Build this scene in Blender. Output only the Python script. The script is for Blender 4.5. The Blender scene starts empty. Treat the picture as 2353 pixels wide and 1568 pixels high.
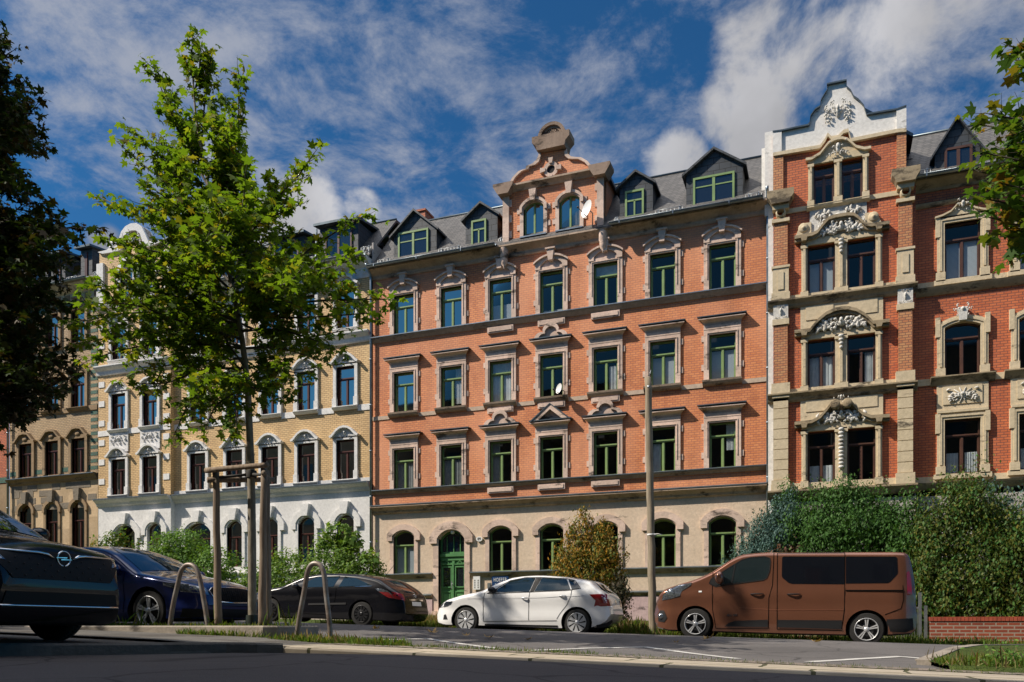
import bpy, bmesh, math, random
import numpy as np
from mathutils import Vector, Matrix
from mathutils.geometry import delaunay_2d_cdt
R = math.radians
random.seed(7)
scene = bpy.context.scene
COL = scene.collection
# ---------------------------------------------------------------- camera
SN, CN = 0.3557, 0.9346            # the view axis is turned 20.8 degrees to the left of the facades' normal
CX, HZ, FP = 1176.5, 1438.0, 1902.0
cam = bpy.data.objects.new("camera", bpy.data.cameras.new("camera"))
COL.objects.link(cam); scene.camera = cam
cam.data.sensor_width = 36.0; cam.data.lens = 36.0 * FP / 2353.0
cam.data.shift_y = (HZ - 784.0) / 2353.0
cam.data.clip_start = 0.1; cam.data.clip_end = 3000
cam.location = (0, 0, 0); cam.rotation_euler = (R(90), 0, math.atan2(SN, CN))
def at(x, y, Y):
    "the point at depth Y (distance from the street line) seen at reading (x, y) of the photograph"
    r = (x - CX) / FP
    t = Y / (CN + r * SN)
    return Vector((t * (-SN + r * CN), Y, (HZ - y) / FP * t))
def fx(x, Y=31.0): return at(x, 0, Y).x
def fz(x, y, Y=31.0): return at(x, y, Y).z
def zg(X, Y=10.0):
    "height of the ground: the street falls to the right, the front gardens rise to the houses"
    z = -0.40 - 0.03 * X
    if 9.0 < Y < 20.0: z += 0.15 * math.sin(math.pi * (Y - 9.0) / 11.0) ** 2
    if Y > 21.5: z += (min(Y, 31.0) - 21.5) * 0.055
    return z
def gnd(x, y, off=0.0):
    "the point of the street surface seen at a reading of the photograph"
    d = at(x, y, 1.0); Y = 3.0
    while Y < 40:
        p = d * Y
        if p.z < zg(p.x, Y) + off: return Vector((p.x, Y, zg(p.x, Y) + off))
        Y += .01
    return d * 20
# ---------------------------------------------------------------- world, sun, exposure
SUN_TO = Vector((-1.65, -1.0, 1.85)).normalized()
w = bpy.data.worlds.new("World"); scene.world = w; w.use_nodes = True
nt = w.node_tree; N = nt.nodes; L = nt.links
for n in list(N): N.remove(n)
def nd(t, **k):
    n = N.new(t)
    for a, b in k.items(): setattr(n, a, b)
    return n
def mth(op, a, b=None, clamp=False):
    n = nd('ShaderNodeMath', operation=op, use_clamp=clamp)
    for i, v in enumerate((a, b)):
        if v is None: continue
        if isinstance(v, (int, float)): n.inputs[i].default_value = v
        else: L.new(v, n.inputs[i])
    return n.outputs[0]
sky = nd('ShaderNodeTexSky', sky_type='NISHITA'); sky.sun_disc = False
sky.sun_elevation = math.asin(SUN_TO.z); sky.sun_rotation = math.atan2(SUN_TO.x, SUN_TO.y)
sky.altitude = 300; sky.air_density = 1.0; sky.dust_density = 0.3; sky.ozone_density = 2.2
tc = nd('ShaderNodeTexCoord')
sep = nd('ShaderNodeSeparateXYZ'); L.new(tc.outputs['Generated'], sep.inputs[0])
zz_ = mth('MAXIMUM', mth('ADD', sep.outputs[2], 0.12), 0.05)
cmb = nd('ShaderNodeCombineXYZ')
L.new(mth('DIVIDE', sep.outputs[0], zz_), cmb.inputs[0]); L.new(mth('DIVIDE', sep.outputs[1], zz_), cmb.inputs[1])
def wnoise(vec, scale, detail, rough, dist=0.0, w_=0.0):
    n = nd('ShaderNodeTexNoise'); n.noise_dimensions = '4D'; n.inputs['W'].default_value = w_
    n.inputs['Scale'].default_value = scale; n.inputs['Detail'].default_value = detail
    n.inputs['Roughness'].default_value = rough; n.inputs['Distortion'].default_value = dist
    L.new(vec, n.inputs['Vector']); return n.outputs[0]
def blob(x, y, r, wgt=1.0, soft=0.5):
    "1 inside a patch of the sky round a direction, fading to 0 over its rim"
    d = at(x, y, 100.0).normalized()
    n = nd('ShaderNodeVectorMath', operation='DISTANCE'); n.inputs[1].default_value = d
    L.new(tc.outputs['Generated'], n.inputs[0])
    m = nd('ShaderNodeMapRange'); m.interpolation_type = 'SMOOTHSTEP'
    L.new(n.outputs['Value'], m.inputs[0]); rr = r / 1902.0
    m.inputs[1].default_value = rr; m.inputs[2].default_value = rr * (1 - soft)
    m.inputs[3].default_value = 0; m.inputs[4].default_value = wgt
    return m.outputs[0]
def addup(l):
    s = l[0]
    for q in l[1:]: s = mth('MAXIMUM', s, q)
    return s
# thin broken high cloud
thin = addup([blob(560, 330, 560, 1.0, .8), blob(330, 120, 420, .9, .8), blob(780, 200, 520, .9, .8), blob(900, 480, 330, .8, .8),
              blob(1280, 300, 480, .82, .85), blob(1500, 150, 460, .72, .9), blob(2200, 200, 420, .8, .8), blob(1000, 60, 420, .8, .8)])
fine = wnoise(cmb.outputs[0], 7.0, 10, .68, .3, 1.3)
mid = wnoise(cmb.outputs[0], 1.5, 6, .55, .3, 4.0)
tn = mth('ADD', mth('MULTIPLY', fine, .80), mth('MULTIPLY', mid, .36))
m1 = nd('ShaderNodeMapRange'); m1.interpolation_type = 'SMOOTHSTEP'
L.new(mth('ADD', tn, mth('MULTIPLY', thin, .27)), m1.inputs[0]); m1.inputs[1].default_value = .70; m1.inputs[2].default_value = .97
thinm = mth('MULTIPLY', m1.outputs[0], .80)
zen = nd('ShaderNodeVectorMath', operation='DISTANCE'); zen.inputs[1].default_value = Vector((0, -.12, 1)).normalized(); L.new(tc.outputs['Generated'], zen.inputs[0])
zm = nd('ShaderNodeMapRange'); zm.interpolation_type = 'SMOOTHSTEP'; L.new(zen.outputs['Value'], zm.inputs[0]); zm.inputs[1].default_value = .82; zm.inputs[2].default_value = .5  # added cloud overhead, out of view, to lift the light in the shadows
# dense cumulus, led by the unseen overhead cloud added for fill light
thick = addup([mth('MULTIPLY', zm.outputs[0], 1.25), blob(1900, 190, 300, .92, .8), blob(1820, 60, 250, .78, .8), blob(2050, 60, 300, .70, .85), blob(1780, 310, 190, .98, .7), blob(1560, 385, 110, .85, .7),
               blob(2280, 60, 190, .55, .8), blob(1700, 250, 150, .75, .8), blob(240, 570, 70, .8, .7), blob(700, 510, 170, .95, .7), blob(830, 475, 75, .85, .7), blob(560, 560, 150, .8, .7), blob(2160, 250, 200, .5, .8),
               blob(-900, 300, 700, .8, .8)])
puff = wnoise(tc.outputs['Generated'], 8.5, 10, .60, .35, 2.0)
m2 = nd('ShaderNodeMapRange'); m2.interpolation_type = 'SMOOTHSTEP'
L.new(mth('ADD', puff, mth('MULTIPLY', thick, .34)), m2.inputs[0]); m2.inputs[1].default_value = .665; m2.inputs[2].default_value = .86
shade = wnoise(tc.outputs['Generated'], 5.0, 5, .5, .2, 9.0)
m3 = nd('ShaderNodeMapRange'); L.new(shade, m3.inputs[0]); m3.inputs[1].default_value = .35; m3.inputs[2].default_value = .65
m3.inputs[3].default_value = 2.5; m3.inputs[4].default_value = 5.6
def vcol(c):
    n = nd('ShaderNodeCombineXYZ')
    for i in range(3): n.inputs[i].default_value = c[i]
    return n.outputs[0]
def vscale(v, s):
    n = nd('ShaderNodeVectorMath', operation='SCALE'); L.new(v, n.inputs[0])
    if isinstance(s, (int, float)): n.inputs['Scale'].default_value = s
    else: L.new(s, n.inputs['Scale'])
    return n.outputs[0]
tint = nd('ShaderNodeVectorMath', operation='MULTIPLY'); tint.inputs[1].default_value = (0.20, 0.58, 0.84)
L.new(sky.outputs[0], tint.inputs[0])
def mixc(f, a, b):
    n = nd('ShaderNodeMix', data_type='RGBA'); L.new(f, n.inputs[0]); L.new(a, n.inputs[6]); L.new(b, n.inputs[7]); return n.outputs[2]
c1 = mixc(thinm, tint.outputs[0], vcol((3.9, 4.1, 4.7)))
c2 = mixc(m2.outputs[0], c1, vscale(vcol((1.0, 1.0, 1.05)), mth('MULTIPLY', m3.outputs[0], mth('ADD', mth('MULTIPLY', zm.outputs[0], 2.2), 1.0))))
bg = nd('ShaderNodeBackground'); bg.inputs[1].default_value = 0.075
L.new(c2, bg.inputs[0])
wo = nd('ShaderNodeOutputWorld'); L.new(bg.outputs[0], wo.inputs[0])
sun = bpy.data.objects.new("sun", bpy.data.lights.new("sun", 'SUN')); COL.objects.link(sun)
sun.data.energy = 4.6; sun.data.angle = R(0.5); sun.data.color = (1.0, 0.90, 0.77)
sun.rotation_euler = SUN_TO.to_track_quat('Z', 'Y').to_euler(); sun.location = (-30, -20, 40)
scene.view_settings.view_transform = 'Standard'; scene.view_settings.look = 'None'
scene.view_settings.exposure = 0.52; scene.view_settings.gamma = 1.0
scene.cycles.max_bounces = 6; scene.cycles.transparent_max_bounces = 12
scene.cycles.caustics_reflective = False; scene.cycles.caustics_refractive = False
# ---------------------------------------------------------------- materials
MATS = {}
class MT:
    def __init__(s, name):
        m = bpy.data.materials.new(name); m.use_nodes = True; s.m = m; s.t = m.node_tree
        s.N = s.t.nodes; s.b = s.N['Principled BSDF']; s.out = s.N['Material Output']; MATS[name] = m
        s.tc = None
    def n(s, t, **k):
        n = s.N.new(t)
        for a, b in k.items(): setattr(n, a, b)
        return n
    def l(s, a, b): s.t.links.new(a, b)
    def co(s, swap=False):
        if s.tc is None: s.tc = s.n('ShaderNodeTexCoord')
        if not swap: return s.tc.outputs['Object']
        g = s.n('ShaderNodeSeparateXYZ'); s.l(s.tc.outputs['Object'], g.inputs[0])
        c = s.n('ShaderNodeCombineXYZ'); ad = s.n('ShaderNodeMath', operation='ADD')
        s.l(g.outputs[0], ad.inputs[0]); s.l(g.outputs[1], ad.inputs[1])
        s.l(ad.outputs[0], c.inputs[0]); s.l(g.outputs[2], c.inputs[1]); return c.outputs[0]
    def noise(s, scale, detail=4, rough=.55, vec=None, stretch=None):
        v = vec or s.co()
        if stretch:
            mp = s.n('ShaderNodeMapping'); mp.inputs['Scale'].default_value = stretch; s.l(v, mp.inputs[0]); v = mp.outputs[0]
        n = s.n('ShaderNodeTexNoise'); n.inputs['Scale'].default_value = scale; n.inputs['Detail'].default_value = detail
        n.inputs['Roughness'].default_value = rough; s.l(v, n.inputs['Vector']); return n.outputs[0]
    def ramp(s, f, stops):
        r = s.n('ShaderNodeValToRGB'); e = r.color_ramp.elements
        while len(e) < len(stops): e.new(0.5)
        for q, (p, c) in zip(e, stops): q.position = p; q.color = (*c, 1) if len(c) == 3 else c
        s.l(f, r.inputs[0]); return r.outputs[0]
    def mix(s, f, a, b, mode='MIX'):
        n = s.n('ShaderNodeMix', data_type='RGBA', blend_type=mode)
        if isinstance(f, (int, float)): n.inputs[0].default_value = f
        else: s.l(f, n.inputs[0])
        for i, v in ((6, a), (7, b)):
            if isinstance(v, tuple): n.inputs[i].default_value = (*v, 1)
            else: s.l(v, n.inputs[i])
        return n.outputs[2]
    def bump(s, h, strength=.3, dist=.02):
        b = s.n('ShaderNodeBump'); b.inputs['Strength'].default_value = strength; b.inputs['Distance'].default_value = dist
        s.l(h, b.inputs['Height']); s.l(b.outputs[0], s.b.inputs['Normal'])
    def set(s, col=None, rough=.8, metal=0, spec=.5, coat=0):
        if col is not None:
            if isinstance(col, tuple): s.b.inputs['Base Color'].default_value = (*col, 1)
            else: s.l(col, s.b.inputs['Base Color'])
        s.b.inputs['Roughness'].default_value = rough; s.b.inputs['Metallic'].default_value = metal
        s.b.inputs['Specular IOR Level'].default_value = spec; s.b.inputs['Coat Weight'].default_value = coat
        s.b.inputs['Coat Roughness'].default_value = .03
        return s.m
BW = ((0, 0, 0), (1, 1, 1))
def weathered(name, a, b, rough=.85, scale=1.6, bump=.25, soot=0.0, sootcol=(.035, .028, .022), block=None, streak=True):
    m = MT(name)
    f = m.noise(scale, 6, .65)
    col = m.mix(f if True else .5, a, b)
    col = m.ramp(f, [(.3, a), (.7, b)])
    if block:
        v = m.n('ShaderNodeTexVoronoi', feature='F1', distance='CHEBYCHEV'); v.inputs['Scale'].default_value = block; v.inputs['Randomness'].default_value = .6
        m.l(m.co(), v.inputs['Vector'])
        bw = m.n('ShaderNodeSeparateColor'); m.l(v.outputs['Color'], bw.inputs[0])
        col = m.mix(m.ramp(bw.outputs[0], [(.25, (0, 0, 0)), (.8, (.75, .75, .75))]), col, tuple(min(1, x * 1.45 + .04) for x in a))
    g = m.noise(9, 5, .7)
    col = m.mix(.55, col, m.ramp(g, [(.3, (.55, .55, .55)), (.65, (1, 1, 1))]), 'MULTIPLY')
    if soot:
        s = m.noise(.9, 7, .72, stretch=(1, 1, 2.6))
        lo = .62 - soot * .2
        col = m.mix(m.ramp(s, [(lo, (0, 0, 0)), (lo + .09, (.85, .85, .85))]), col, sootcol)
    m.bump(m.noise(22, 4, .6), bump, .02)
    return m.set(col, rough, spec=.25)
def bricks(name, c1, c2, mortar, w=.235, h=.089, sz=.010, big=None, bump=.5):
    m = MT(name)
    t = m.n('ShaderNodeTexBrick'); t.offset = .5
    t.inputs['Scale'].default_value = 1; t.inputs['Brick Width'].default_value = w; t.inputs['Row Height'].default_value = h
    t.inputs['Mortar Size'].default_value = sz; t.inputs['Mortar Smooth'].default_value = .1; t.inputs['Bias'].default_value = 0
    t.inputs['Color1'].default_value = (*c1, 1); t.inputs['Color2'].default_value = (*c2, 1); t.inputs['Mortar'].default_value = (*mortar, 1)
    m.l(m.co(True), t.inputs['Vector'])
    f = m.noise(.55, 5, .6)
    col = m.mix(.85, t.outputs['Color'], m.ramp(f, [(.3, (.70, .68, .68)), (.7, (1.0, 1.0, 1.0))]), 'MULTIPLY')
    st = m.noise(1.1, 5, .65, stretch=(1.6, 1.6, .22)); col = m.mix(.5, col, m.ramp(st, [(.32, (.68, .64, .62)), (.5, (1, 1, 1))]), 'MULTIPLY')
    if big: col = m.mix(m.ramp(m.noise(.35, 3, .5, stretch=(1, 1, .5)), [(.42, (0, 0, 0)), (.62, (.45, .45, .45))]), col, big)
    inv = m.n('ShaderNodeMath', operation='SUBTRACT'); inv.inputs[0].default_value = 1; m.l(t.outputs['Fac'], inv.inputs[1])
    m.bump(inv.outputs[0], bump, .008)
    return m.set(col, .62, spec=.35)
M_BRICK = bricks("orange_brick", (.80, .315, .118), (.66, .23, .082), (.44, .15, .095), w=.20, h=.085, big=(.78, .38, .22))
M_BRICKR = bricks("red_brick", (.64, .185, .070), (.51, .130, .05), (.20, .075, .055), w=.21, h=.085)
M_BRICKY = bricks("yellow_brick", (.80, .56, .27), (.68, .46, .21), (.36, .23, .12), w=.21, h=.085)
M_BRICKO = bricks("ochre_brick", (.56, .40, .22), (.47, .33, .17), (.20, .14, .09), w=.21, h=.085)
M_BRICKT = bricks("teal_glazed_brick", (.05, .17, .12), (.04, .13, .09), (.08, .08, .06), w=.21, h=.085)
M_BRICKW = bricks("garden_wall_brick", (.33, .075, .035), (.24, .055, .03), (.34, .27, .21), w=.25, h=.083, sz=.014)
M_BRICKP = bricks("pilaster_brick", (.60, .30, .13), (.52, .20, .085), (.20, .10, .07), w=.19, h=.085)
M_STONE = weathered("pink_sandstone", (.52, .385, .31), (.64, .50, .41), soot=.25, block=1.3)
M_CORN = weathered("stained_sandstone", (.34, .25, .18), (.50, .38, .28), soot=.38, block=.9)
M_CORND = weathered("dark_sooty_sandstone", (.21, .145, .105), (.34, .245, .18), soot=.4, block=1.2)
M_CREAM = weathered("cream_sandstone", (.57, .47, .31), (.66, .55, .38), soot=.12)
M_OLIVE = weathered("brown_sandstone", (.27, .185, .105), (.36, .255, .15), soot=.2)
M_CORNO = weathered("ochre_cornice_stone", (.27, .21, .13), (.40, .32, .21), soot=.55)
M_GREYST = weathered("grey_roughcast_stone", (.20, .17, .13), (.26, .22, .17), soot=.1, bump=.8)
M_WHITE = weathered("white_render", (.74, .73, .71), (.80, .79, .77), bump=.08, soot=.0)
M_WHITEW = weathered("cream_white_render", (.72, .70, .66), (.80, .78, .74), bump=.08, soot=.05)
M_RELIEF = weathered("white_stucco", (.70, .69, .67), (.80, .79, .77), bump=.4)
M_RELC = weathered("old_white_stucco", (.58, .56, .51), (.70, .68, .63), bump=.5, soot=.25, sootcol=(.25, .22, .18))
M_PLAST = weathered("beige_roughcast", (.64, .50, .37), (.72, .58, .44), bump=.5, soot=.03)
M_PINK = weathered("pink_render", (.50, .36, .36), (.58, .43, .42), bump=.2, soot=.15)
M_SIDE = weathered("grey_render", (.42, .39, .36), (.52, .48, .45), bump=.2, soot=.15)
def plain(name, col, rough=.5, metal=0, spec=.5, coat=0, nz=None, bump=0):
    m = MT(name); c = col
    if nz:
        f = m.noise(nz[0], 5, .6); c = m.ramp(f, [(.3, tuple(x * nz[1] for x in col)), (.7, tuple(min(1, x * nz[2]) for x in col))])
        if bump: m.bump(f, bump, .01)
    return m.set(c, rough, metal, spec, coat)
M_GREEN = plain("green_window_paint", (.21, .31, .115), .42, nz=(3, .85, 1.12))
M_DOORG = plain("green_door_paint", (.085, .225, .085), .4, nz=(3, .85, 1.15))
M_BROWN = plain("brown_window_paint", (.075, .022, .014), .4, nz=(3, .8, 1.2))
M_BROWN2 = plain("dark_oak_paint", (.085, .040, .026), .4, nz=(3, .8, 1.2))
M_ZINC = plain("zinc_sheet", (.23, .27, .30), .38, .75, nz=(2.5, .7, 1.3))
M_ZINCD = plain("dark_zinc", (.09, .115, .13), .4, .6, nz=(2.5, .7, 1.3))
M_STEEL = plain("galvanised_steel", (.33, .35, .36), .4, .8, nz=(8, .7, 1.2))
M_DARK = plain("dark_room", (.012, .012, .014), .9)
M_CURT = plain("curtain_cloth", (.78, .77, .75), .9, nz=(6, .8, 1.1))
M_CURTG = plain("grey_curtain_cloth", (.40, .39, .37), .9, nz=(6, .8, 1.1))
def slate(name, w, h, a, b, mort, tilt=0):
    m = MT(name); t = m.n('ShaderNodeTexBrick'); t.offset = .5
    mp = m.n('ShaderNodeMapping'); mp.inputs['Rotation'].default_value = (0, 0, tilt); m.l(m.co(True), mp.inputs[0]); m.l(mp.outputs[0], t.inputs['Vector'])
    t.inputs['Scale'].default_value = 1; t.inputs['Brick Width'].default_value = w; t.inputs['Row Height'].default_value = h
    t.inputs['Mortar Size'].default_value = .012; t.inputs['Mortar Smooth'].default_value = .3
    t.inputs['Color1'].default_value = (*a, 1); t.inputs['Color2'].default_value = (*b, 1); t.inputs['Mortar'].default_value = (*mort, 1)
    col = m.mix(.6, t.outputs['Color'], m.ramp(m.noise(1.2, 5), [(.3, (.6, .6, .6)), (.7, (1, 1, 1))]), 'MULTIPLY')
    inv = m.n('ShaderNodeMath', operation='SUBTRACT'); inv.inputs[0].default_value = 1; m.l(t.outputs['Fac'], inv.inputs[1])
    m.bump(inv.outputs[0], .7, .015)
    return m.set(col, .55, spec=.4)
M_SLATE = slate("roof_slate", .22, .11, (.085, .082, .08), (.135, .128, .122), (.035, .035, .035), .05)
M_SLATED = slate("dormer_slate", .42, .24, (.045, .052, .060), (.062, .070, .080), (.010, .012, .014), .0)
# window glass: lets the room and curtains through and mirrors the sky
def glass(name, tint=(.78, .84, .87), ior=2.1, refl=.9):
    m = MT(name); N_ = m.N
    tr = m.n('ShaderNodeBsdfTransparent'); tr.inputs[0].default_value = (*tint, 1)
    gl = m.n('ShaderNodeBsdfGlossy'); gl.inputs['Roughness'].default_value = .03; gl.inputs[0].default_value = (refl, refl * .88, refl * .74, 1)
    fr = m.n('ShaderNodeFresnel'); fr.inputs[0].default_value = ior
    g2 = m.n('ShaderNodeNewGeometry')
    b = m.n('ShaderNodeBump'); b.inputs['Strength'].default_value = .05; b.inputs['Distance'].default_value = .02
    m.l(m.noise(1.3, 2, .4), b.inputs['Height']); m.l(b.outputs[0], gl.inputs['Normal'])
    mx = m.n('ShaderNodeMixShader'); m.l(fr.outputs[0], mx.inputs[0]); m.l(tr.outputs[0], mx.inputs[1]); m.l(gl.outputs[0], mx.inputs[2])
    m.l(mx.outputs[0], m.out.inputs[0]); N_.remove(m.b); return m.m
M_GLASS = glass("window_glass", ior=1.95, refl=.52)
def blindmat(name, c, step):
    m = MT(name); wv = m.n('ShaderNodeTexWave', bands_direction='Z'); wv.inputs['Scale'].default_value = 1 / step / 3.14159 * 1.57; m.l(m.co(), wv.inputs['Vector'])
    return m.set(m.ramp(wv.outputs[0], [(.15, tuple(x * .45 for x in c)), (.5, c)]), .7)
M_BLIND = blindmat("pleated_blind", (.66, .68, .70), .06)
# ---------------------------------------------------------------- building blocks
def tag(o, label=None, cat=None, group=None, kind=None):
    if label: o['label'] = label
    if cat: o['category'] = cat
    if group: o['group'] = group
    if kind: o['kind'] = kind
    return o
def empty(name, loc, label=None, cat=None, group=None, parent=None):
    o = bpy.data.objects.new(name, None); COL.objects.link(o); o.location = loc; o.empty_display_size = .3
    o['org'] = list(loc)
    if parent is not None: o.parent = parent; o.location = Vector(loc) - Vector(parent['org'])
    return tag(o, label, cat, group)
def link(name, me, parent=None, org=None):
    "links a mesh whose coordinates are world coordinates; its origin goes to the parent's base (or org)"
    o = bpy.data.objects.new(name, me); COL.objects.link(o)
    g = Vector(parent['org']) if parent is not None else Vector(org if org is not None else (0, 0, 0))
    me.transform(Matrix.Translation(-g))
    if parent is not None: o.parent = parent
    else: o.location = g
    o['org'] = list(g)
    return o
class MB:
    def __init__(s): s.v = []; s.f = []; s.m = []; s.k = 0; s.smooth = []
    def add(s, vs, fs, smooth=False):
        b = len(s.v); s.v += [tuple(p) for p in vs]
        for f in fs: s.f.append(tuple(b + i for i in f)); s.m.append(s.k); s.smooth.append(smooth)
    def box(s, x0, x1, y0, y1, z0, z1):
        s.add([(x0, y0, z0), (x1, y0, z0), (x1, y1, z0), (x0, y1, z0), (x0, y0, z1), (x1, y0, z1), (x1, y1, z1), (x0, y1, z1)],
              [(0, 1, 5, 4), (1, 2, 6, 5), (2, 3, 7, 6), (3, 0, 4, 7), (4, 5, 6, 7), (3, 2, 1, 0)])
    def prism(s, pts, y0, y1):
        "outline in (x, z) given thickness from y0 (front) to y1"
        n = len(pts)
        s.add([(x, y0, z) for x, z in pts] + [(x, y1, z) for x, z in pts],
              [tuple(range(n)), tuple(range(2 * n - 1, n - 1, -1))] + [(i, i + n, (i + 1) % n + n, (i + 1) % n) for i in range(n)])
    def ring(s, outer, inner, y0, y1, close=False):
        "band between two outlines of equal length"
        n = len(outer); rng = range(n if close else n - 1)
        vs = [(x, y0, z) for x, z in outer] + [(x, y0, z) for x, z in inner] + [(x, y1, z) for x, z in outer] + [(x, y1, z) for x, z in inner]
        fs = []
        for i in rng:
            j = (i + 1) % n
            fs += [(i, j, n + j, n + i), (2 * n + j, 2 * n + i, 3 * n + i, 3 * n + j), (j, i, 2 * n + i, 2 * n + j), (n + i, n + j, 3 * n + j, 3 * n + i)]
        if not close:
            fs += [(0, n, 3 * n, 2 * n), (2 * n - 1, n - 1, 3 * n - 1, 4 * n - 1)]
        s.add(vs, fs)
    def run(s, prof, x0, x1, Y):
        "moulding along the street: prof = (projection, height) from bottom to top, closed against the wall"
        pts = [(-.05 if False else 0, prof[0][1])] + list(prof) + [(0, prof[-1][1])]
        n = len(pts)
        s.add([(x0, Y - p, z) for p, z in pts] + [(x1, Y - p, z) for p, z in pts],
              [(i, i + 1, n + i + 1, n + i) for i in range(n - 1)] + [tuple(range(n - 1, -1, -1)), tuple(range(n, 2 * n)), (n - 1, 0, n, 2 * n - 1)])
    def tube(s, pts, r, n=8, cap=True):
        pts = [Vector(p) for p in pts]; rr = r if isinstance(r, (list, tuple)) else [r] * len(pts)
        rings = []; up = None
        for i, p in enumerate(pts):
            d = (pts[min(i + 1, len(pts) - 1)] - pts[max(i - 1, 0)]).normalized()
            if up is None: up = d.orthogonal().normalized()
            up = (up - d * up.dot(d)).normalized(); sd = d.cross(up)
            rings.append([p + (up * math.cos(a) + sd * math.sin(a)) * rr[i] for a in (2 * math.pi * k / n for k in range(n))])
        vs = [q for g in rings for q in g]; fs = []
        for i in range(len(pts) - 1):
            for k in range(n): fs.append((i * n + k, i * n + (k + 1) % n, (i + 1) * n + (k + 1) % n, (i + 1) * n + k))
        if cap: fs += [tuple(range(n - 1, -1, -1)), tuple(range((len(pts) - 1) * n, len(pts) * n))]
        s.add(vs, fs, True)
    def blob(s, c, rx, ry, rz, a=6, b=4):
        vs = []; fs = []
        for j in range(b + 1):
            t = math.pi * j / b
            for i in range(a):
                u = 2 * math.pi * i / a
                vs.append((c[0] + rx * math.sin(t) * math.cos(u), c[1] + ry * math.sin(t) * math.sin(u), c[2] + rz * math.cos(t)))
        for j in range(b):
            for i in range(a): fs.append((j * a + i, (j + 1) * a + i, (j + 1) * a + (i + 1) % a, j * a + (i + 1) % a))
        s.add(vs, fs, True)
    def lathe(s, prof, c, axis='Z', n=24):
        "prof = (radius, height) turned round an axis through c"
        vs = []; fs = []
        for r, h in prof:
            for i in range(n):
                a = 2 * math.pi * i / n; u, v = r * math.cos(a), r * math.sin(a)
                vs.append((c[0] + u, c[1] + v, c[2] + h) if axis == 'Z' else (c[0] + u, c[1] + h, c[2] + v))
        for j in range(len(prof) - 1):
            for i in range(n): fs.append((j * n + i, j * n + (i + 1) % n, (j + 1) * n + (i + 1) % n, (j + 1) * n + i))
        s.add(vs, fs, True)
    def build(s, name, mats, parent=None, org=None, fix=True):
        me = bpy.data.meshes.new(name); me.from_pydata(s.v, [], s.f)
        if not isinstance(mats, (list, tuple)): mats = [mats]
        for m in mats: me.materials.append(m)
        if len(mats) > 1: me.polygons.foreach_set('material_index', s.m)
        me.polygons.foreach_set('use_smooth', s.smooth)
        if fix:
            bm = bmesh.new(); bm.from_mesh(me); bmesh.ops.recalc_face_normals(bm, faces=bm.faces); bm.to_mesh(me); bm.free()
        me.update()
        return link(name, me, parent, org)
def outline(xc, z0, w, h, rise=0, n=10, grow=0, growb=0):
    "opening outline from bottom left over the head to bottom right; rise = height of a segmental arch"
    hw = w / 2 + grow; top = z0 + h + grow
    pts = [(xc - hw, z0 - growb)]
    if rise <= 0:
        for i in range(n + 1): pts.append((xc - hw + 2 * hw * i / n, top))
    else:
        rd = ((w / 2) ** 2 + rise ** 2) / (2 * rise) + grow; cz = z0 + h + grow - rd
        a = math.asin(min(1, hw / rd))
        for i in range(n + 1):
            t = -a + 2 * a * i / n; pts.append((xc + rd * math.sin(t), cz + rd * math.cos(t)))
    pts.append((xc + hw, z0 - growb)); return pts
def wall(parent, name, mat, x0, x1, z0, z1, Y, holes, depth=.22):
    mb = MB(); xs = sorted({x0, x1} | {h[i] for h in holes for i in (0, 1)}); zs = sorted({z0, z1} | {h[i] for h in holes for i in (2, 3)})
    def inh(x, z): return any(h[0] < x < h[1] and h[2] < z < h[3] for h in holes)
    for i in range(len(xs) - 1):
        for j in range(len(zs) - 1):
            a, b, c, d = xs[i], xs[i + 1], zs[j], zs[j + 1]
            if not inh((a + b) / 2, (c + d) / 2): mb.add([(a, Y, c), (b, Y, c), (b, Y, d), (a, Y, d)], [(0, 1, 2, 3)])
    for a, b, c, d in holes:
        mb.add([(a, Y, c), (b, Y, c), (b, Y, d), (a, Y, d), (a, Y + depth, c), (b, Y + depth, c), (b, Y + depth, d), (a, Y + depth, d)],
               [(0, 4, 5, 1), (1, 5, 6, 2), (2, 6, 7, 3), (3, 7, 4, 0)])
    return mb.build(name, mat, parent, fix=False)
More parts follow.
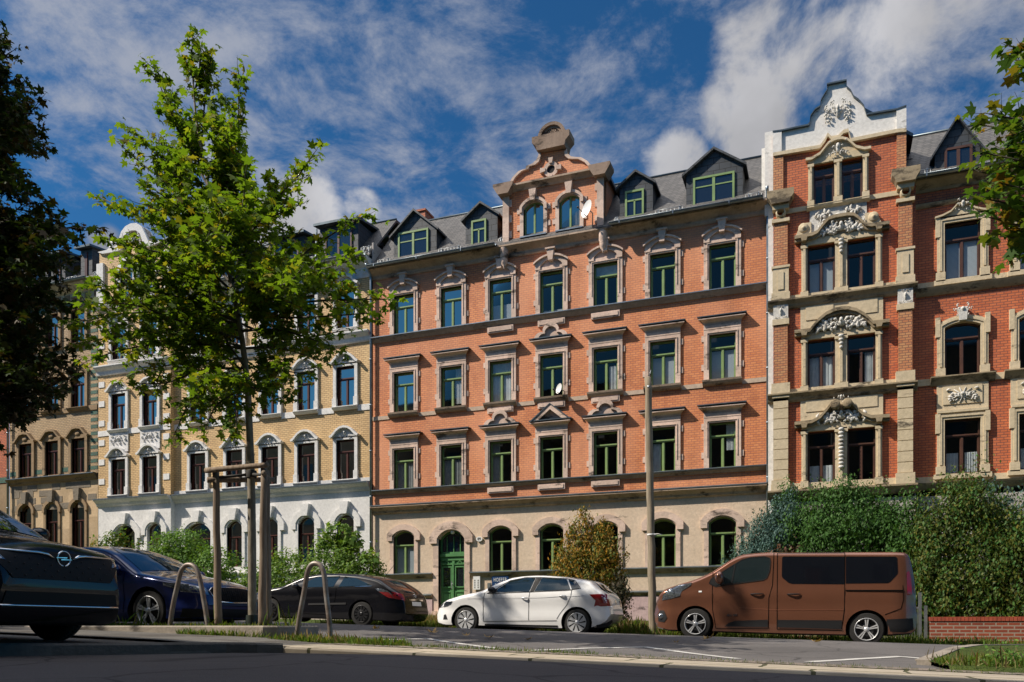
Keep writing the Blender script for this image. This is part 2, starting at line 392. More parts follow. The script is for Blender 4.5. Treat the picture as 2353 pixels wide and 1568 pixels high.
def window(parent, xc, z0, w, h, Y, mat, rise=0, trans=.70, mull=True, fw=.052, cover=None, cross2=False, open_=False, wy=.11, label=None):
    "timber window set back in its opening: frame (with transom and mullion) > pane, curtain"
    mb = MB(); yf = Y + wy
    o = outline(xc, z0, w, h, rise); i = outline(xc, z0 + fw, w - 2 * fw, h - 2 * fw, rise * .85)
    i[0] = (i[0][0], z0); i[-1] = (i[-1][0], z0)
    mb.ring(o, i, yf, yf + .07)
    zt = z0 + h * trans
    x0, x1 = xc - w / 2 + fw, xc + w / 2 - fw
    mb.box(x0, x1, yf - .015, yf + .06, z0, z0 + fw)
    if trans < 1:
        mb.box(x0, x1, yf - .02, yf + .06, zt - .036, zt + .036); mb.box(x0, x1, yf - .045, yf - .02, zt - .0, zt + .05)
    if mull: mb.box(xc - .036, xc + .036, yf - .012, yf + .06, z0 + fw, (zt - .045) if trans < 1 else z0 + h - fw)
    for sx in ((x0 + .0, x0 + .022), (x1 - .022, x1), (xc - .058, xc - .036), (xc + .036, xc + .058)) if mull and trans < 1 else ():
        mb.box(sx[0], sx[1], yf + .012, yf + .05, z0 + fw, zt - .045)
    if cross2: mb.box(x0, x1, yf + .0, yf + .05, z0 + h * .72 - .02, z0 + h * .72 + .02)
    f = mb.build('window', mat, parent)
    if label: f['label'] = label
    g = MB(); p = outline(xc, z0 + .02, w - .04, h - .04, rise * .95); g.add([(x, yf + .035, z) for x, z in p], [tuple(range(len(p)))])
    link_child(g, 'pane', M_GLASS, f)
    if cover:
        kind, a, b, mt = cover      # a..b = share of the height it hangs over
        c = MB(); n = 14; ya = yf + .075
        if kind == 'blind': c.add([(x0, ya, z0 + h * a), (x1, ya, z0 + h * a), (x1, ya, z0 + h * b), (x0, ya, z0 + h * b)], [(0, 1, 2, 3)])
        else:
            sides = {'curtains': ((x0, x0 + .36 * w), (x1 - .36 * w, x1)), 'sheer': ((x0, x1),), 'right': ((xc + .12 * w, x1),), 'left': ((x0, xc - .12 * w),)}[kind]
            for s0, s1 in sides:
                vs = []
                for k in range(n + 1):
                    x = s0 + (s1 - s0) * k / n; yy = ya + .03 * math.sin(k * 2.4 + xc)
                    vs += [(x, yy, z0 + h * a), (x, yy, z0 + h * b)]
                c.add(vs, [(2 * k, 2 * k + 2, 2 * k + 3, 2 * k + 1) for k in range(n)], True)
        link_child(c, 'blind' if kind == 'blind' else 'curtain', mt, f)
    return f
def link_child(mb, name, mat, parent, fix=False):
    return mb.build(name, mat, parent, fix=fix)
# ================================================================ buildings
D = 31.0
def relief(mb, xc, zc, w, h, Y, seed=0, n=9):
    "mirrored foliage ornament of small swells"
    rn = random.Random(seed)
    mb.blob((xc, Y, zc), w * .10, .06, h * .22); mb.blob((xc, Y - .03, zc + h * .08), w * .09, .07, h * .14)
    for i in range(n):
        u = rn.uniform(.10, .46) * w; v = rn.uniform(-.40, .40) * h; r = rn.uniform(.030, .055) * w; an = rn.uniform(0, 3.14); L2 = r * rn.uniform(2.2, 3.6)
        for s in (-1, 1):
            a = Vector((xc + s * u, Y, zc + v)); d = Vector((s * math.cos(an), 0, math.sin(an))) * L2
            mb.tube([a - d * .5, a - d * .1 + Vector((0, -.035, r * .5)), a + d * .5 + Vector((0, -.01, 0))], [r * .35, r * .8, r * .2], 5)
def party(parent, x0, x1, ztop, zlo, Y=D, slope=True):
    mb = MB(); mb.box(x0 + .02, x1 - .02, Y + 1.05, Y + 1.15, zlo, ztop - 1.15); mb.build('interior', M_DARK, parent)
    mb = MB(); mb.box(x0 + .02, x1 - .02, Y + 9.6, Y + 10, zlo, ztop - .1); mb.build('rear_wall', M_PLAST, parent)
def roof(parent, x0, x1, ze, zr, Ye=30.75, Yr=33.2, mat=None, name='roof'):
    mb = MB(); th = .12
    mb.add([(x0, Ye, ze), (x1, Ye, ze), (x1, Yr, zr), (x0, Yr, zr), (x0, Ye, ze - th), (x1, Ye, ze - th), (x1, Yr, zr - th), (x0, Yr, zr - th),
            (x0, 41.2, zr + .35), (x1, 41.2, zr + .35), (x0, 41.2, zr - .1), (x1, 41.2, zr - .1)],
           [(0, 1, 2, 3), (4, 7, 6, 5), (0, 4, 5, 1), (1, 5, 6, 2), (0, 3, 7, 4), (3, 2, 9, 8), (8, 9, 11, 10), (7, 10, 11, 6), (2, 6, 11, 9), (3, 8, 10, 7)])
    rf = mb.build(name, mat or M_SLATE, parent)
    c = MB(); c.tube([(x0, Yr, zr + .02), (x1, Yr, zr + .02)], .05, 6); c.build('ridge_cap', M_ZINCD, rf)
    return rf
def gutter(parent, x0, x1, z, Y=30.45):
    mb = MB(); n = 7
    for r_, zz in ((.085, 0),):
        vs = []; fs = []
        for k in range(n + 1):
            a = math.pi + math.pi * k / n
            vs += [(x0, Y + r_ * math.cos(a), z + r_ * math.sin(a)), (x1, Y + r_ * math.cos(a), z + r_ * math.sin(a))]
        fs = [(2 * k, 2 * k + 1, 2 * k + 3, 2 * k + 2) for k in range(n)]
        mb.add(vs, fs, True)
    mb.tube([(x0, Y - .085, z), (x1, Y - .085, z)], .014, 5)
    mb.box(x0, x1, Y + .08, Y + .42, z - .0, z + .03)
    for i in range(int((x1 - x0) / 2) + 1):
        x = x0 + .4 + i * 2.0
        if x < x1: mb.box(x - .015, x + .015, Y - .10, Y + .10, z - .10, z + .012)
    return mb.build('gutter', M_ZINC, parent)
def downpipe(parent, x, z0, z1, Y=30.86, r=.055, top=True):
    mb = MB(); pts = [(x, Y, z0), (x, Y, z1 - .5)]
    if top: pts += [(x, Y - .02, z1 - .35), (x, Y - .35, z1 - .1), (x, Y - .40, z1)]
    mb.tube(pts, r, 10)
    z = z0 + 1.2
    while z < z1 - .7:
        mb.tube([(x, Y, z - .03), (x, Y, z + .03)], r + .014, 10); z += 1.95
    return mb.build('downpipe', M_ZINC, parent)
def snow_guard(parent, x0, x1, z, Y=31.0):
    mb = MB(); h = .27
    n = max(2, int((x1 - x0) / .14))
    for zz in (z + .05, z + h): mb.tube([(x0, Y, zz), (x1, Y, zz)], .012, 5)
    for i in range(n + 1):
        x = x0 + (x1 - x0) * i / n; mb.tube([(x, Y, z + .05), (x, Y, z + h)], .010, 4)
    for x in (x0 + .1, x1 - .1): mb.box(x - .015, x + .015, Y, Y + .22, z - .05, z + h + .04)
    return mb.build('snow_guard', M_STEEL, parent)
def dormer(parent, bl, br, base_z, pe, apex, win, Y=31.12, mat=None, fmat=None, back=33.0, cols=2, cross=True, roofm=None, over=.14):
    "pitched dormer from readings: body left/right x, eave y's, apex (x, y), window (x0, x1, ytop, ybottom)"
    x0, x1 = fx(bl, Y), fx(br, Y); ze = (fz(bl, pe[0], Y) + fz(br, pe[1], Y)) / 2; xa = (x0 + x1) / 2; za = fz(apex[0], apex[1], Y)
    b0 = base_z; mb = MB()
    mb.prism([(x0, b0), (x1, b0), (x1, ze), (xa, za - .1), (x0, ze)], Y, back)
    d = mb.build('dormer', mat or M_SLATED, parent)
    mb = MB(); t = .09; s = (za - ze) / (xa - x0); o = over
    for sg in (-1, 1):
        xe = xa + sg * (xa - x0 + o); zl = za - s * (xa - x0 + o)
        a = [(xa, za), (xe, zl), (xe, zl - t), (xa, za - t)]
        mb.prism(a if sg > 0 else a[::-1], Y - .16, back + .1)
    mb.build('dormer_roof', roofm or M_SLATED, d)
    if fmat is None: return d
    wx0, wx1 = fx(win[0], Y), fx(win[1], Y); wz1 = fz((win[0] + win[1]) / 2, win[2], Y); wz0 = fz((win[0] + win[1]) / 2, win[3], Y)
    mb = MB(); f = .075; ya, yb = Y - .06, Y + .02
    mb.ring([(wx0, wz0), (wx1, wz0), (wx1, wz1), (wx0, wz1)], [(wx0 + f, wz0 + f), (wx1 - f, wz0 + f), (wx1 - f, wz1 - f), (wx0 + f, wz1 - f)], ya, yb, True)
    for c in range(1, cols):
        x = wx0 + (wx1 - wx0) * c / cols; mb.box(x - .05, x + .05, ya + .01, yb, wz0 + f, wz1 - f)
    if cross:
        z = wz0 + (wz1 - wz0) * .66; mb.box(wx0 + f, wx1 - f, ya + .02, yb, z - .022, z + .022)
    mb.build('window_frame', fmat, d)
    mb = MB(); mb.add([(wx0 + .02, Y - .02, wz0 + .02), (wx1 - .02, Y - .02, wz0 + .02), (wx1 - .02, Y - .02, wz1 - .02), (wx0 + .02, Y - .02, wz1 - .02)], [(0, 1, 2, 3)])
    mb.build('pane', M_PANE, d, fix=False)
    mb = MB(); mb.box(wx0 - .06, wx1 + .06, Y - .12, Y - .01, wz0 - .07, wz0 - .01); mb.build('sill', M_ZINC, d)
    return d
M_PANE = plain("dark_reflecting_pane", (.012, .016, .022), .02, spec=1.0, coat=.6)
def hood(mb, xc, z, w, Y, p=.24, h=.24):
    "straight projecting window cornice"
    prof = [(.03, z), (.06, z + .03), (.07, z + .08), (.14, z + .13), (.19, z + .15), (p, z + .18), (p, z + h - .02)]
    n = len(prof) + 2
    pts = [(0, z)] + prof + [(0, z + h)]
    L_, R_ = [], []
    for q, zz in pts:
        e = min(q, .3) * .9
        L_.append((xc - w / 2 - e, Y - q, zz)); R_.append((xc + w / 2 + e, Y - q, zz))
    mb.add(L_ + R_, [(i, i + 1, n + i + 1, n + i) for i in range(n - 1)] + [tuple(range(n - 1, -1, -1)), tuple(range(n, 2 * n))])
def cap(mb, xc, z, w, Y, p=.27):
    mb.box(xc - w / 2 - .25, xc + w / 2 + .25, Y - p, Y + .0, z, z + .035)

# ---------------------------------------------------------------- the orange brick house in the middle
X0, X1 = fx(857), fx(1763); BX = [fx(x) for x in (929, 1038, 1151, 1268, 1392, 1523, 1660)]
red = empty('row_house', ((X0 + X1) / 2, D, zg((X0 + X1) / 2, 31)), 'orange brick row house with green windows and a curved central gable', 'house', 'row houses along the street')
Zg0, Zgh, ZF2, ZF3, ZF4, HW, HH = 2.18, 1.80, 5.77, 9.00, 12.28, .95, 1.66
dxw = 1.18; DXC = BX[1]
holes = []
gw = [(x, .98) for i, x in enumerate(BX) if i != 1]
for x, w_ in gw: holes.append((x - w_ / 2, x + w_ / 2, Zg0, Zg0 + Zgh))
holes.append((DXC - dxw / 2, DXC + dxw / 2, .55, 3.92))
wall(red, 'ground_floor_wall', M_PLAST, X0, X1, .35, 4.80, D, holes)
uh = [(x - HW / 2, x + HW / 2, z, z + HH) for z in (ZF2, ZF3, ZF4) for x in BX]
wall(red, 'wall', M_BRICK, X0, X1, 4.80, 15.3, D, uh)
party(red, X0, X1, 17.5, 0.3)
roof(red, X0, X1, 15.24, 18.05)
gutter(red, X0, fx(1150), 15.17); gutter(red, fx(1408), X1 - .1, 15.17)
# window joinery
rn = random.Random(5)
covers = {(ZF4, 1): ('curtains', .02, .68, M_CURT), (ZF4, 2): ('blind', .02, .42, M_BLIND), (ZF4, 3): ('blind', .02, .12, M_BLIND), (ZF4, 4): ('blind', .74, .97, M_CURT), (ZF4, 0): ('sheer', .02, .68, M_CURTG),
          (ZF3, 2): ('sheer', .02, .97, M_CURT), (ZF3, 0): ('right', .02, .5, M_CURT), (ZF3, 1): ('right', .1, .97, M_CURT), (ZF3, 5): ('blind', .02, .66, M_BLIND), (ZF3, 6): ('blind', .02, .66, M_BLIND), (ZF3, 4): ('right', .02, .6, M_CURT),
          (ZF2, 0): ('sheer', .02, .68, M_CURTG), (ZF2, 1): ('curtains', .02, .66, M_CURTG), (ZF2, 2): ('left', .02, .97, M_CURTG), (ZF2, 5): ('left', .02, .66, M_CURT), (ZF2, 6): ('right', .4, .97, M_CURT)}
for z in (ZF2, ZF3, ZF4):
    for i, x in enumerate(BX): window(red, x, z, HW, HH, D, M_GREEN, cover=covers.get((z, i)))
for i, (x, w_) in enumerate(gw): window(red, x, Zg0, w_, Zgh, D, M_GREEN, rise=.22, trans=.66, cover=('blind', .02, .66, M_BLIND) if i == 0 else None)
# stone surrounds
def stone_surround(parent, x, z, w, h, Y, top='hood', tabs=True, mat=None, jw=.19):
    mb = MB()
    o = outline(x, z, w, h, 0, 2, grow=jw); i = outline(x, z, w, h, 0, 2)
    mb.ring(o, i, Y - .07, Y + .17)
    i2 = outline(x, z, w, h, 0, 2, grow=.05); i2[0] = (i2[0][0], z + .42); i2[-1] = (i2[-1][0], z + .42)
    i1 = outline(x, z, w, h, 0, 2, grow=.0); i1[0] = (i1[0][0], z + .42); i1[-1] = (i1[-1][0], z + .42)
    o2 = outline(x, z, w, h, 0, 2, grow=.075); o2[0] = (o2[0][0], z + .42); o2[-1] = (o2[-1][0], z + .42)
    mb.ring(o2, i2, Y - .095, Y - .071)
    if tabs:
        for s in (-1, 1):
            for zz in (z + .38, z + h - .22): mb.box(min(x + s * (w / 2 + jw), x + s * (w / 2 + jw + .09)), max(x + s * (w / 2 + jw), x + s * (w / 2 + jw + .09)), Y - .03, Y + .01, zz, zz + .22)
    zt = z + h + jw
    if top in ('hood', 'trefoil', 'tri'):
        mb.box(x - w / 2 - jw, x + w / 2 + jw, Y - .08, Y, zt, zt + (.16 if top != 'plain' else 0))
        zt += .16; hood(mb, x, zt, w + 2 * jw - .08, Y)
    return mb, zt + .26
def arch_pts(xc, zc, rx, rz, a0, a1, n=10): return [(xc + rx * math.cos(R(a0 + (a1 - a0) * i / n)), zc + rz * math.sin(R(a0 + (a1 - a0) * i / n))) for i in range(n + 1)]
tops2 = ['hood', 'hood', 'trefoil', 'tri', 'trefoil', 'hood', 'hood']; tops3 = ['hood'] * 3 + ['trefoil'] + ['hood'] * 3
for z, tops in ((ZF2, tops2), (ZF3, tops3)):
    for i, x in enumerate(BX):
        mb, zt = stone_surround(red, x, z, HW, HH, D, tops[i])
        if tops[i] == 'trefoil':
            out = arch_pts(x - .40, zt - .02, .30, .30, 180, 75, 6) + arch_pts(x, zt + .29, .34, .34, 168, 12, 10) + arch_pts(x + .40, zt - .02, .30, .30, 105, 0, 6)
            inn = [(x + (a - x) * .74, zt - .0 + (b - zt) * .74) for a, b in out]
            mb.ring(out, inn, D - .16, D - .0); mb.prism([(a, b) for a, b in inn], D - .06, D)
        if tops[i] == 'tri':
            out = [(x - .80, zt - .02), (x, zt + .62), (x + .80, zt - .02)]; inn = [(x - .52, zt), (x, zt + .42), (x + .52, zt)]
            mb.ring(out, inn, D - .26, D); mb.prism(inn, D - .06, D)
        su = mb.build('window_surround', M_STONE, red)
        c = MB(); cap(c, x, zt + .0, HW + .3, D)
        if tops[i] == 'tri':
            for s in (-1, 1): c.prism([(x + s * .84, zt - .0), (x, zt + .66), (x, zt + .625), (x + s * .80, zt - .03)][::s], D - .29, D)
        c.build('lead_flashing', M_ZINCD, su)
for i, x in enumerate(BX):                       # top floor: segmental hood and keystone
    mb, zt = stone_surround(red, x, ZF4, HW, HH, D, 'none')
    o = outline(x, ZF4 + HH + .10, HW + 2 * .19, .50, .27, 10); ii = outline(x, ZF4 + HH + .10, HW - .05, .36, .22, 10)
    mb.ring(o, ii, D - .11, D); mb.prism(ii, D - .03, D + .01)
    o3 = outline(x, ZF4 + HH + .45, HW + 2 * .19 + .1, .19, .27, 10); i3 = [(a, b - .07) for a, b in o3]
    o3, i3 = o3[1:-1], i3[1:-1]; mb.ring(o3, i3, D - .19, D)
    zt = ZF4 + HH + .38
    mb.prism([(x - .09, zt), (x + .09, zt), (x + .15, zt + .42), (x - .15, zt + .42)], D - .22, D)
    mb.box(x - .20, x + .20, D - .26, D, zt + .42, zt + .48)
    mb.build('window_surround', M_STONE, red)
def arched_surround(x, z, w, h, rise, Y, jw, ear, mat, parent, lab=None, name='window_surround', p=.08):
    mb = MB(); o = outline(x, z, w, h, rise, 10, grow=jw); i = outline(x, z, w, h, rise, 10)
    mb.ring(o, i, Y - p + .02, Y + .17)
    ob = outline(x, z + h - rise - .12, w, rise + .12, rise, 10, grow=jw + ear); ib = outline(x, z + h - rise - .12, w, rise + .12, rise, 10, grow=.045)
    ob[0] = (ob[0][0], z + h - rise - .18); ob[-1] = (ob[-1][0], z + h - rise - .18)
    ib[0] = (ib[0][0], z + h - rise - .18); ib[-1] = (ib[-1][0], z + h - rise - .18)
    mb.ring(ob, ib, Y - p - .035, Y)
    return mb.build(name, mat, parent)
for x, w_ in gw: arched_surround(x, Zg0, w_, Zgh, .22, D, .17, .12, M_STONE, red)
arched_surround(DXC, .55, dxw, 3.37, .34, D, .24, .14, M_STONE, red, name='door_surround')
# the door
mb = MB(); yd = D + .20; xa, xb = DXC - dxw / 2, DXC + dxw / 2; zd = .62; zt = 2.88
mb.box(xa, xb, yd, yd + .06, zd, zt)
mb.box(xa, xb, yd - .10, yd, zt - .02, zt + .10); mb.box(xa, xb, yd - .05, yd, zt - .18, zt - .02)
for s in (-1, 1):
    c = DXC + s * dxw / 4; hw = dxw / 4 - .10
    for z0_, z1_ in ((zd + .12, zd + .78),):
        mb.ring([(c - hw - .03, z0_ - .03), (c + hw + .03, z0_ - .03), (c + hw + .03, z1_ + .03), (c - hw - .03, z1_ + .03)], [(c - hw + .02, z0_ + .02), (c + hw - .02, z0_ + .02), (c + hw - .02, z1_ - .02), (c - hw + .02, z1_ - .02)], yd - .035, yd, True)
        mb.box(c - hw + .06, c + hw - .06, yd - .02, yd, z0_ + .08, z1_ - .08); mb.box(c - hw - .03, c + hw + .03, yd - .03, yd, (z0_ + z1_) / 2 - .02, (z0_ + z1_) / 2 + .02)
    mb.ring([(c - hw - .03, zd + .95), (c + hw + .03, zd + .95), (c + hw + .03, zt - .42), (c - hw - .03, zt - .42)], [(c - hw + .02, zd + 1.0), (c + hw - .02, zd + 1.0), (c + hw - .02, zt - .47), (c - hw + .02, zt - .47)], yd - .045, yd, True)
    mb.box(c - hw - .08, c + hw + .08, yd - .06, yd, zt - .36, zt - .32)
    mb.ring([(c - .13, zt - .31), (c + .13, zt - .31), (c, zt - .17)], [(c - .08, zt - .29), (c + .08, zt - .29), (c, zt - .21)], yd - .05, yd, True)
mb.box(DXC - .055, DXC + .055, yd - .05, yd, zd, zt - .2); mb.box(DXC - .03, DXC + .03, yd - .075, yd - .05, zd + .1, zt - .3)
o = outline(DXC, zt + .1, dxw, 3.92 - zt - .1, .34, 10); i_ = outline(DXC, zt + .1, dxw - .14, 3.92 - zt - .17, .30, 10); mb.ring(o, i_, yd - .03, yd + .05)
mb.box(xa, xb, yd - .03, yd + .05, zt + .1, zt + .17)
for k in (-1, 0, 1): mb.box(DXC + k * .30 - .018, DXC + k * .30 + .018, yd - .01, yd + .04, zt + .17, zt + .80)
door = mb.build('door', M_DOORG, red)
mb = MB()
for s in (-1, 1):
    c = DXC + s * dxw / 4; hw = dxw / 4 - .12; mb.add([(c - hw, yd - .006, zd + 1.0), (c + hw, yd - .006, zd + 1.0), (c + hw, yd - .006, zt - .47), (c - hw, yd - .006, zt - .47)], [(0, 1, 2, 3)])
mb.add([(a, yd + .03, b) for a, b in i_], [tuple(range(len(i_)))])
mb.build('pane', M_PANE, door, fix=False)
mb = MB(); mb.box(DXC - .09, DXC - .02, yd - .06, yd - .045, 1.52, 1.84); mb.tube([(DXC - .05, yd - .06, 1.72), (DXC - .05, yd - .12, 1.72), (DXC + .05, yd - .12, 1.72)], .014, 6)
mb.build('handle', M_STEEL, door)
mb = MB(); mb.blob((DXC + .02, yd - .16, 3.86), .09, .09, .09, 12, 8); mb.box(DXC - .03, DXC + .07, yd - .16, yd, 3.93, 3.97)
lamp = mb.build('globe_lamp', plain("opal_glass", (.8, .8, .78), .2), org=(DXC, yd, 3.9), fix=True)
tag(lamp, 'small white globe lamp hanging under the green door arch', 'lamp')
mb = MB(); mb.box(DXC - .75, DXC + .75, D - .35, D + .2, .45, .60); mb.box(DXC - .75, DXC + .75, D - .65, D - .35, .3, .45); mb.build('doorstep', M_STONE, red)
# belts and cornices
def belt(parent, prof, x0, x1, Y, mat, name='cornice', lead=None, leadname='lead_flashing'):
    mb = MB(); mb.run(prof, x0, x1, Y); b = mb.build(name, mat, parent)
    if lead:
        m2 = MB(); pt, zt_ = prof[-1]; m2.add([(x0, Y - pt - .02, zt_ - .02), (x1, Y - pt - .02, zt_ - .02), (x1, Y - pt - .02, zt_ + .015), (x0, Y - pt - .02, zt_ + .015), (x0, Y - .012, zt_ + lead), (x1, Y - .012, zt_ + lead)], [(0, 1, 2, 3), (3, 2, 5, 4)])
        m2.build(leadname, M_ZINC, b)
    return b
belt(red, [(.03, 4.74), (.08, 4.78), (.10, 4.86), (.22, 4.96), (.28, 5.00), (.28, 5.08)], X0, X1, D, M_CORN, lead=.07)
belt(red, [(.04, 5.58), (.07, 5.62), (.14, 5.68), (.16, 5.75)], X0, X1, D, M_CORN, 'belt_course', lead=.04)
belt(red, [(.04, 12.05), (.07, 12.09), (.14, 12.18), (.18, 12.26)], X0, X1, D, M_CORN, 'belt_course', lead=.025)
belt(red, [(.04, 14.74), (.08, 14.79), (.09, 14.90), (.18, 14.97), (.28, 15.04), (.36, 15.09), (.36, 15.15)], X0, X1, D, M_CORN, 'eaves_cornice')
M_BAND = weathered("pale_stone_band", (.50, .38, .29), (.58, .47, .36))
edges = [X0] + [e for x in BX for e in (x - .70, x + .70)] + [X1]
for k in range(0, len(edges), 2): mb = MB(); mb.box(edges[k], edges[k + 1], D - .03, D + .02, 8.76, 8.92); mb.build('stone_band', M_BAND, red)
for x in BX:
    mb = MB(); mb.run([(.06, 8.80), (.12, 8.84), (.18, 8.92), (.20, 8.99)], x - .70, x + .70, D); s_ = mb.build('window_sill', M_CORN, red)
for x in BX[2:5]:
    for z in (8.56, 11.80, 5.34):
        mb = MB(); mb.box(x - .56, x + .56, D - .09, D, z, z + .24); mb.box(x - .50, x + .50, D - .115, D - .09, z + .05, z + .20); mb.build('stone_apron', M_STONE, red)
for a, b in ((X0, DXC - .85), (DXC + .85, X1)):
    belt(red, [(.04, 1.98), (.07, 2.02), (.12, 2.10), (.15, 2.16)], a, b, D, M_CORN, 'sill_course', lead=.05)
    belt(red, [(.05, 1.10), (.08, 1.14), (.14, 1.20), (.17, 1.27)], a + 0, b, D, M_CORN, 'plinth_cap', lead=.06)
    mb = MB(); mb.box(a, b, D - .10, D + .1, -1.2, 1.10); mb.build('plinth', M_PINK, red)
downpipe(red, X0 - .02, .4, 15.3); downpipe(red, X1 + .03, .2, 15.5)
mb = MB()
for xq in (X0, ):
    mb.prism([(xq - .05, 15.0), (xq + .02, 15.0), (xq + .02, 16.4), (xq - .05, 16.4)], 31.0, 33)
mb.build('fire_wall', M_SIDE, red)
# dormers
for bl, br, pe, apx, wn_, cols, crs in ((905, 1003, (541, 519), (947, 484), (916, 985, 531, 597), 2, True), (1070, 1143, (502, 488), (1099, 467), (1084, 1118, 506, 565), 1, False),
                              (1424, 1500, (430, 414), (1459, 394), (1437, 1480, 438, 500), 1, False), (1577, 1707, (396, 376), (1640, 342), (1593, 1688, 403, 470), 2, True)):
    d = dormer(red, bl, br, 15.22, pe, apx, wn_, fmat=M_GREEN, cols=cols, cross=crs)
    if cols == 1:
        x0_, x1_ = fx(wn_[0], 31.12), fx(wn_[1], 31.12); za = fz((wn_[0] + wn_[1]) / 2, wn_[2], 31.12); zb = fz((wn_[0] + wn_[1]) / 2, wn_[3], 31.12)
        mb = MB(); zc = zb + (za - zb) * .62; mb.box(x0_ + .07, x1_ - .07, 31.07, 31.13, zc - .03, zc + .03); mb.box((x0_ + x1_) / 2 - .03, (x0_ + x1_) / 2 + .03, 31.07, 31.13, zb + .07, zc); mb.build('glazing_bar', M_GREEN, d)
for a, b in ((868, 896), (1008, 1058), (1146, 1155), (1412, 1420), (1506, 1568), (1714, 1750)):
    snow_guard(red, fx(a, 30.95), fx(b, 30.95), 15.30, 30.95)
# central gable
px = [(1157, 560), (1157, 437), (1169, 437), (1170, 428.5), (1179, 411), (1193.5, 396), (1209.6, 390.4), (1211, 384.5), (1225.7, 378.7), (1234.5, 370), (1239, 359.6), (1241, 351),
      (1303, 345), (1305, 355), (1313.7, 362.5), (1323.4, 364), (1336.6, 364.6), (1351, 372.8), (1361.5, 384.5), (1364.4, 396.3), (1385, 395), (1388, 530)]
YG = 30.94
G = [(fx(a, YG), fz(a, b, YG)) for a, b in px]
GX0, GX1 = fx(1157, YG), fx(1388, YG)
zc_ = (fz(1157, 437, YG) + fz(1385, 395, YG)) / 2         # gable cornice level
W1 = (fx(1226.5, YG), fz(1226, 546, YG)); W2 = (fx(1309, YG), fz(1309, 524, YG)); gwz = (W1[1] + W2[1]) / 2; gww, gwh = .84, 1.36
gc = (GX0 + GX1) / 2
gh = [(W1[0] - gww / 2, W1[0] + gww / 2, gwz, gwz + gwh), (W2[0] - gww / 2, W2[0] + gww / 2, gwz, gwz + gwh)]
wall(red, 'gable_wall', M_BRICK, GX0, GX1, 15.3, zc_, YG, gh)
up = [(x, max(z, zc_)) for x, z in G[2:-1]]; up = [(up[0][0], zc_)] + up[1:]
mb = MB(); mb.prism([(x, z) for x, z in up[:-1]] + [(up[-2][0], zc_)], YG, YG + .35); mb.build('gable_wall', M_BRICK, red)
mb = MB(); mb.box(GX0, GX0 + .3, YG + .36, 33.8, 15.3, zc_); mb.box(GX1 - .3, GX1, YG + .0 + .36, 33.8, 15.3, zc_); mb.box(GX0 + .3, GX1 - .3, YG + .9, YG + 1.0, 15.3, zc_); mb.build('gable_cheek', M_BRICK, red)
mb = MB(); za_ = zc_ + 1.25
mb.prism([(GX0 - .12, zc_ - .02), (gc, za_), (GX1 + .16, zc_ - .02), (GX1 + .16, zc_ - .14), (gc, za_ - .12), (GX0 - .12, zc_ - .14)], YG + .36, 35.5); mb.build('gable_roof', M_ZINCD, red)
for k, (wc, wz) in enumerate((W1, W2)):
    window(red, wc, gwz, gww, gwh, YG, M_GREEN, rise=.22, trans=1.0, cover=('curtains', .02, .9, M_CURTG)); f = bpy.data.objects[-1] if False else None
    mb = MB(); mb.box(wc - gww / 2 + .05, wc + gww / 2 - .05, YG + .17, YG + .22, gwz + gwh * .60, gwz + gwh * .66)
    mb.build('glazing_bar', M_GREEN, red)
    s_ = arched_surround(wc, gwz, gww, gwh, .22, YG, .15, .0, M_STONE, red)
    mb = MB(); zt = gwz + gwh; mb.prism([(wc - .09, zt - .02), (wc + .09, zt - .02), (wc + .15, zt + .42), (wc - .15, zt + .42)], YG - .2, YG); mb.build('keystone', M_STONE, red)
    mb = MB(); mb.box(wc - .55, wc + .55, YG - .13, YG, gwz - .05, gwz); mb.build('window_sill', M_ZINC, red)
    for s in (-1, 1):
        mb = MB()
        for zz in (gwz + .3, gwz + .95): mb = MB(); mb.box(min(wc + s * .57, wc + s * .70), max(wc + s * .57, wc + s * .70), YG - .03, YG + .01, zz, zz + .22); mb.build('quoin_block', M_STONE, red)
for xx in (GX0 + .0, GX1 - .26):
    mb = MB(); mb.box(xx, xx + .26, YG - .10, YG, 15.3, zc_ - .1)
    for k in range(4): mb.box(xx + (.26 if xx < gc else -.10), xx + (.36 if xx < gc else 0), YG - .04, YG, 15.5 + k * .62, 15.5 + k * .62 + .28)
    mb.build('corner_pilaster', M_STONE, red)
belt(red, [(.05, zc_ - .16), (.09, zc_ - .10), (.20, zc_ - .02), (.24, zc_ + .0), (.24, zc_ + .07)], GX0 - .1, GX1 + .1, YG, M_CORN, 'gable_cornice')
for xx in (GX0 + .1, GX1 - .1):
    mb = MB(); mb.prism([(xx - .22, zc_ - .30), (xx + .22, zc_ - .30), (xx + .42, zc_ + .02), (xx + .42, zc_ + .13), (xx - .42, zc_ + .13), (xx - .42, zc_ + .02)], YG - .36, YG + .3); mb.build('capital', M_CORND, red)
cop = up[1:-2]
inn = []
for i, (x, z) in enumerate(cop):
    dx, dz = gc - x, (zc_ + .35) - z; l = math.hypot(dx, dz); inn.append((x + dx / l * .13, z + dz / l * .13))
half = [i for i, p in enumerate(cop) if p[0] < gc]
for a, b in ((0, len(half)), (len(half), len(cop))):
    mb = MB(); mb.ring(cop[a:b], inn[a:b], YG - .10, YG + .40); mb.build('gable_coping', M_STONE, red)
cz0, cz1 = fz(1232, 352, YG), fz(1228, 330, YG); cz1 = cz0 + .50; xl, xr = fx(1238, YG), fx(1301, YG)
mb = MB(); mb.prism([(xl, cz0 - .06), (xr, cz0 - .06), (xr + .04, cz0 + .12), (xr + .20, cz0 + .28), (xr + .20, cz1), (xl - .20, cz1), (xl - .20, cz0 + .28), (xl - .04, cz0 + .12)], YG - .26, YG + .45)
mb.build('gable_cap', M_CORND, red)
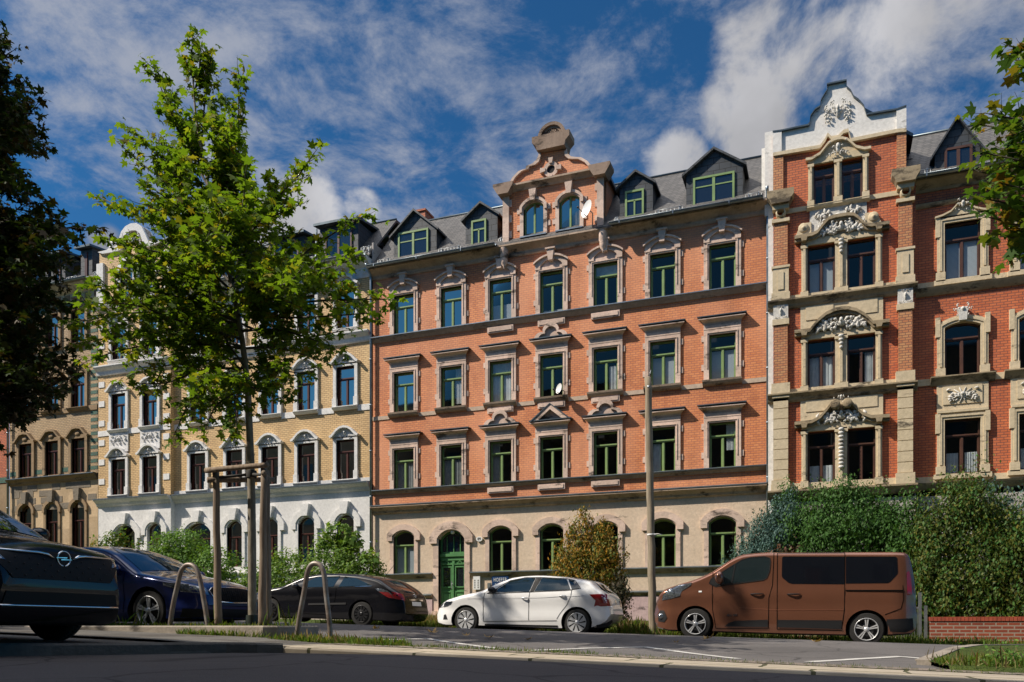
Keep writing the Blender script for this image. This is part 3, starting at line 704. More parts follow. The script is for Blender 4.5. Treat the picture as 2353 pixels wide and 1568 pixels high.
xm = (xl + xr) / 2; mb = MB(); o = arch_pts(xm, cz1, .56, .52, 180, 0, 14); i_ = arch_pts(xm, cz1, .43, .40, 180, 0, 14); i3 = arch_pts(xm, cz1, .33, .30, 180, 0, 14)
mb.ring(o, i_, YG - .14, YG + .35); mb.ring(i_, i3, YG - .06, YG + .3); mb.prism(i3, YG + .02, YG + .3)
for k in range(9):
    a = R(15 + 150 * k / 8); mb.tube([(xm, YG, cz1 + .03), (xm + .29 * math.cos(a), YG - .02, cz1 + .26 * math.sin(a))], [.02, .05], 5)
mb.build('shell_pediment', M_CORND, red)
oc = at(1267, 391, YG); mb = MB(); c_ = lambda r, n=20: [(oc.x + r * math.cos(2 * math.pi * k / n), oc.z + r * math.sin(2 * math.pi * k / n)) for k in range(n)]
mb.ring(c_(.30), c_(.165), YG - .08, YG + .1, True)
for k in range(4):
    a = math.pi / 2 * k; ux, uz = math.cos(a), math.sin(a); mb.prism([(oc.x + ux * .22 - uz * .06, oc.z + uz * .22 + ux * .06), (oc.x + ux * .22 + uz * .06, oc.z + uz * .22 - ux * .06), (oc.x + ux * .43 + uz * .10, oc.z + uz * .43 - ux * .10), (oc.x + ux * .43 - uz * .10, oc.z + uz * .43 + ux * .10)], YG - .13, YG + .0)
rd_ = mb.build('oculus', M_STONE, red); mb = MB(); mb.prism(c_(.17), YG - .02, YG + .05); mb.build('opening', M_DARK, rd_)
for xx in (fx(1158, D - .2), fx(1386, D - .2)):
    mb = MB(); mb.lathe([(.0, 14.25), (.05, 14.27), (.04, 14.35), (.13, 14.45), (.15, 14.6), (.15, 14.7), (.18, 14.75), (.18, 15.1)], (xx, D - .18, 0), 'Z', 10); mb.build('console', M_STONE, red)
mb = MB(); cc = at(968, 492, 34.0); mb.box(cc.x - .30, cc.x + .30, 33.8, 34.6, 17.5, cc.z + .02); mb.box(cc.x - .34, cc.x + .34, 33.75, 34.65, cc.z + .02, cc.z + .1); bpy_c = mb.build('chimney', M_BRICKR, red)
# ---------------------------------------------------------------- yellow brick house with white stucco
YX0, YXr, YX1 = fx(226), fx(392), fx(854)
yel = empty('row_house', ((YX0 + YX1) / 2, D, zg((YX0 + YX1) / 2, 31)), 'yellow brick row house with white stucco ground floor and window hoods', 'house', 'row houses along the street')
YR = 30.75
MX = [fx(x) for x in (456, 540, 622, 705, 795)]; RX = [fx(274, YR), fx(346, YR)]
YW, YH = .92, 1.74; Y2, Y3, Y4 = 6.32, 9.50, 12.86
hol = [(x - YW / 2, x + YW / 2, z, z + YH) for z in (Y2, Y3, Y4) for x in MX]
wall(yel, 'wall', M_BRICKY, YXr, YX1, 6.0, 15.6, D, hol)
RXL, RXRr = fx(226, YR), fx(392, YR)
ght = [(x - .40, x + .40, 15.85, 17.25) for x in (fx(292, YR), fx(336, YR))]
wall(yel, 'wall', M_BRICKY, RXL, RXRr, 6.0, 17.6, YR, [(x - .45, x + .45, z, z + YH) for z in (Y2, Y3, Y4) for x in RX] + ght)
ghx = fx(447.5)
GX = [(MX[0], 1.5), (MX[1], .85), (MX[2], .85), (MX[3], .85), (MX[4], .85)]
wall(yel, 'ground_floor_wall', M_WHITE, YXr, YX1, .2, 6.0, D, [(x - w_ / 2, x + w_ / 2, 2.7, 4.80) for x, w_ in GX])
RG = [(fx(288, YR), 1.30), (fx(356, YR), .85)]
wall(yel, 'ground_floor_wall', M_WHITE, RXL, RXRr, .2, 6.0, YR, [(RG[0][0] - .65, RG[0][0] + .65, .8, 4.85), (RG[1][0] - .42, RG[1][0] + .42, 2.8, 4.85)])
mb = MB(); mb.box(RXRr - .02, RXRr + .0, YR + .001, D, .2, 17.6); mb.build('return_wall', M_BRICKY, yel)
mb = MB(); mb.box(RXRr + .002, RXRr + .012, YR + .001, D, .2, 6.0); mb.build('return_wall', M_WHITE, yel)
party(yel, YX0, YX1, 17.9, .2)
rn = random.Random(11)
def yhood(parent, x, z, w, h, Y, style=0):
    mb = MB(); jw = .15
    o = outline(x, z, w, h, 0, 2, grow=jw); i = outline(x, z, w, h, 0, 2); mb.ring(o, i, Y - .08, Y + .17)
    for s in (-1, 1):
        xx = x + s * (w / 2 + jw / 2); mb.box(xx - jw / 2 - .03, xx + jw / 2 + .03, Y - .12, Y, z, z + .38)
    zt = z + h + jw; W_ = w / 2 + jw
    cur = [(-W_ - .12, zt + .02), (-W_ - .02, zt + .06), (-W_ + .07, zt + .14), (-W_ * .62, zt + .30), (-W_ * .32, zt + .40), (0, zt + .43)]
    cur = cur + [(-a, b) for a, b in cur[-2::-1]]; out = [(x + a, b) for a, b in cur]; inn = [(x + a * .93, b - .09) for a, b in cur]
    mb.ring(out, inn, Y - .24, Y); mb.prism([(x + a * .93, b - .08) for a, b in cur] + [(x + W_, zt - .02), (x - W_, zt - .02)], Y - .09, Y)
    relief(mb, x, zt + .12, .62, .42, Y - .10, style, 5)
    return mb.build('window_surround', M_RELIEF, parent)
ycov = {}
k = 0
for z in (Y2, Y3, Y4):
    for x in MX:
        k += 1; cv = [None, ('right', .02, .97, M_CURT), ('sheer', .02, .66, M_CURTG), None, ('curtains', .02, .8, M_CURTG)][k * 7 % 5]
        if (z, x) == (Y3, MX[4]): cv = ('sheer', .02, .66, M_CURTG)
        window(yel, x, z, YW, YH, D, M_BROWN, cover=cv); yhood(yel, x, z, YW, YH, D, k)
        mb = MB(); mb.run([(.06, z - .14), (.12, z - .1), (.19, z - .03), (.19, z)], x - .62, x + .62, D); mb.build('window_sill', M_WHITE, yel)
    for x in RX:
        k += 1; window(yel, x, z, .90, YH, YR, M_BROWN, cover=('blind', .02, .66, M_BLIND) if z < Y4 else None); yhood(yel, x, z, .90, YH, YR, k)
        mb = MB(); mb.run([(.06, z - .14), (.12, z - .1), (.19, z - .03), (.19, z)], x - .62, x + .62, YR); mb.build('window_sill', M_WHITE, yel)
        if z == Y2:
            mb = MB(); mb.box(x - .60, x + .60, YR - .05, YR, z + YH + .35, Y3 - .16); relief(mb, x, z + YH + .95, 1.0, .5, YR - .06, 3, 10); mb.build('stucco_panel', M_RELIEF, yel)
def white_arch(parent, x, z, w, h, rise, Y):
    mb = MB(); o = outline(x, z, w, h, rise, 10, grow=.16); i = outline(x, z, w, h, rise, 10); mb.ring(o, i, Y - .06, Y + .18)
    zs = z + h - rise - .25
    o2 = outline(x, zs, w, rise + .25, rise, 10, grow=.34); i2 = outline(x, zs, w, rise + .25, rise, 10, grow=.10); mb.ring(o2, i2, Y - .10, Y)
    zt = z + h + .04; mb.prism([(x - .14, zt), (x + .14, zt), (x + .24, zt + .52), (x - .24, zt + .52)], Y - .22, Y)
    mb.prism([(x - w / 2 - .34, zs + .12), (x - w / 2 - .34, zt - .02), (x - .6 * w / 2, zt + .18), (x - .2, zt + .30), (x + .2, zt + .30), (x + .6 * w / 2, zt + .18), (x + w / 2 + .34, zt - .02), (x + w / 2 + .34, zs + .12)] + [(a, b) for a, b in o2[-2:0:-1]], Y - .085, Y) if False else None
    return mb.build('window_surround', M_WHITE, parent)
for x, w_ in GX:
    window(yel, x, 2.7, w_, 2.10, D, M_BROWN, rise=.28 if w_ < 1 else .42, trans=.64, cover=('blind', .02, .62, M_BLIND)); white_arch(yel, x, 2.7, w_, 2.10, .28 if w_ < 1 else .42, D)
window(yel, RG[1][0], 2.8, .85, 2.05, YR, M_BROWN, rise=.28, trans=.64); white_arch(yel, RG[1][0], 2.8, .85, 2.05, .28, YR)
window(yel, RG[0][0], .8, 1.30, 4.05, YR, M_BROWN, rise=.40, trans=.74, wy=.5); white_arch(yel, RG[0][0], .8, 1.30, 4.05, .40, YR)
mb = MB(); xx = YXr + .1
for z in (1.1, 2.4):
    mb.box(YXr, YX1, D - .10, D, z - .05, z + .05); mb.box(RXL, RXRr, YR - .10, YR, z - .05, z + .05)
mb.box(YXr, YX1, D - .12, D, -.5, 1.04); mb.box(RXL, RXRr, YR - .12, YR, -.5, 1.04)
mb.build('plinth', M_WHITE, yel)
pr = [(.03, 5.80), (.08, 5.86), (.12, 5.96), (.26, 6.06), (.30, 6.10), (.30, 6.15)]
belt(yel, pr, YXr, YX1 - .06, D, M_WHITE, lead=.05); belt(yel, pr, RXL - .05, RXRr + .05, YR, M_WHITE, lead=.05)
pr = [(.03, 12.20), (.07, 12.24), (.10, 12.40), (.24, 12.52), (.28, 12.58), (.28, 12.64)]
belt(yel, pr, YXr, YX1 - .06, D, M_WHITE); belt(yel, pr, RXL - .05, RXRr + .05, YR, M_WHITE)
pr = [(.02, 6.15), (.04, 6.16), (.05, 6.36)]
belt(yel, pr, YXr, YX1 - .06, D, M_WHITE, 'stone_band')
for z in (9.26, ):
    ed = [YXr] + [e for x in MX for e in (x - .6, x + .6)] + [YX1 - .06]
    for q in range(0, len(ed), 2): mb = MB(); mb.box(ed[q], ed[q + 1], D - .03, D + .02, z, z + .26); mb.build('stone_band', M_WHITE, yel)
    mb = MB(); mb.box(RXL, RXRr, YR - .03, YR + .02, z, z + .26); mb.build('stone_band', M_WHITE, yel)
belt(yel, [(.03, 14.95), (.05, 15.0), (.07, 15.35), (.2, 15.42), (.42, 15.55), (.50, 15.62), (.50, 15.70)], YXr, YX1, D, M_WHITE, 'eaves_cornice')
mb = MB()
for i in range(34):
    x = YXr + .35 + i * .38
    if x < YX1 - .2: mb.lathe([(.0, -.105), (.05, -.10), (.12, -.085), (.14, -.06), (.15, -.06)], (x, D, 15.2), 'Y', 12)
mb.build('rosette_frieze', M_RELIEF, yel)
for xx in (RXL + .05, RXRr - .42):
    for i in range(9):
        z = 6.9 + i * .95
        if not (9.1 < z < 9.6 or 12.1 < z < 12.8): mb = MB(); mb.box(xx, xx + .36, YR - .03, YR, z, z + .28); mb.build('quoin_block', M_WHITE, yel)
roof(yel, YXr, YX1, 15.76, 18.4); roof(yel, YX0 + .01, YXr, 15.88, 18.4)
gutter(yel, YXr, YX1, 15.72, 30.38)
downpipe(yel, YXr + .03, .3, 15.5, 30.84)
# its curved gable, mostly behind the young maple
zc = fz(229, 582, YR); gx = [(228.6, 582), (246, 578.8), (262, 575), (272.6, 569), (277, 555), (283, 538), (292, 527), (304, 521), (318, 521), (330, 530), (338, 548), (344, 562), (356, 566), (372, 563), (390, 558)]
g0 = fz(228.6, 582, YR); out = [(fx(a, YR), fz(a, b, YR)) for a, b in gx]
sh = (out[-1][1] - out[0][1]) / (out[-1][0] - out[0][0]); out = [(x, z - sh * (x - out[0][0])) for x, z in out]
mb = MB(); mb.prism([(out[0][0], 17.6)] + out + [(out[-1][0], 17.6)], YR, YR + .4); mb.build('gable_wall', M_BRICKY, yel)
mid_ = (out[0][0] + out[-1][0]) / 2; inn = []
for x, z in out:
    dx, dz = mid_ - x, 17.4 - z; l = math.hypot(dx, dz); inn.append((x + dx / l * .34, z + dz / l * .34))
mb = MB(); mb.ring(out, inn, YR - .12, YR + .5); relief(mb, mid_, out[7][1] - .75, 1.5, .9, YR - .02, 4, 12)
mb.box(RXL, RXL + .42, YR - .12, YR, 15.7, 17.7); mb.box(RXRr - .42, RXRr, YR - .12, YR, 15.7, 17.7); mb.build('gable_coping', M_RELIEF, yel)
mb = MB(); mb.lathe([(.0, .42), (.16, .38), (.22, .2), (.18, .02), (.26, -.02), (.26, -.12)], (RXL + .75, YR + .2, out[0][1] + .12), 'Z', 12); mb.build('ball_finial', M_RELIEF, yel)
mb = MB(); mb.box(RXL, RXL + .35, YR + .4, 33.5, 15.3, 18.6); mb.box(RXRr - .35, RXRr, YR + .4, 33.5, 15.3, 18.6); mb.build('gable_cheek', M_SIDE, yel)
for h_ in ght:
    xc = (h_[0] + h_[1]) / 2; window(yel, xc, 15.85, .8, 1.4, YR, M_BROWN, rise=.25, trans=.64)
    white_arch(yel, xc, 15.85, .8, 1.4, .25, YR)
belt(yel, [(.05, 15.45), (.1, 15.5), (.2, 15.6), (.22, 15.7)], RXL - .05, RXRr + .05, YR, M_WHITE, 'stone_band')
# flat topped dormers
def shed_dormer(parent, x0, x1, z0, z1, Y, fmat, cols=2, back=33.4, wid=None, mat=None, drop=.35):
    mb = MB(); mb.box(x0, x1, Y, back, z0, z1); d = mb.build('dormer', mat or M_SLATED, parent)
    mb = MB(); a = [(Y - .3, z1), (back + .3, z1 + drop), (back + .3, z1 + drop + .10), (Y - .3, z1 + .10)]
    n = 4; mb.add([(x0 - .15, y, z) for y, z in a] + [(x1 + .15, y, z) for y, z in a], [(0, 1, 2, 3), (7, 6, 5, 4)] + [(i, (i + 1) % 4, 4 + (i + 1) % 4, 4 + i) for i in range(4)])
    mb.build('dormer_roof', M_ZINCD, d)
    wx0, wx1 = wid or (x0 + .3, x1 - .3); wz0, wz1 = z0 + .12, z1 - .14; f = .07
    mb = MB(); mb.ring([(wx0, wz0), (wx1, wz0), (wx1, wz1), (wx0, wz1)], [(wx0 + f, wz0 + f), (wx1 - f, wz0 + f), (wx1 - f, wz1 - f), (wx0 + f, wz1 - f)], Y - .05, Y + .02, True)
    for c in range(1, cols): x = wx0 + (wx1 - wx0) * c / cols; mb.box(x - .05, x + .05, Y - .04, Y + .02, wz0 + f, wz1 - f)
    mb.build('window_frame', fmat, d)
    mb = MB(); mb.add([(wx0, Y - .012, wz0), (wx1, Y - .012, wz0), (wx1, Y - .012, wz1), (wx0, Y - .012, wz1)], [(0, 1, 2, 3)]); mb.build('pane', M_PANE, d, fix=False)
    return d
Yd = 31.2
z_a = fz(780, 588, Yd)
shed_dormer(yel, fx(735, Yd), fx(823, Yd), 15.85, fz(780, 517, Yd), Yd, M_BROWN, 2)
shed_dormer(yel, fx(618, Yd), fx(700, Yd), 15.85, fz(660, 548, Yd), Yd, M_BROWN, 2)
shed_dormer(yel, fx(470, Yd), fx(560, Yd), 15.85, 17.7, Yd, M_BROWN, 2)
for a, b in ((565, 612), (705, 730), (830, 852)): snow_guard(yel, fx(a, 30.9), fx(b, 30.9), 15.95, 30.9)
mb = MB(); mb.tube([(fx(727, 30.8), 30.8, 17.35), (fx(727, 30.8), 30.8, 16.2), (fx(724, 30.5), 30.5, 15.95)], .05, 8); mb.build('dormer_pipe', M_ZINC, yel)

# ---------------------------------------------------------------- ochre brick house further left
OX0, OX1 = fx(22), fx(225)
och = empty('row_house', ((OX0 + OX1) / 2, D, zg((OX0 + OX1) / 2, 31)), 'ochre brick row house with green glazed corner bricks and brown stone arches', 'house', 'row houses along the street')
OC = [fx(60.5), fx(121), fx(181.5)]; OW, OH = .92, 1.70; O2, O3, O4 = 7.66, 10.90, 14.10
wall(och, 'wall', M_BRICKO, OX0, OX1, 7.3, 17.3, D, [(x - OW / 2, x + OW / 2, z, z + OH) for z in (O2, O3, O4) for x in OC])
wall(och, 'ground_floor_wall', weathered("ochre_ashlar", (.43, .31, .18), (.52, .39, .25), block=1.6), OX0, OX1, .6, 7.3, D, [(x - .42, x + .42, 3.7, 6.2) for x in OC])
party(och, OX0, OX1, 19, .6)
for x in OC:
    for z in (O2, O3, O4):
        window(och, x, z, OW, OH, D, M_BROWN, cover=('curtains' if z != O3 else 'sheer', .02, .66, M_CURT) if rn.random() < .6 else None)
        mb = MB(); jw = .17; o = outline(x, z, OW, OH, 0, 2, grow=jw); i = outline(x, z, OW, OH, 0, 2); mb.ring(o, i, D - .09, D + .17); zt = z + OH + jw
        if z == O4: mb.prism([(x - .16, zt), (x + .16, zt), (x + .24, zt + .34), (x - .24, zt + .34)], D - .16, D); mb.box(x - .3, x + .3, D - .22, D, zt + .34, zt + .42)
        else:
            W_ = OW / 2 + jw; cur = [(-W_ - .14, zt - .04), (-W_ - .02, zt), (-W_ + .12, zt + .14), (-W_ * .45, zt + .36), (0, zt + .40)]; cur += [(-a, b) for a, b in cur[-2::-1]]
            out_ = [(x + a, b) for a, b in cur]; inn_ = [(x + a * .95, b - .10) for a, b in cur]; mb.ring(out_, inn_, D - .22, D); mb.prism(inn_ + [(x + W_, zt - .06), (x - W_, zt - .06)], D - .07, D)
            mb.blob((x, D - .09, zt + .06), .22, .06, .13)
        mb.build('window_surround', M_OLIVE, och)
        if z != O2: mb = MB(); mb.run([(.06, z - .16), (.14, z - .1), (.2, z - .02), (.2, z)], x - .66, x + .66, D); mb.build('window_sill', M_OLIVE, och)
    window(och, x, 3.7, .84, 2.5, D, M_BROWN, rise=.28, trans=.62, cover=('blind', .02, .6, M_BLIND)); s_ = arched_surround(x, 3.7, .84, 2.5, .28, D, .15, .06, M_OLIVE, och)
    mb = MB(); mb.prism([(x - .15, 6.26), (x + .15, 6.26), (x + .20, 6.85), (x - .20, 6.85)], D - .2, D); mb.build('keystone', M_GREYST, och)
mb = MB(); rr = random.Random(3)
for i in range(26):
    x = OX0 + rr.random() * (OX1 - OX0 - .6); z = rr.choice([5.9, 6.25, 6.6, 6.9]); mb.box(x, x + .55, D - .012 - rr.random() * .004, D, z, z + .3)
mb.build('roughcast_blocks', M_GREYST, och)
mb = MB()
for z in np.arange(7.75, 16.2, .34): mb.box(OX1 - .46, OX1 - .02, D - .01, D + .01, z, z + .17)
mb.box(OX0, OX1, D - .012, D + .01, 15.98, 16.2)
for a, b in ((OX0 + .02, OC[0] - .65), (OC[0] + .65, OC[1] - .65), (OC[1] + .65, OC[2] - .65), (OC[2] + .65, OX1 - .5)): mb.box(a, b, D - .012, D + .01, 7.75, 7.98)
mb.build('glazed_brick_bands', M_BRICKT, och)
belt(och, [(.04, 7.25), (.09, 7.3), (.12, 7.38), (.25, 7.48), (.28, 7.55)], OX0, OX1, D, M_OLIVE, lead=.04)
mb = MB(); mb.box(OX0, OX1, D - .05, D, O3 - .2, O3 + .05) ; mb.build('stone_band', M_OLIVE, och)
belt(och, [(.05, 16.2), (.08, 16.26), (.10, 16.6), (.25, 16.7), (.45, 16.85), (.55, 16.93), (.55, 17.02)], OX0, OX1 + .1, D, M_CREAM, 'eaves_cornice')
mb = MB()
for i in range(14):
    for q in (-.1, 0, .1): mb.box(OX0 + .5 + i * .62 + q - .02, OX0 + .5 + i * .62 + q + .02, D - .13, D - .09, 16.3, 16.56)
mb.build('fluted_frieze', M_OLIVE, och)
roof(och, OX0, OX1, 17.1, 19.4); gutter(och, OX0, OX1, 17.04, 30.35)
for a, b, t_ in ((52, 110, 2), (118, 150, 1), (186, 212, 1)):
    shed_dormer(och, fx(a, Yd), fx(b, Yd), 17.15, 18.85, Yd, M_BROWN, t_)
for a, b in ((153, 176), (214, 224)): snow_guard(och, fx(a, 30.9), fx(b, 30.9), 17.2, 30.9)
downpipe(och, OX0 + .05, 1, 17.2)
oo = empty('row_house', (fx(0), D, 1.5), 'sliver of an orange brick row house at the left edge of the photo', 'house', 'row houses along the street')
wall(oo, 'wall', M_BRICKR, fx(-160), OX0 - .02, 7.4, 18.0, D - .0, [(fx(-60), fx(-40), 9, 11)]); wall(oo, 'ground_floor_wall', M_OLIVE, fx(-160), OX0 - .02, .6, 7.4, D, [])
roof(oo, fx(-160), OX0 - .02, 18, 20.2)
mb = MB(); mb.box(fx(-160), OX0 - .02, D - .03, D, 10.7, 10.95); mb.build('stone_band', M_OLIVE, oo); mb = MB(); mb.box(fx(-160), OX0 - .02, D - .03, D, 7.45, 7.75); mb.build('glazed_brick_bands', M_BRICKT, oo)
window(oo, (fx(-60) + fx(-40)) / 2, 9, fx(-40) - fx(-60), 2, D, M_BROWN)
# ---------------------------------------------------------------- red brick house with cream stone at the right
YT, YW4 = 30.72, 31.0                      # the projecting bay and the wall beside it
TX0, TX1 = fx(1765, YT), fx(2104, YT); WX1 = fx(2500, YW4)
rgt = empty('row_house', ((TX0 + WX1) / 2, D, zg((TX0 + WX1) / 2, 31)), 'red brick row house with cream stone bay and white scrolled gable', 'house', 'row houses along the street')
def tz(x, y): return fz(x, y, YT)
zb1 = tz(1767, 1150); PX = [fx(1885, YT), fx(1978, YT)]
lv = {}
wn = {'2': (tz(1888, 1112), tz(1888, 991)), '3': (tz(1885, 893), tz(1885, 780)), '4': (tz(1885, 676), tz(1885, 563)), '5': (tz(1892, 460), tz(1892, 377))}
xl_, xr_ = fx(1887, YT), fx(1979, YT); TW = .90; xl5, xr5 = fx(1893, YT), fx(1958, YT); TW5 = .68
hs = []
for k in '234':
    a, b = wn[k]; hs += [(xl_ - TW / 2, xl_ + TW / 2, a, b), (xr_ - TW / 2, xr_ + TW / 2, a, b)]
a5, b5 = wn['5'][0] - .12, wn['5'][1]; h5 = [(xl5 - TW5 / 2, xl5 + TW5 / 2, a5, b5), (xr5 - TW5 / 2, xr5 + TW5 / 2, a5, b5)]
zbase = tz(1900, 1137); zcorn = tz(1790, 470); zw = tz(1777, 357)
Xp0, Xp1 = fx(1777, YT), fx(2082, YT)
zsp = a5 - .35; wall(rgt, 'wall', M_BRICKR, Xp0, TX1, zbase, zsp, YT, hs); wall(rgt, 'gable_wall', M_BRICKR, Xp0, Xp1, zsp, zw, YT, h5); wall(rgt, 'wall', M_BRICKR, Xp1, TX1, zsp, zcorn, YT, [])
wall(rgt, 'party_strip', M_WHITEW, TX0, Xp0, .0, zcorn + .3, YT + .02, [])
mb = MB(); mb.box(TX0, TX0 + .02, YT + .03, D + .3, 0, zcorn + .3); mb.box(TX1 - .02, TX1, YT + .001, D, 0, zcorn); mb.build('return_wall', M_SIDE, rgt)
mb = MB(); mb.box(TX0 - .0, Xp1 + .3, YW4 + .9, YW4 + 1.0, 0, zw - .4); mb.box(Xp1 + .3, WX1, YW4 + .9, YW4 + 1.0, 0, fz(2102, 437, D) + .6); mb.build('interior', M_DARK, rgt)
wall(rgt, 'ground_floor_wall', M_SIDE, TX0 + .0, TX1, -.9, zbase - .2, YT + .03, []); wall(rgt, 'ground_floor_wall', M_SIDE, TX1, WX1, -.9, zbase - .2, YW4, [])
WC = fx(2211, YW4); WC2 = fx(2384, YW4); WW = 1.06
ww = {'2': (fz(2214, 1088, D), fz(2214, 963, D)), '3': (fz(2210, 862, D), fz(2210, 741, D)), '4': (fz(2205, 641, D), fz(2205, 511, D))}
zwe = fz(2102, 437, D)
hs = [(c - WW / 2, c + WW / 2, a, b) for a, b in ww.values() for c in (WC, WC2)]
wall(rgt, 'wall', M_BRICKR, TX1, WX1, zbase, zwe + .2, YW4, hs)
def pair_window(x, a, b, w, cov=None, op=False): window(rgt, x, a, w, b - a, YT, M_BROWN2, trans=.70, cover=cov)
for k in '234':
    a, b = wn[k]
    pair_window(xl_, a, b, TW, {'4': ('blind', .02, .66, M_BLIND), '3': ('sheer', .02, .66, M_CURT), '2': ('sheer', .02, .36, M_CURT)}[k])
    pair_window(xr_, a, b, TW, {'4': None, '3': ('right', .02, .66, M_CURT), '2': None}[k])
pair_window(xl5, a5, b5, TW5); pair_window(xr5, a5, b5, TW5)
xm_ = (xl_ + xr_) / 2
def cream_pair(k, xa, xb, w, a, b, jw=.20):
    mb = MB(); YF = YT - .10
    x0 = xa - w / 2 - jw; x1 = xb + w / 2 + jw
    for s0, s1 in ((x0, xa - w / 2), (xb + w / 2, x1), (xa + w / 2, xb - w / 2)):
        mb.box(s0, s1, YF, YT + .17, a - .12, b + .06)
        c = (s0 + s1) / 2; q = min(.045, (s1 - s0) * .2); mb.box(c - q, c + q, YF - .07, YF, a + .12, b - .12); mb.box(s0 - .03, s1 + .03, YF - .07, YF, a - .14, a + .10); mb.box(s0 - .02, s1 + .02, YF - .06, YF, b - .10, b + .0)
    mb.box(x0, x1, YF, YT + .17, b + .001, b + .22)
    return mb.build('window_surround', M_CREAM, rgt), x0, x1
for k in '234':
    a, b = wn[k]; s_, x0, x1 = cream_pair(k, xl_, xr_, TW, a, b)
    # pediment: flat shoulders rising to an arch, ogee or broken scroll over the middle
    mb = MB(); zt = b + .34; e = .22; rz = {'4': .52, '3': .55, '2': .45}[k]
    if k == '4': cur = [(-1, 0), (-.62, .02), (-.50, .08), (-.36, .34), (-.26, .48), (-.12, .52), (0, .52)]
    elif k == '3': cur = [(-1, 0), (-.66, .0), (-.60, .12), (-.48, .32), (-.32, .50), (-.14, .60), (0, .62)]
    else: cur = [(-1, 0), (-.62, .02), (-.44, .16), (-.30, .40), (-.20, .60), (-.13, .66), (-.08, .62)]
    hwid = (x1 - x0) / 2 + e
    ptsL = [(xm_ + u * hwid, zt + v) for u, v in cur]; ptsR = [(xm_ - u * hwid, zt + v) for u, v in cur][::-1]
    pts = ptsL + (ptsR[1:] if k != '2' else ptsR)
    for grp in ([pts] if k != '2' else [ptsL, ptsR]):
        lo = [(x, z - .11) for x, z in grp]; lo2 = [(x, z - .20) for x, z in lo]
        mb.ring(grp, lo, YT - .27, YT); mb.ring([(x, z + .001) for x, z in lo], [(x, z - .09) for x, z in lo], YT - .19, YT)
    mb.prism([(x, z - .10) for x, z in pts] + [(x1, b + .2), (x0, b + .2)], YT - .09, YT)
    for s in (x0 + .1, x1 - .1): mb.prism([(s - .07, b + .10), (s + .07, b + .10), (s + .11, zt - .1), (s - .11, zt - .1)], YT - .34, YT)
    if k == '2':
        for s in (-1, 1): mb.lathe([(.0, -.40), (.05, -.42), (.09, -.38), (.14, -.40), (.16, -.36), (.16, -.1)], (xm_ + s * .19, YT, zt + .48), 'Y', 12)
    mb.build('pediment', M_CORNO, rgt)
    mb = MB(); relief(mb, xm_, zt + .08, 1.7, .42, YT - .12, 5 + int(k), 30); relief(mb, xm_, zt + .14, .7, .62, YT - .20, 9 + int(k), 6)
    for i in range(4 if k != '2' else 11): mb.blob((xm_, YT - .2, b - .02 - i * .13), .10 - (.012 * i if k != '2' else 0), .07, .06)
    if k == '2': relief(mb, xm_, zt + .72, .5, .4, YT - .2, 3, 5)
    mb.build('stucco_relief', M_RELC, rgt)
    # apron panel between the pediment and the sill above
    nz = {'2': wn['3'][0], '3': wn['4'][0], '4': None}[k]
    if nz:
        mb = MB(); mb.box(x0 - .03, x1 + .03, YT - .05, YT, b + .2, nz - .25)
        for s in (-1, 1): mb.box(xm_ + s * (x1 - x0) * .27 - .45, xm_ + s * (x1 - x0) * .27 + .45, YT - .075, YT - .05, zt + .35, nz - .40)
        mb.build('stone_apron', M_CREAM, rgt)
s_, x0, x1 = cream_pair('5', xl5, xr5, TW5, a5, b5, .17)
xm5 = (xl5 + xr5) / 2; zt = b5 + .22
mb = MB(); cur = [(-1, .0), (-.80, .0), (-.55, .12), (-.30, .42), (-.14, .50), (0, .52)]; hw_ = (x1 - x0) / 2 + .08
pts = [(xm5 + u * hw_, zt + v) for u, v in cur]; pts += [(2 * xm5 - x, z) for x, z in pts[-2::-1]]
mb.ring(pts, [(x, z - .09) for x, z in pts], YT - .20, YT); mb.prism([(x, z - .08) for x, z in pts] + [(x1, zt - .02), (x0, zt - .02)], YT - .07, YT)
mb.build('pediment', M_CREAM, rgt)
mb = MB(); relief(mb, xm5, zt + .16, .75, .75, YT - .16, 31, 9); zp = a5 - .62
mb.box(x0 + .05, x1 - .05, YT - .04, YT, zp - .42, a5 - .16); relief(mb, xm5, zp, 1.5, .8, YT - .07, 33, 22); relief(mb, xm5 - .55, zp + .05, .4, .7, YT - .07, 34, 6); relief(mb, xm5 + .55, zp + .05, .4, .7, YT - .07, 35, 6)
mb.build('stucco_relief', M_RELC, rgt)
for s in (-1, 1):
    mb = MB(); c = xm5 + s * (hw_ + .08); mb.prism([(c - .26, zp - .42), (c + .26, zp - .42), (c + .26 * (1 if s < 0 else .3), zp - .0), (c - .26 * (1 if s > 0 else .3), zp + .0)], YT - .10, YT)
    mb.lathe([(.0, -.17), (.06, -.16), (.08, -.12), (.15, -.15), (.17, -.10), (.17, 0)], (c, YT, zp - .16), 'Y', 12); mb.build('scroll_bracket', M_CREAM, rgt)
mb = MB(); mb.box(Xp0 + .3, Xp1 - .1, YT - .05, YT, a5 - .16, a5 - .001); mb.run([(.07, a5 - .2), (.15, a5 - .14), (.18, a5 - .08)], x0 - .05, x1 + .05, YT); mb.build('window_sill', M_CREAM, rgt)
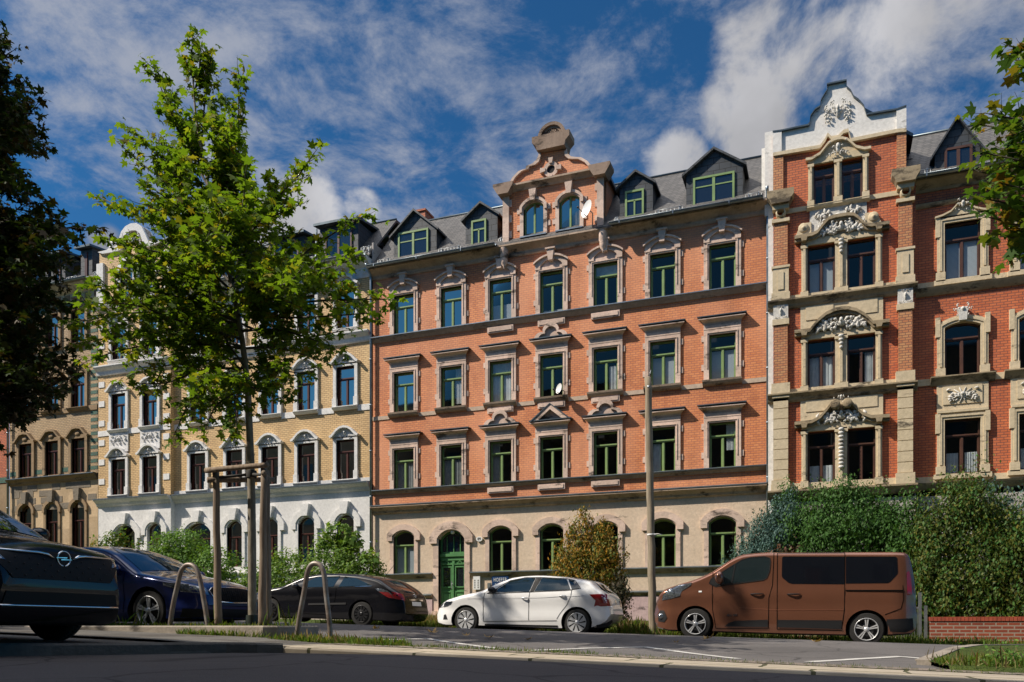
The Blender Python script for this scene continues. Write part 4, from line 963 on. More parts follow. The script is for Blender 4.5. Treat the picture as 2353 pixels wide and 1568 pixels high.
# belts of the bay
for k, nm in (('4', 'belt_course'), ('3', 'belt_course')):
    z = wn[k][0] - .14; belt(rgt, [(.05, z - .26), (.10, z - .2), (.13, z - .12), (.20, z - .04), (.24, z), (.24, z + .05)], TX0, TX1 + .05, YT, M_CORNO, nm); mb = MB(); mb.box(TX0 + .1, TX1, YT - .06, YT, z + .05, z + .20); mb.build('stone_band', M_CREAM, rgt)
z = wn['2'][0] - .14; belt(rgt, [(.04, z - .34), (.08, z - .3), (.15, z - .18), (.22, z - .1), (.22, z - .04)], TX0, TX1 + .05, YT, M_CORNO); mb = MB(); mb.box(TX0 + .1, TX1, YT - .06, YT, z - .04, z + .2); mb.build('stone_band', M_CREAM, rgt)
# pilasters
for xa_, xb_ in ((1777, 1811), (2063, 2098)):
    pa, pb = fx(xa_, YT - .15), fx(xb_, YT - .15); ypf = YT - .16
    z0_, z1_, z2_, z3_ = wn['2'][0] - .1, wn['3'][0] - .45, wn['4'][0] - .45, zcorn - .1
    mb = MB(); zz = z0_ + .3
    mb.box(pa - .06, pb + .06, ypf - .05, YT, z0_ - .1, zz - .02)
    mb.box(pa + .03, pb - .03, ypf + .025, YT, z0_, z1_)
    while zz < z1_ - .1: mb.box(pa, pb, ypf, YT, zz, zz + .335); zz += .36
    mb.box(pa - .04, pb + .04, ypf - .04, YT, zz, zz + .06); mb.box(pa, pb, ypf, YT, zz + .06, z1_ + .1)
    za = wn['3'][0] - .09; mb.box(pa - .06, pb + .06, ypf - .05, YT, za, za + .36)
    mb.box(pa - .03, pb + .03, ypf - .02, YT, z2_ - .50, z2_ - .30)
    za = wn['4'][0] - .09; mb.box(pa - .06, pb + .06, ypf - .05, YT, za, za + .26); mb.box(pa - .02, pb + .02, ypf - .03, YT, za + .26, za + 1.12)
    mb.box((pa + pb) / 2 - .10, (pa + pb) / 2 + .10, ypf - .06, ypf - .03, za + .36, za + .98); mb.box(pa - .06, pb + .06, ypf - .06, YT, za + 1.12, za + 1.2)
    mb.box(pa - .05, pb + .05, ypf - .05, YT, z3_ - .62, z3_ - .50); mb.lathe([(.12, -.26), (.17, -.24), (.17, .0)], ((pa + pb) / 2, YT, z3_ - .30), 'Y', 14); mb.box(pa - .03, pb + .03, ypf - .12, YT, z3_ - .2, z3_)
    mb.build('pilaster', M_CREAM, rgt)
    mb = MB(); mb.box(pa + .02, pb - .02, ypf + .02, YT, wn['3'][0] + .27, z2_ - .5); mb.build('brick_pilaster', M_BRICKP, rgt); mb = MB(); mb.box(pa + .02, pb - .02, ypf + .02, YT, za + 1.2, z3_ - .62); mb.build('brick_pilaster', M_BRICKP, rgt)
    mb = MB(); relief(mb, (pa + pb) / 2, z2_ - .05, .4, .62, ypf + .02, 40, 7); mb.box(pa, pb, ypf + .02, YT, z2_ - .3, z2_ + .2); mb.build('stucco_relief', M_RELC, rgt)
    mb = MB(); cx_ = (pa + pb) / 2; zc = zcorn - .02; hw_ = (pb - pa) / 2
    mb.prism([(cx_ - hw_ - .05, zc - .12), (cx_ + hw_ + .05, zc - .12), (cx_ + hw_ + .10, zc), (cx_ + hw_ + .20, zc + .14), (cx_ + hw_ + .20, zc + .34), (cx_ - hw_ - .20, zc + .34), (cx_ - hw_ - .20, zc + .14), (cx_ - hw_ - .10, zc)], YT - .42, YT)
    mb.build('capital', M_CORNO, rgt)
for xa_, xb_ in ((1777, 1800), (2060, 2082)):
    mb = MB(); mb.box(fx(xa_, YT), fx(xb_, YT), YT - .08, YT, zcorn + .3, zw); mb.build('brick_pilaster', M_BRICKP, rgt)
# the white gable
gp = [(1776, 308.7), (1796.8, 305.8), (1859.8, 292.6), (1862.7, 272), (1873, 257.4), (1884.7, 250), (1886, 236.9), (1896.4, 219.3), (1900.8, 213.4), (1900, 200), (1945.4, 190.6), (1945.4, 206), (1955, 215), (1961.5, 228), (1972.6, 235.4), (1984.4, 248.6), (1990.8, 269), (2060.6, 257.4), (2082, 250)]
GP = [(fx(a, YT), fz(a, b, YT)) for a, b in gp]
lowp = [(2082, 302), (2060, 304), (1955, 325), (1949, 303), (1938, 306), (1925.7, 318), (1910, 320), (1902, 312), (1896, 325), (1884.7, 340), (1800, 354), (1777, 358)]
LP = [(fx(a, YT), fz(a, b, YT)) for a, b in lowp]
mb = MB(); mb.prism(GP + [(Xp1, zw - .1), (Xp0, zw - .1)], YT + .03, YT + .42); mb.build('gable_wall', M_BRICKR, rgt)
mb = MB(); mb.prism(GP + LP, YT - .04, YT + .45)
for a, b in ((0, .30), (None, 0)):
    x = GP[0][0] if a == 0 else GP[-1][0] - .30; zt = (GP[0] if a == 0 else GP[-1])[1]; lo = (LP[-1] if a == 0 else LP[0])[1]; mb.box(x, x + .30, YT - .12, YT - .03, lo, zt)
mb.build('gable_panel', M_WHITEW, rgt)
mb = MB(); mb.ring([(x, z + .05) for x, z in GP], GP, YT - .14, YT + .5); mb.build('gable_flashing', M_ZINCD, rgt)
mb = MB(); mb.ring([(x, z + .04) for x, z in LP], [(x, z - .08) for x, z in LP], YT - .13, YT); mb.build('gable_cornice', M_CREAM, rgt)
q = at(1925, 263, YT); mb = MB(); relief(mb, q.x, q.z, .85, .75, YT - .08, 50, 18); relief(mb, q.x, q.z + .1, .6, .8, YT - .12, 51, 8); mb.build('stucco_relief', M_RELC, rgt)
ya_ = YT + .46
mb = MB(); mb.box(fx(1759, ya_), Xp0 - .01, ya_ - .4, 35.5, zcorn - .3, fz(1765, 318, ya_)); mb.box(fx(1750, ya_), fx(1759, ya_) - .002, ya_ + .0, 36, zcorn + .2, fz(1755, 341, ya_)); mb.build('fire_wall', M_WHITEW, rgt)
mb = MB(); mb.box(Xp0 + .05, Xp1 + .05, YT + .5, 37, 15.5, zw + .1); mb.build('gable_body', M_BRICKR, rgt)
mb = MB(); mx_ = (Xp0 + Xp1) / 2; mb.prism([(Xp0 - .1, zw + .1), (mx_, zw + 2.0), (Xp1 + .26, zw + .1), (Xp1 + .26, zw - .02), (mx_, zw + 1.88), (Xp0 - .1, zw - .02)], YT + .5, 37); mb.build('gable_roof', M_ZINCD, rgt)
# wing: windows, surrounds, cornices
for c, sfx in ((WC, 0), (WC2, 1)):
    for k in '234':
        a, b = ww[k]; arch = k == '3'
        window(rgt, c, a, WW, b - a, YW4, M_BROWN2, rise=.14 if arch else 0, cover={'4': ('blind', .02, .68, M_BLIND), '3': None, '2': ('curtains', .02, .4, M_CURT)}[k])
        mb = MB(); jw = .22; o = outline(c, a, WW, b - a, .14 if arch else 0, 8, grow=jw); i = outline(c, a, WW, b - a, .14 if arch else 0, 8); mb.ring(o, i, D - .09, D + .17)
        o2 = outline(c, a + .3, WW, b - a - .3, .14 if arch else 0, 8, grow=.15); i2 = outline(c, a + .3, WW, b - a - .3, .14 if arch else 0, 8, grow=.08); mb.ring(o2, i2, D - .12, D - .08)
        for s in (-1, 1): mb.box(c + s * (WW / 2 + .12) - .14, c + s * (WW / 2 + .12) + .14, D - .13, D, a - .05, a + .25); mb.box(c + s * (WW / 2 + .2) - .07, c + s * (WW / 2 + .2) + .07, D - .13, D, b - .45, b + .2)
        if k == '4':
            zt = b + .22; cur = [(-.82, .02), (-.6, .06), (-.35, .16), (-.18, .34), (0, .38)]; pts = [(c + u, zt + v) for u, v in cur]; pts += [(2 * c - x, z) for x, z in pts[-2::-1]]
            mb.prism(pts + [(c + .75, zt - .05), (c - .75, zt - .05)], D - .09, D); mb.ring(pts, [(x, z - .06) for x, z in pts], D - .17, D)
        if k == '2': mb.box(c - .75, c + .75, D - .14, D, b + .22, b + .30)
        mb.build('window_surround', M_CREAM, rgt)
        mb = MB()
        if k == '4': relief(mb, c, b + .52, .55, .5, D - .17, 60, 9)
        if k == '3': relief(mb, c, b + .36, .7, .5, D - .16, 61, 9); mb.prism([(c - .11, b + .02), (c + .11, b + .02), (c + .15, b + .45), (c - .15, b + .45)], D - .2, D)
        if k == '2':
            relief(mb, c, b + .78, .9, .5, D - .10, 62, 18); zq = b + .78
            for t in range(14): an = 2 * math.pi * t / 14; mb.tube([(c, D - .1, zq), (c + .42 * math.cos(an), D - .09, zq + .26 * math.sin(an))], [.04, .015], 4)
        mb.build('stucco_relief', M_RELC, rgt)
    a3 = ww['3'][0]; b2 = ww['2'][1]
    mb = MB(); mb.box(c - .76, c + .76, D - .05, D, b2 + .30, a3 - .28); mb.box(c - .58, c + .58, D - .03 - .05, D - .05, b2 + .5, b2 + 1.1); mb.build('stone_apron', M_CREAM, rgt)
    mb = MB(); mb.run([(.05, a3 - .30), (.09, a3 - .24), (.17, a3 - .12), (.22, a3 - .06), (.22, a3 - .02)], c - .95, c + .95, D); mb.build('window_sill', M_CORNO, rgt)
    for k in '24':
        a = ww[k][0]; mb = MB(); mb.box(c - .85, c + .85, D - .13, D, a - .17, a - .01); mb.build('window_sill', M_CREAM, rgt)
for z, n_, m_ in ((ww['3'][0] - .26, 'stone_band', M_CREAM), (ww['4'][0] - .22, 'stone_band', M_CREAM), (ww['2'][0] - .28, 'stone_band', M_CREAM)):
    mb = MB(); mb.box(TX1 + .02, WX1, D - .045, D, z, z + .22); mb.build(n_, m_, rgt)
z = ww['4'][0] - .22; belt(rgt, [(.05, z - .24), (.10, z - .18), (.17, z - .06), (.20, z)], TX1 + .02, WX1, D, M_CORNO, 'belt_course')
z = ww['2'][0] - .28; belt(rgt, [(.05, z - .24), (.10, z - .18), (.17, z - .06), (.20, z)], TX1 + .02, WX1, D, M_CORNO, 'belt_course')
z = fz(2102, 475, D); belt(rgt, [(.03, z - .13), (.08, z - .08), (.12, z)], TX1, WX1, D, M_CORNO, 'string_course')
belt(rgt, [(.04, zwe - .16), (.08, zwe - .08), (.20, zwe), (.30, zwe + .06), (.36, zwe + .12), (.36, zwe + .17)], TX1 - .05, WX1, D, M_CORNO, 'eaves_cornice')
gutter(rgt, TX1 - .1, WX1, zwe + .20, 30.46); roof(rgt, Xp1 - .3, WX1, zwe + .22, zwe + .42 + 2.55)
Y5 = 31.15
d = dormer(rgt, 2148, 2252, zwe + .2, (349, 334), (2198.4, 269), (2170, 2234, 338, 404), Y=Y5, fmat=M_BROWN2, cols=2, cross=False, back=33.3)
dormer(rgt, 2318, 2412, zwe + .2, (322, 306), (2362, 240), (2336, 2396, 312, 376), Y=Y5, fmat=M_BROWN2, cols=2, cross=False, back=33.3)
snow_guard(rgt, fx(2088, 30.95), fx(2138, 30.95), zwe + .34, 30.95)
q = at(2118, 340, 33.8); mb = MB(); mb.lathe([(.22, -.5), (.22, .02), (.27, .03), (.27, .10), (.20, .14), (.20, .2), (.0, .25)], (q.x, 33.8, q.z + .02), 'Z', 14); mb.build('flue_cowl', M_STEEL, rgt)

# ---------------------------------------------------------------- the row behind the camera: its shadow lies over the near road
opp = empty('apartment_building', (-14, -9, -.4), 'long grey rendered apartment building behind the camera, across the street', 'building')
mb = MB(); mb.box(-130, 30, -15, -3.5, -2, 19.6); mb.build('wall', M_GREYST, opp)
mb = MB()
for i in range(34):
    for j in range(4): mb.box(-73 + i * 3.0, -71.9 + i * 3.0, -3.48, -3.44, 1.6 + j * 3.9, 3.4 + j * 3.9)
mb.build('windows', M_PANE, opp)
mb = MB(); mb.prism([(-130.3, 19.6), (30.3, 19.6), (30.3, 19.8), (-130.3, 19.8)], -15.3, -3.4); mb.build('roof', M_SLATE, opp)
# ================================================================ the ground
def sheet(name, mat, xs, ys, off=0.0, zf=None, kind='structure', clip=None):
    xs, ys = list(xs), list(ys); zf = zf or zg
    vs = [(x, y, zf(x, y) + off) for y in ys for x in xs]; n = len(xs)
    fs = [(j * n + i, j * n + i + 1, (j + 1) * n + i + 1, (j + 1) * n + i) for j in range(len(ys) - 1) for i in range(n - 1)]
    me = bpy.data.meshes.new(name); me.from_pydata(vs, [], fs); me.materials.append(mat)
    for p in me.polygons: p.use_smooth = True
    return tag(link(name, me), kind=kind)
def asphalt(name, a, b, speck=.02):
    m = MT(name); f = m.noise(.5, 6, .6); g = m.noise(90, 2, .6)
    col = m.mix(.8, m.ramp(f, [(.3, a), (.7, b)]), m.ramp(g, [(.35, (.6, .6, .6)), (.55, (1, 1, 1)), (.72, (1.0, 1.0, 1.0)), (.78, (1, 1, 1))]), 'MULTIPLY')
    col = m.mix(m.ramp(m.noise(140, 1, .5), [(.66, (0, 0, 0)), (.74, (.5, .5, .5))]), col, (.18, .17, .16))
    v = m.n('ShaderNodeTexVoronoi', feature='DISTANCE_TO_EDGE'); v.inputs['Scale'].default_value = .45; m.l(m.co(), v.inputs['Vector'])
    wv = m.n('ShaderNodeVectorMath', operation='MULTIPLY_ADD'); wv.inputs[1].default_value = (.7, .7, 0); nz = m.n('ShaderNodeTexNoise'); nz.inputs['Scale'].default_value = 1.2; m.l(m.co(), nz.inputs['Vector']); m.l(nz.outputs['Color'], wv.inputs[0]); m.l(m.co(), wv.inputs[2]); m.l(wv.outputs[0], v.inputs['Vector'])
    col = m.mix(m.ramp(v.outputs['Distance'], [(.004, (.75, .75, .75)), (.012, (0, 0, 0))]), col, tuple(x * .35 for x in a))
    col = m.mix(m.ramp(m.noise(.32, 3, .5), [(.56, (0, 0, 0)), (.585, (.45, .45, .45))]), col, tuple(x * .72 for x in a))
    m.bump(g, .5, .01); return m.set(col, .85, spec=.3)
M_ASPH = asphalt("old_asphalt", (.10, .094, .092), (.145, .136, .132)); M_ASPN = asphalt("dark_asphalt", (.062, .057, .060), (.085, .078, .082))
def paving(name, a, b, joint, w_, h_, sz=.02):
    m = MT(name); t = m.n('ShaderNodeTexBrick'); t.offset = .37
    t.inputs['Scale'].default_value = 1; t.inputs['Brick Width'].default_value = w_; t.inputs['Row Height'].default_value = h_; t.inputs['Mortar Size'].default_value = sz
    t.inputs['Color1'].default_value = (*a, 1); t.inputs['Color2'].default_value = (*b, 1); t.inputs['Mortar'].default_value = (*joint, 1); t.inputs['Mortar Smooth'].default_value = .3
    nz = m.n('ShaderNodeTexNoise'); nz.inputs['Scale'].default_value = 1.4; m.l(m.co(), nz.inputs['Vector'])
    vm = m.n('ShaderNodeVectorMath', operation='MULTIPLY_ADD'); vm.inputs[1].default_value = (.22, .22, 0); m.l(nz.outputs['Color'], vm.inputs[0]); m.l(m.co(), vm.inputs[2]); m.l(vm.outputs[0], t.inputs['Vector'])
    col = m.mix(.7, t.outputs['Color'], m.ramp(m.noise(2.5, 6, .65), [(.3, (.55, .53, .5)), (.7, (1, 1, 1))]), 'MULTIPLY')
    inv = m.n('ShaderNodeMath', operation='SUBTRACT'); inv.inputs[0].default_value = 1; m.l(t.outputs['Fac'], inv.inputs[1])
    m.bump(inv.outputs[0], .8, .02); return m.set(col, .9, spec=.2)
M_PAVD = weathered('shade_toned_paving', (.075, .070, .062), (.11, .10, .09), bump=.5, soot=.2, block=1.1)  # base colour darkened to stand in for shade on left pavement and kerb
M_SLAB = paving("granite_slabs", (.36, .32, .26), (.44, .38, .29), (.085, .085, .045), 1.25, .80, .022)
M_COBB = paving("cobble_rows", (.26, .23, .21), (.34, .27, .24), (.085, .085, .05), .22, .13, .03)
M_KERB = weathered("granite_kerb", (.24, .21, .175), (.33, .29, .24), bump=.5, soot=.1)
M_SOIL = weathered("soil", (.06, .05, .03), (.09, .08, .045), bump=.6)
mg = MT("lawn"); M_LAWN = mg.set(mg.ramp(mg.noise(1.5, 6, .7), [(.3, (.035, .05, .015)), (.55, (.06, .085, .02)), (.75, (.12, .11, .05))]), .95, spec=.1); mg.bump(mg.noise(30, 4), .9, .05)
xr = np.arange(-60, 46, 1.0)
sheet('ground', M_LAWN, np.concatenate([[-600, -200, -100], xr, [80, 200, 600]]), np.concatenate([[-400, -100, -30], np.arange(-3, 32, .5), [34, 60, 200, 900]]), -.12)
sheet('road', M_ASPH, xr, np.arange(8.9, 20.41, .25), 0)
EDGE = [(-9.5, -3.4), (-8.6, 1.0), (-7.6, 3.6), (-6.62, 4.99), (-6.17, 6.05), (-5.85, 7.0), (-5.45, 7.42), (-4.2, 7.40), (-1, 7.3), (40, 7.3)]
def on_edge(Y):
    for (a, b), (c, d) in zip(EDGE, EDGE[1:]):
        if b <= Y <= d: return a + (c - a) * (Y - b) / (d - b)
    return -4.2
ys = [-3.4, -2, 0, 1, 2, 3, 3.6, 4.3, 4.99, 5.5, 6.05, 6.5, 7.0, 7.2, 7.42]
vs = []; fs = []; nx = 30
for y in ys:
    xe = on_edge(y) + .10
    for i in range(nx + 1): x = xe + (45 - xe) * (i / nx) ** 2; vs.append((x, min(y, 7.42), zg(x, y) - .055 + .043 * min(1, max(0, (x + 5.4) / 1.5))))
for j in range(len(ys) - 1):
    for i in range(nx): a = j * (nx + 1) + i; fs.append((a, a + 1, a + nx + 2, a + nx + 1))
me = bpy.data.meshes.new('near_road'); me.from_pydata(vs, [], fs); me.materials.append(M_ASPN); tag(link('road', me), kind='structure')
# raised pavement at the left, with its kerb; slab strip to the right
def strip(name, mat, pa, pb, off, kind='structure', z=None, tag_=True):
    "sheet between two polylines of equal length"
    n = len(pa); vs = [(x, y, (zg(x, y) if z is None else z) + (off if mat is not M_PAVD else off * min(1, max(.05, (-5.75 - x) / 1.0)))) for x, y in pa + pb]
    me = bpy.data.meshes.new(name); me.from_pydata(vs, [], [(i, i + 1, n + i + 1, n + i) for i in range(n - 1)]); me.materials.append(mat); o = link(name, me)
    return tag(o, kind=kind) if tag_ else o
E1 = EDGE[:7]; lf = [(-45, y) for x, y in E1]
strip('pavement', M_SLAB, [(-8.0, 7.45), (-5.3, 7.45)], [(-8.0, 9.0), (-5.3, 8.95)], -.004)
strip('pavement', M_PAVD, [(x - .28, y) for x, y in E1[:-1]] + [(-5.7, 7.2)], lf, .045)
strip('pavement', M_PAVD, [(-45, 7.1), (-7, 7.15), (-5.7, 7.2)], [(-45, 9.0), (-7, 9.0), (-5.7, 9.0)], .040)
xs = list(np.arange(-5.7, 45, .8))
strip('pavement', M_SLAB, [(x, 7.66) for x in xs], [(x, 8.50) for x in xs], .006)
strip('pavement', M_COBB, [(x, 8.50) for x in xs], [(x, 8.94) for x in xs], .012)
def kerb(name, pts, wd, z0, z1, mat=M_KERB, zfix=None, seg=None):
    mb = MB(); n = len(pts); P = [Vector((*p, 0)) for p in pts]; off = []
    for i in range(n):
        d = (P[min(i + 1, n - 1)] - P[max(i - 1, 0)]).normalized(); off.append(Vector((-d.y, d.x, 0)) * wd)
    for i in range(n - 1):
        q = []
        for p, o in ((P[i], off[i]), (P[i + 1], off[i + 1])):
            zt = (zg(p.x, p.y) if zfix is None else zfix) + z1; zb = zg(p.x, p.y) + z0; b_ = .02
            q.append([(p.x, p.y, zb), (p.x, p.y, zt - b_), (p.x + o.x * b_ / wd, p.y + o.y * b_ / wd, zt), (p.x + o.x, p.y + o.y, zt), (p.x + o.x, p.y + o.y, zb)])
        mb.add(q[0] + q[1], [(k, k + 1, 6 + k, 5 + k) for k in range(4)] + [(4, 3, 2, 1, 0), (5, 6, 7, 8, 9)])
    return tag(mb.build(name, mat), kind='structure')
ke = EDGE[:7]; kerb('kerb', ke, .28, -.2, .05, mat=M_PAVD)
def dens(a, b, n): return [(a[0] + (b[0] - a[0]) * i / n, a[1] + (b[1] - a[1]) * i / n) for i in range(n + 1)]
kerb('kerb', [(-5.45, 7.42)] + dens((-4.2, 7.40), (-1, 7.3), 3) + dens((-1, 7.3), (40, 7.3), 40)[1:], .34, -.2, .01, mat=M_SLAB)
# tree bed
TB0, TB1 = -22.0, -6.78
kerb('kerb', dens((TB0, 9.0), (TB1 - .15, 9.0), 14) + [(TB1, 9.12), (TB1, 10.05)], .15, -.12, .0, zfix=0.0)
sheet('tree_bed', M_SOIL, np.arange(TB0, TB1 - .1, .5), [9.14, 9.5, 10.05, 10.2], 0, zf=lambda x, y: -.03 if y < 10.1 else zg(x, y) - .05)
sheet('verge', M_LAWN, xr, [20.4, 20.6, 21, 21.5, 22, 22.5, 23], .04)
sheet('footpath', M_SLAB, xr, [23.0, 23.5, 24, 24.6], .045)
# granite edged grass island at the right
isl = [gnd(2106, 1528), gnd(2185, 1497), gnd(2234, 1490), gnd(2420, 1486)]
kerb('kerb', [(p.x, p.y) for p in isl], -.14, -.05, .055)
q = [(p.x + .1, p.y - .12) for p in isl]; strip('verge', M_LAWN, q, [(q[0][0] + .1, 8.95), (q[1][0] + .3, 8.95), (q[2][0] + 1, 8.95), (q[3][0] + 1, 8.95)], .05)
mb = MB(); e_ = [(q[0][0] + .1, 8.95), (q[3][0] + 1, 8.95)]; mb.add([(e_[0][0], 8.95, zg(*e_[0]) + .05), (e_[1][0], 8.95, zg(*e_[1]) + .05), (e_[1][0], 8.80, zg(*e_[1]) - .03), (e_[0][0], 8.80, zg(*e_[0]) - .03)], [(0, 1, 2, 3)]); tag(mb.build('verge', M_LAWN, fix=False), kind='structure')
# painted parking bay lines
M_PAINT = weathered("worn_white_paint", (.42, .41, .39), (.60, .59, .56), bump=.3, soot=.25, sootcol=(.10, .098, .095))
for pl in ([(836, 1471.7), (982, 1468.7), (1152, 1492.4)], [(1203.7, 1496), (1350, 1490.5), (1483.5, 1487.8), (1696, 1515)], [(1857, 1522), (1960, 1516), (2067, 1509.8), (2134, 1515.5)]):
    P = [gnd(x, y) for x, y in pl]; D_ = []
    for a, b in zip(P, P[1:]):
        for i in range(10): D_.append(a.lerp(b, i / 10))
    D_.append(P[-1]); vs = []
    for i, p in enumerate(D_):
        d = (D_[min(i + 1, len(D_) - 1)] - D_[max(i - 1, 0)]); d.z = 0; d.normalize(); s = Vector((-d.y, d.x, 0)) * .06
        for sg in (-1, 1): e = p + s * sg; vs.append((e.x, e.y, zg(e.x, e.y) + .006))
    me = bpy.data.meshes.new('bay_marking'); me.from_pydata(vs, [], [(2 * i, 2 * i + 2, 2 * i + 3, 2 * i + 1) for i in range(len(D_) - 1)]); me.materials.append(M_PAINT)
    tag(link('bay_marking', me), kind='structure')
# ================================================================ street furniture
M_WOOD = MT("weathered_wood"); f_ = M_WOOD.noise(6, 6, .6, stretch=(6, 6, .5)); M_WOOD.bump(f_, .5, .01)
M_WOOD = M_WOOD.set(M_WOOD.ramp(f_, [(.3, (.14, .10, .07)), (.6, (.26, .205, .155)), (.75, (.33, .27, .21))]), .85, spec=.2)
M_WOODG = MT("grey_pole_wood"); f_ = M_WOODG.noise(5, 6, .6, stretch=(7, 7, .35)); M_WOODG.bump(f_, .5, .01)
M_WOODG = M_WOODG.set(M_WOODG.ramp(f_, [(.3, (.15, .12, .085)), (.6, (.28, .235, .17)), (.75, (.36, .31, .23))]), .85, spec=.2)
M_HOOP = MT("rusty_painted_steel"); f_ = M_HOOP.noise(5, 6, .7); M_HOOP = M_HOOP.set(M_HOOP.ramp(f_, [(.35, (.10, .075, .06)), (.5, (.20, .165, .14)), (.65, (.26, .25, .235))]), .5, .45)
def hoop(px, Y, base_z, lab, dy=0.0):
    pts = []
    for i, (x, y) in enumerate(px):
        p = at(x, y, Y + dy * i / (len(px) - 1)); pts.append(p)
    pts[0].z = base_z - .1; pts[-1].z = base_z - .1
    # smooth through the readings
    out = []
    for i in range(len(pts) - 1):
        p0, p1, p2, p3 = pts[max(i - 1, 0)], pts[i], pts[i + 1], pts[min(i + 2, len(pts) - 1)]
        for k in range(5):
            t = k / 5; out.append(.5 * ((2 * p1) + (p2 - p0) * t + (2 * p0 - 5 * p1 + 4 * p2 - p3) * t * t + (3 * p1 - p0 - 3 * p2 + p3) * t ** 3))
    out.append(pts[-1]); mb = MB(); mb.tube(out, .034, 12)
    return tag(mb.build('steel_hoop', M_HOOP, org=(out[0].x, out[0].y, base_z)), lab, 'hoop', 'steel hoops on the kerb')
hoop([(388, 1440), (397, 1395), (408, 1345), (415, 1316), (424, 1302), (435, 1298), (447, 1303), (456, 1320), (463, 1350), (472, 1400), (481, 1440)], 9.35, -.03, 'rusty steel hoop in front of the blue car', .0)
hoop([(678, 1466), (688, 1420), (699, 1360), (706, 1318), (714, 1300), (726, 1295), (738, 1302), (745, 1322), (750, 1370), (757, 1430), (761, 1466)], 9.25, -.20, 'grey steel hoop in front of the black hatchback', .0)
def rod(mb, a, b, r0, r1, n=10, wob=.0, seg=8):
    a, b = Vector(a), Vector(b); pts = []
    for i in range(seg + 1):
        p = a.lerp(b, i / seg); p.x += wob * math.sin(i * 2.1); p.y += wob * math.cos(i * 1.7); pts.append(p)
    mb.tube(pts, [r0 + (r1 - r0) * i / seg for i in range(seg + 1)], n)
sup = empty('tree_support', (at(560, 1437, 9.6).x, 9.6, -.03), 'wooden post and crossbar frame staking the young maple', 'tree support')
tops = []
for x, xt, yt_, Y in ((502, 496, 1082, 9.42), (602, 607, 1072, 9.36), (617, 612, 1082, 10.0)):
    a = at(x, 1437, Y); a.z = -.15; b = at(xt, yt_, Y); mb = MB(); rod(mb, a, b, .055, .045, 12, .004); mb.build('post', M_WOOD, sup); tops.append(b)
for a, b, dz in ((tops[0], tops[1], .0), (tops[0], tops[2], -.13), (tops[1], tops[2], -.10)):
    mb = MB(); d = (b - a).normalized() * .12; off = Vector((0, -.07, dz)) if dz == 0 else Vector((0, 0, dz)); rod(mb, a - d + off, b + d + off, .04, .036, 10, .004); mb.build('crossbar', M_WOOD, sup)
pole = empty('wooden_pole', (at(1500, 1442, 20.9).x, 20.9, zg(-3, 20.9)), 'tall bare wooden pole leaning slightly beside the brown van', 'pole')
a = at(1500.5, 1445, 20.9); b = at(1489, 868, 20.9); mb = MB(); rod(mb, a - Vector((0, 0, .3)), b, .105, .085, 14, .008, 20); mb.build('shaft', M_WOODG, pole)
mb = MB(); c = at(1491, 890, 20.78); mb.tube([c, c + Vector((0, -.06, 0))], .035, 8); mb.tube([at(1491, 868, 20.9), at(1493, 862, 20.88), at(1496, 850, 20.85)], .008, 5); mb.build('cable_hook', M_STEEL, pole)
c = at(1497, 1229, 20.9); mb = MB(); mb.lathe([(.112, -.02), (.116, 0), (.112, .02)], (c.x, c.y, c.z), 'Z', 14); mb.tube([c + Vector((.08, -.1, 0)), c + Vector((.2, -.14, -.0)), c + Vector((.30, -.12, -.03))], .008, 5); mb.build('cable_tie', plain("white_plastic", (.7, .7, .68), .4), pole)
# garden walls, gate
gw0 = at(2137, 1418, 22.0)
gwl = empty('garden_wall', (gw0.x + 2, 22, -.5), 'low red brick garden wall with upright coping bricks under the hedge', 'wall')
mb = MB(); mb.box(gw0.x, gw0.x + 12, 22.0, 22.3, -1.2, gw0.z - .10); mb.build('wall', M_BRICKW, gwl)
mb = MB()
for i in range(144): x = gw0.x - .01 + i * .083; mb.box(x, x + .074, 21.98, 22.32, gw0.z - .10, gw0.z + .0)
mb.build('coping', plain("coping_brick", (.30, .06, .03), .6, nz=(6, .7, 1.25)), gwl)
a = at(1781, 1459, 22.0); b = at(1960, 1468, 22.0)
g2 = empty('garden_wall', (a.x + 1, 22, -.5), 'low brick wall base seen underneath the brown van', 'wall'); mb = MB(); mb.box(a.x - 1, b.x, 22.0, 22.25, -1.0, a.z); mb.build('wall', M_BRICKW, g2)
gt = empty('gate', (at(2114, 1470, 22.1).x, 22.1, -.5), 'galvanised steel gate with a square post behind the van', 'gate')
for x, yt_ in ((2114, 1362), (2127, 1392)):
    p = at(x, yt_, 22.1); mb = MB(); mb.box(p.x - .035, p.x + .035, 22.07, 22.14, -.8, p.z); mb.build('post', M_STEEL, gt)
p, q = at(2030, 1468, 22.1), at(2114, 1470, 22.1)
for z in (p.z, p.z + .75): mb = MB(); mb.box(p.x, q.x, 22.09, 22.12, z - .02, z + .02); mb.build('rail', M_STEEL, gt)
mb = MB()
for i in range(14): x = p.x + (q.x - p.x) * i / 14; mb.box(x - .006, x + .006, 22.095, 22.11, p.z, p.z + .75)
mb.build('bars', M_STEEL, gt)
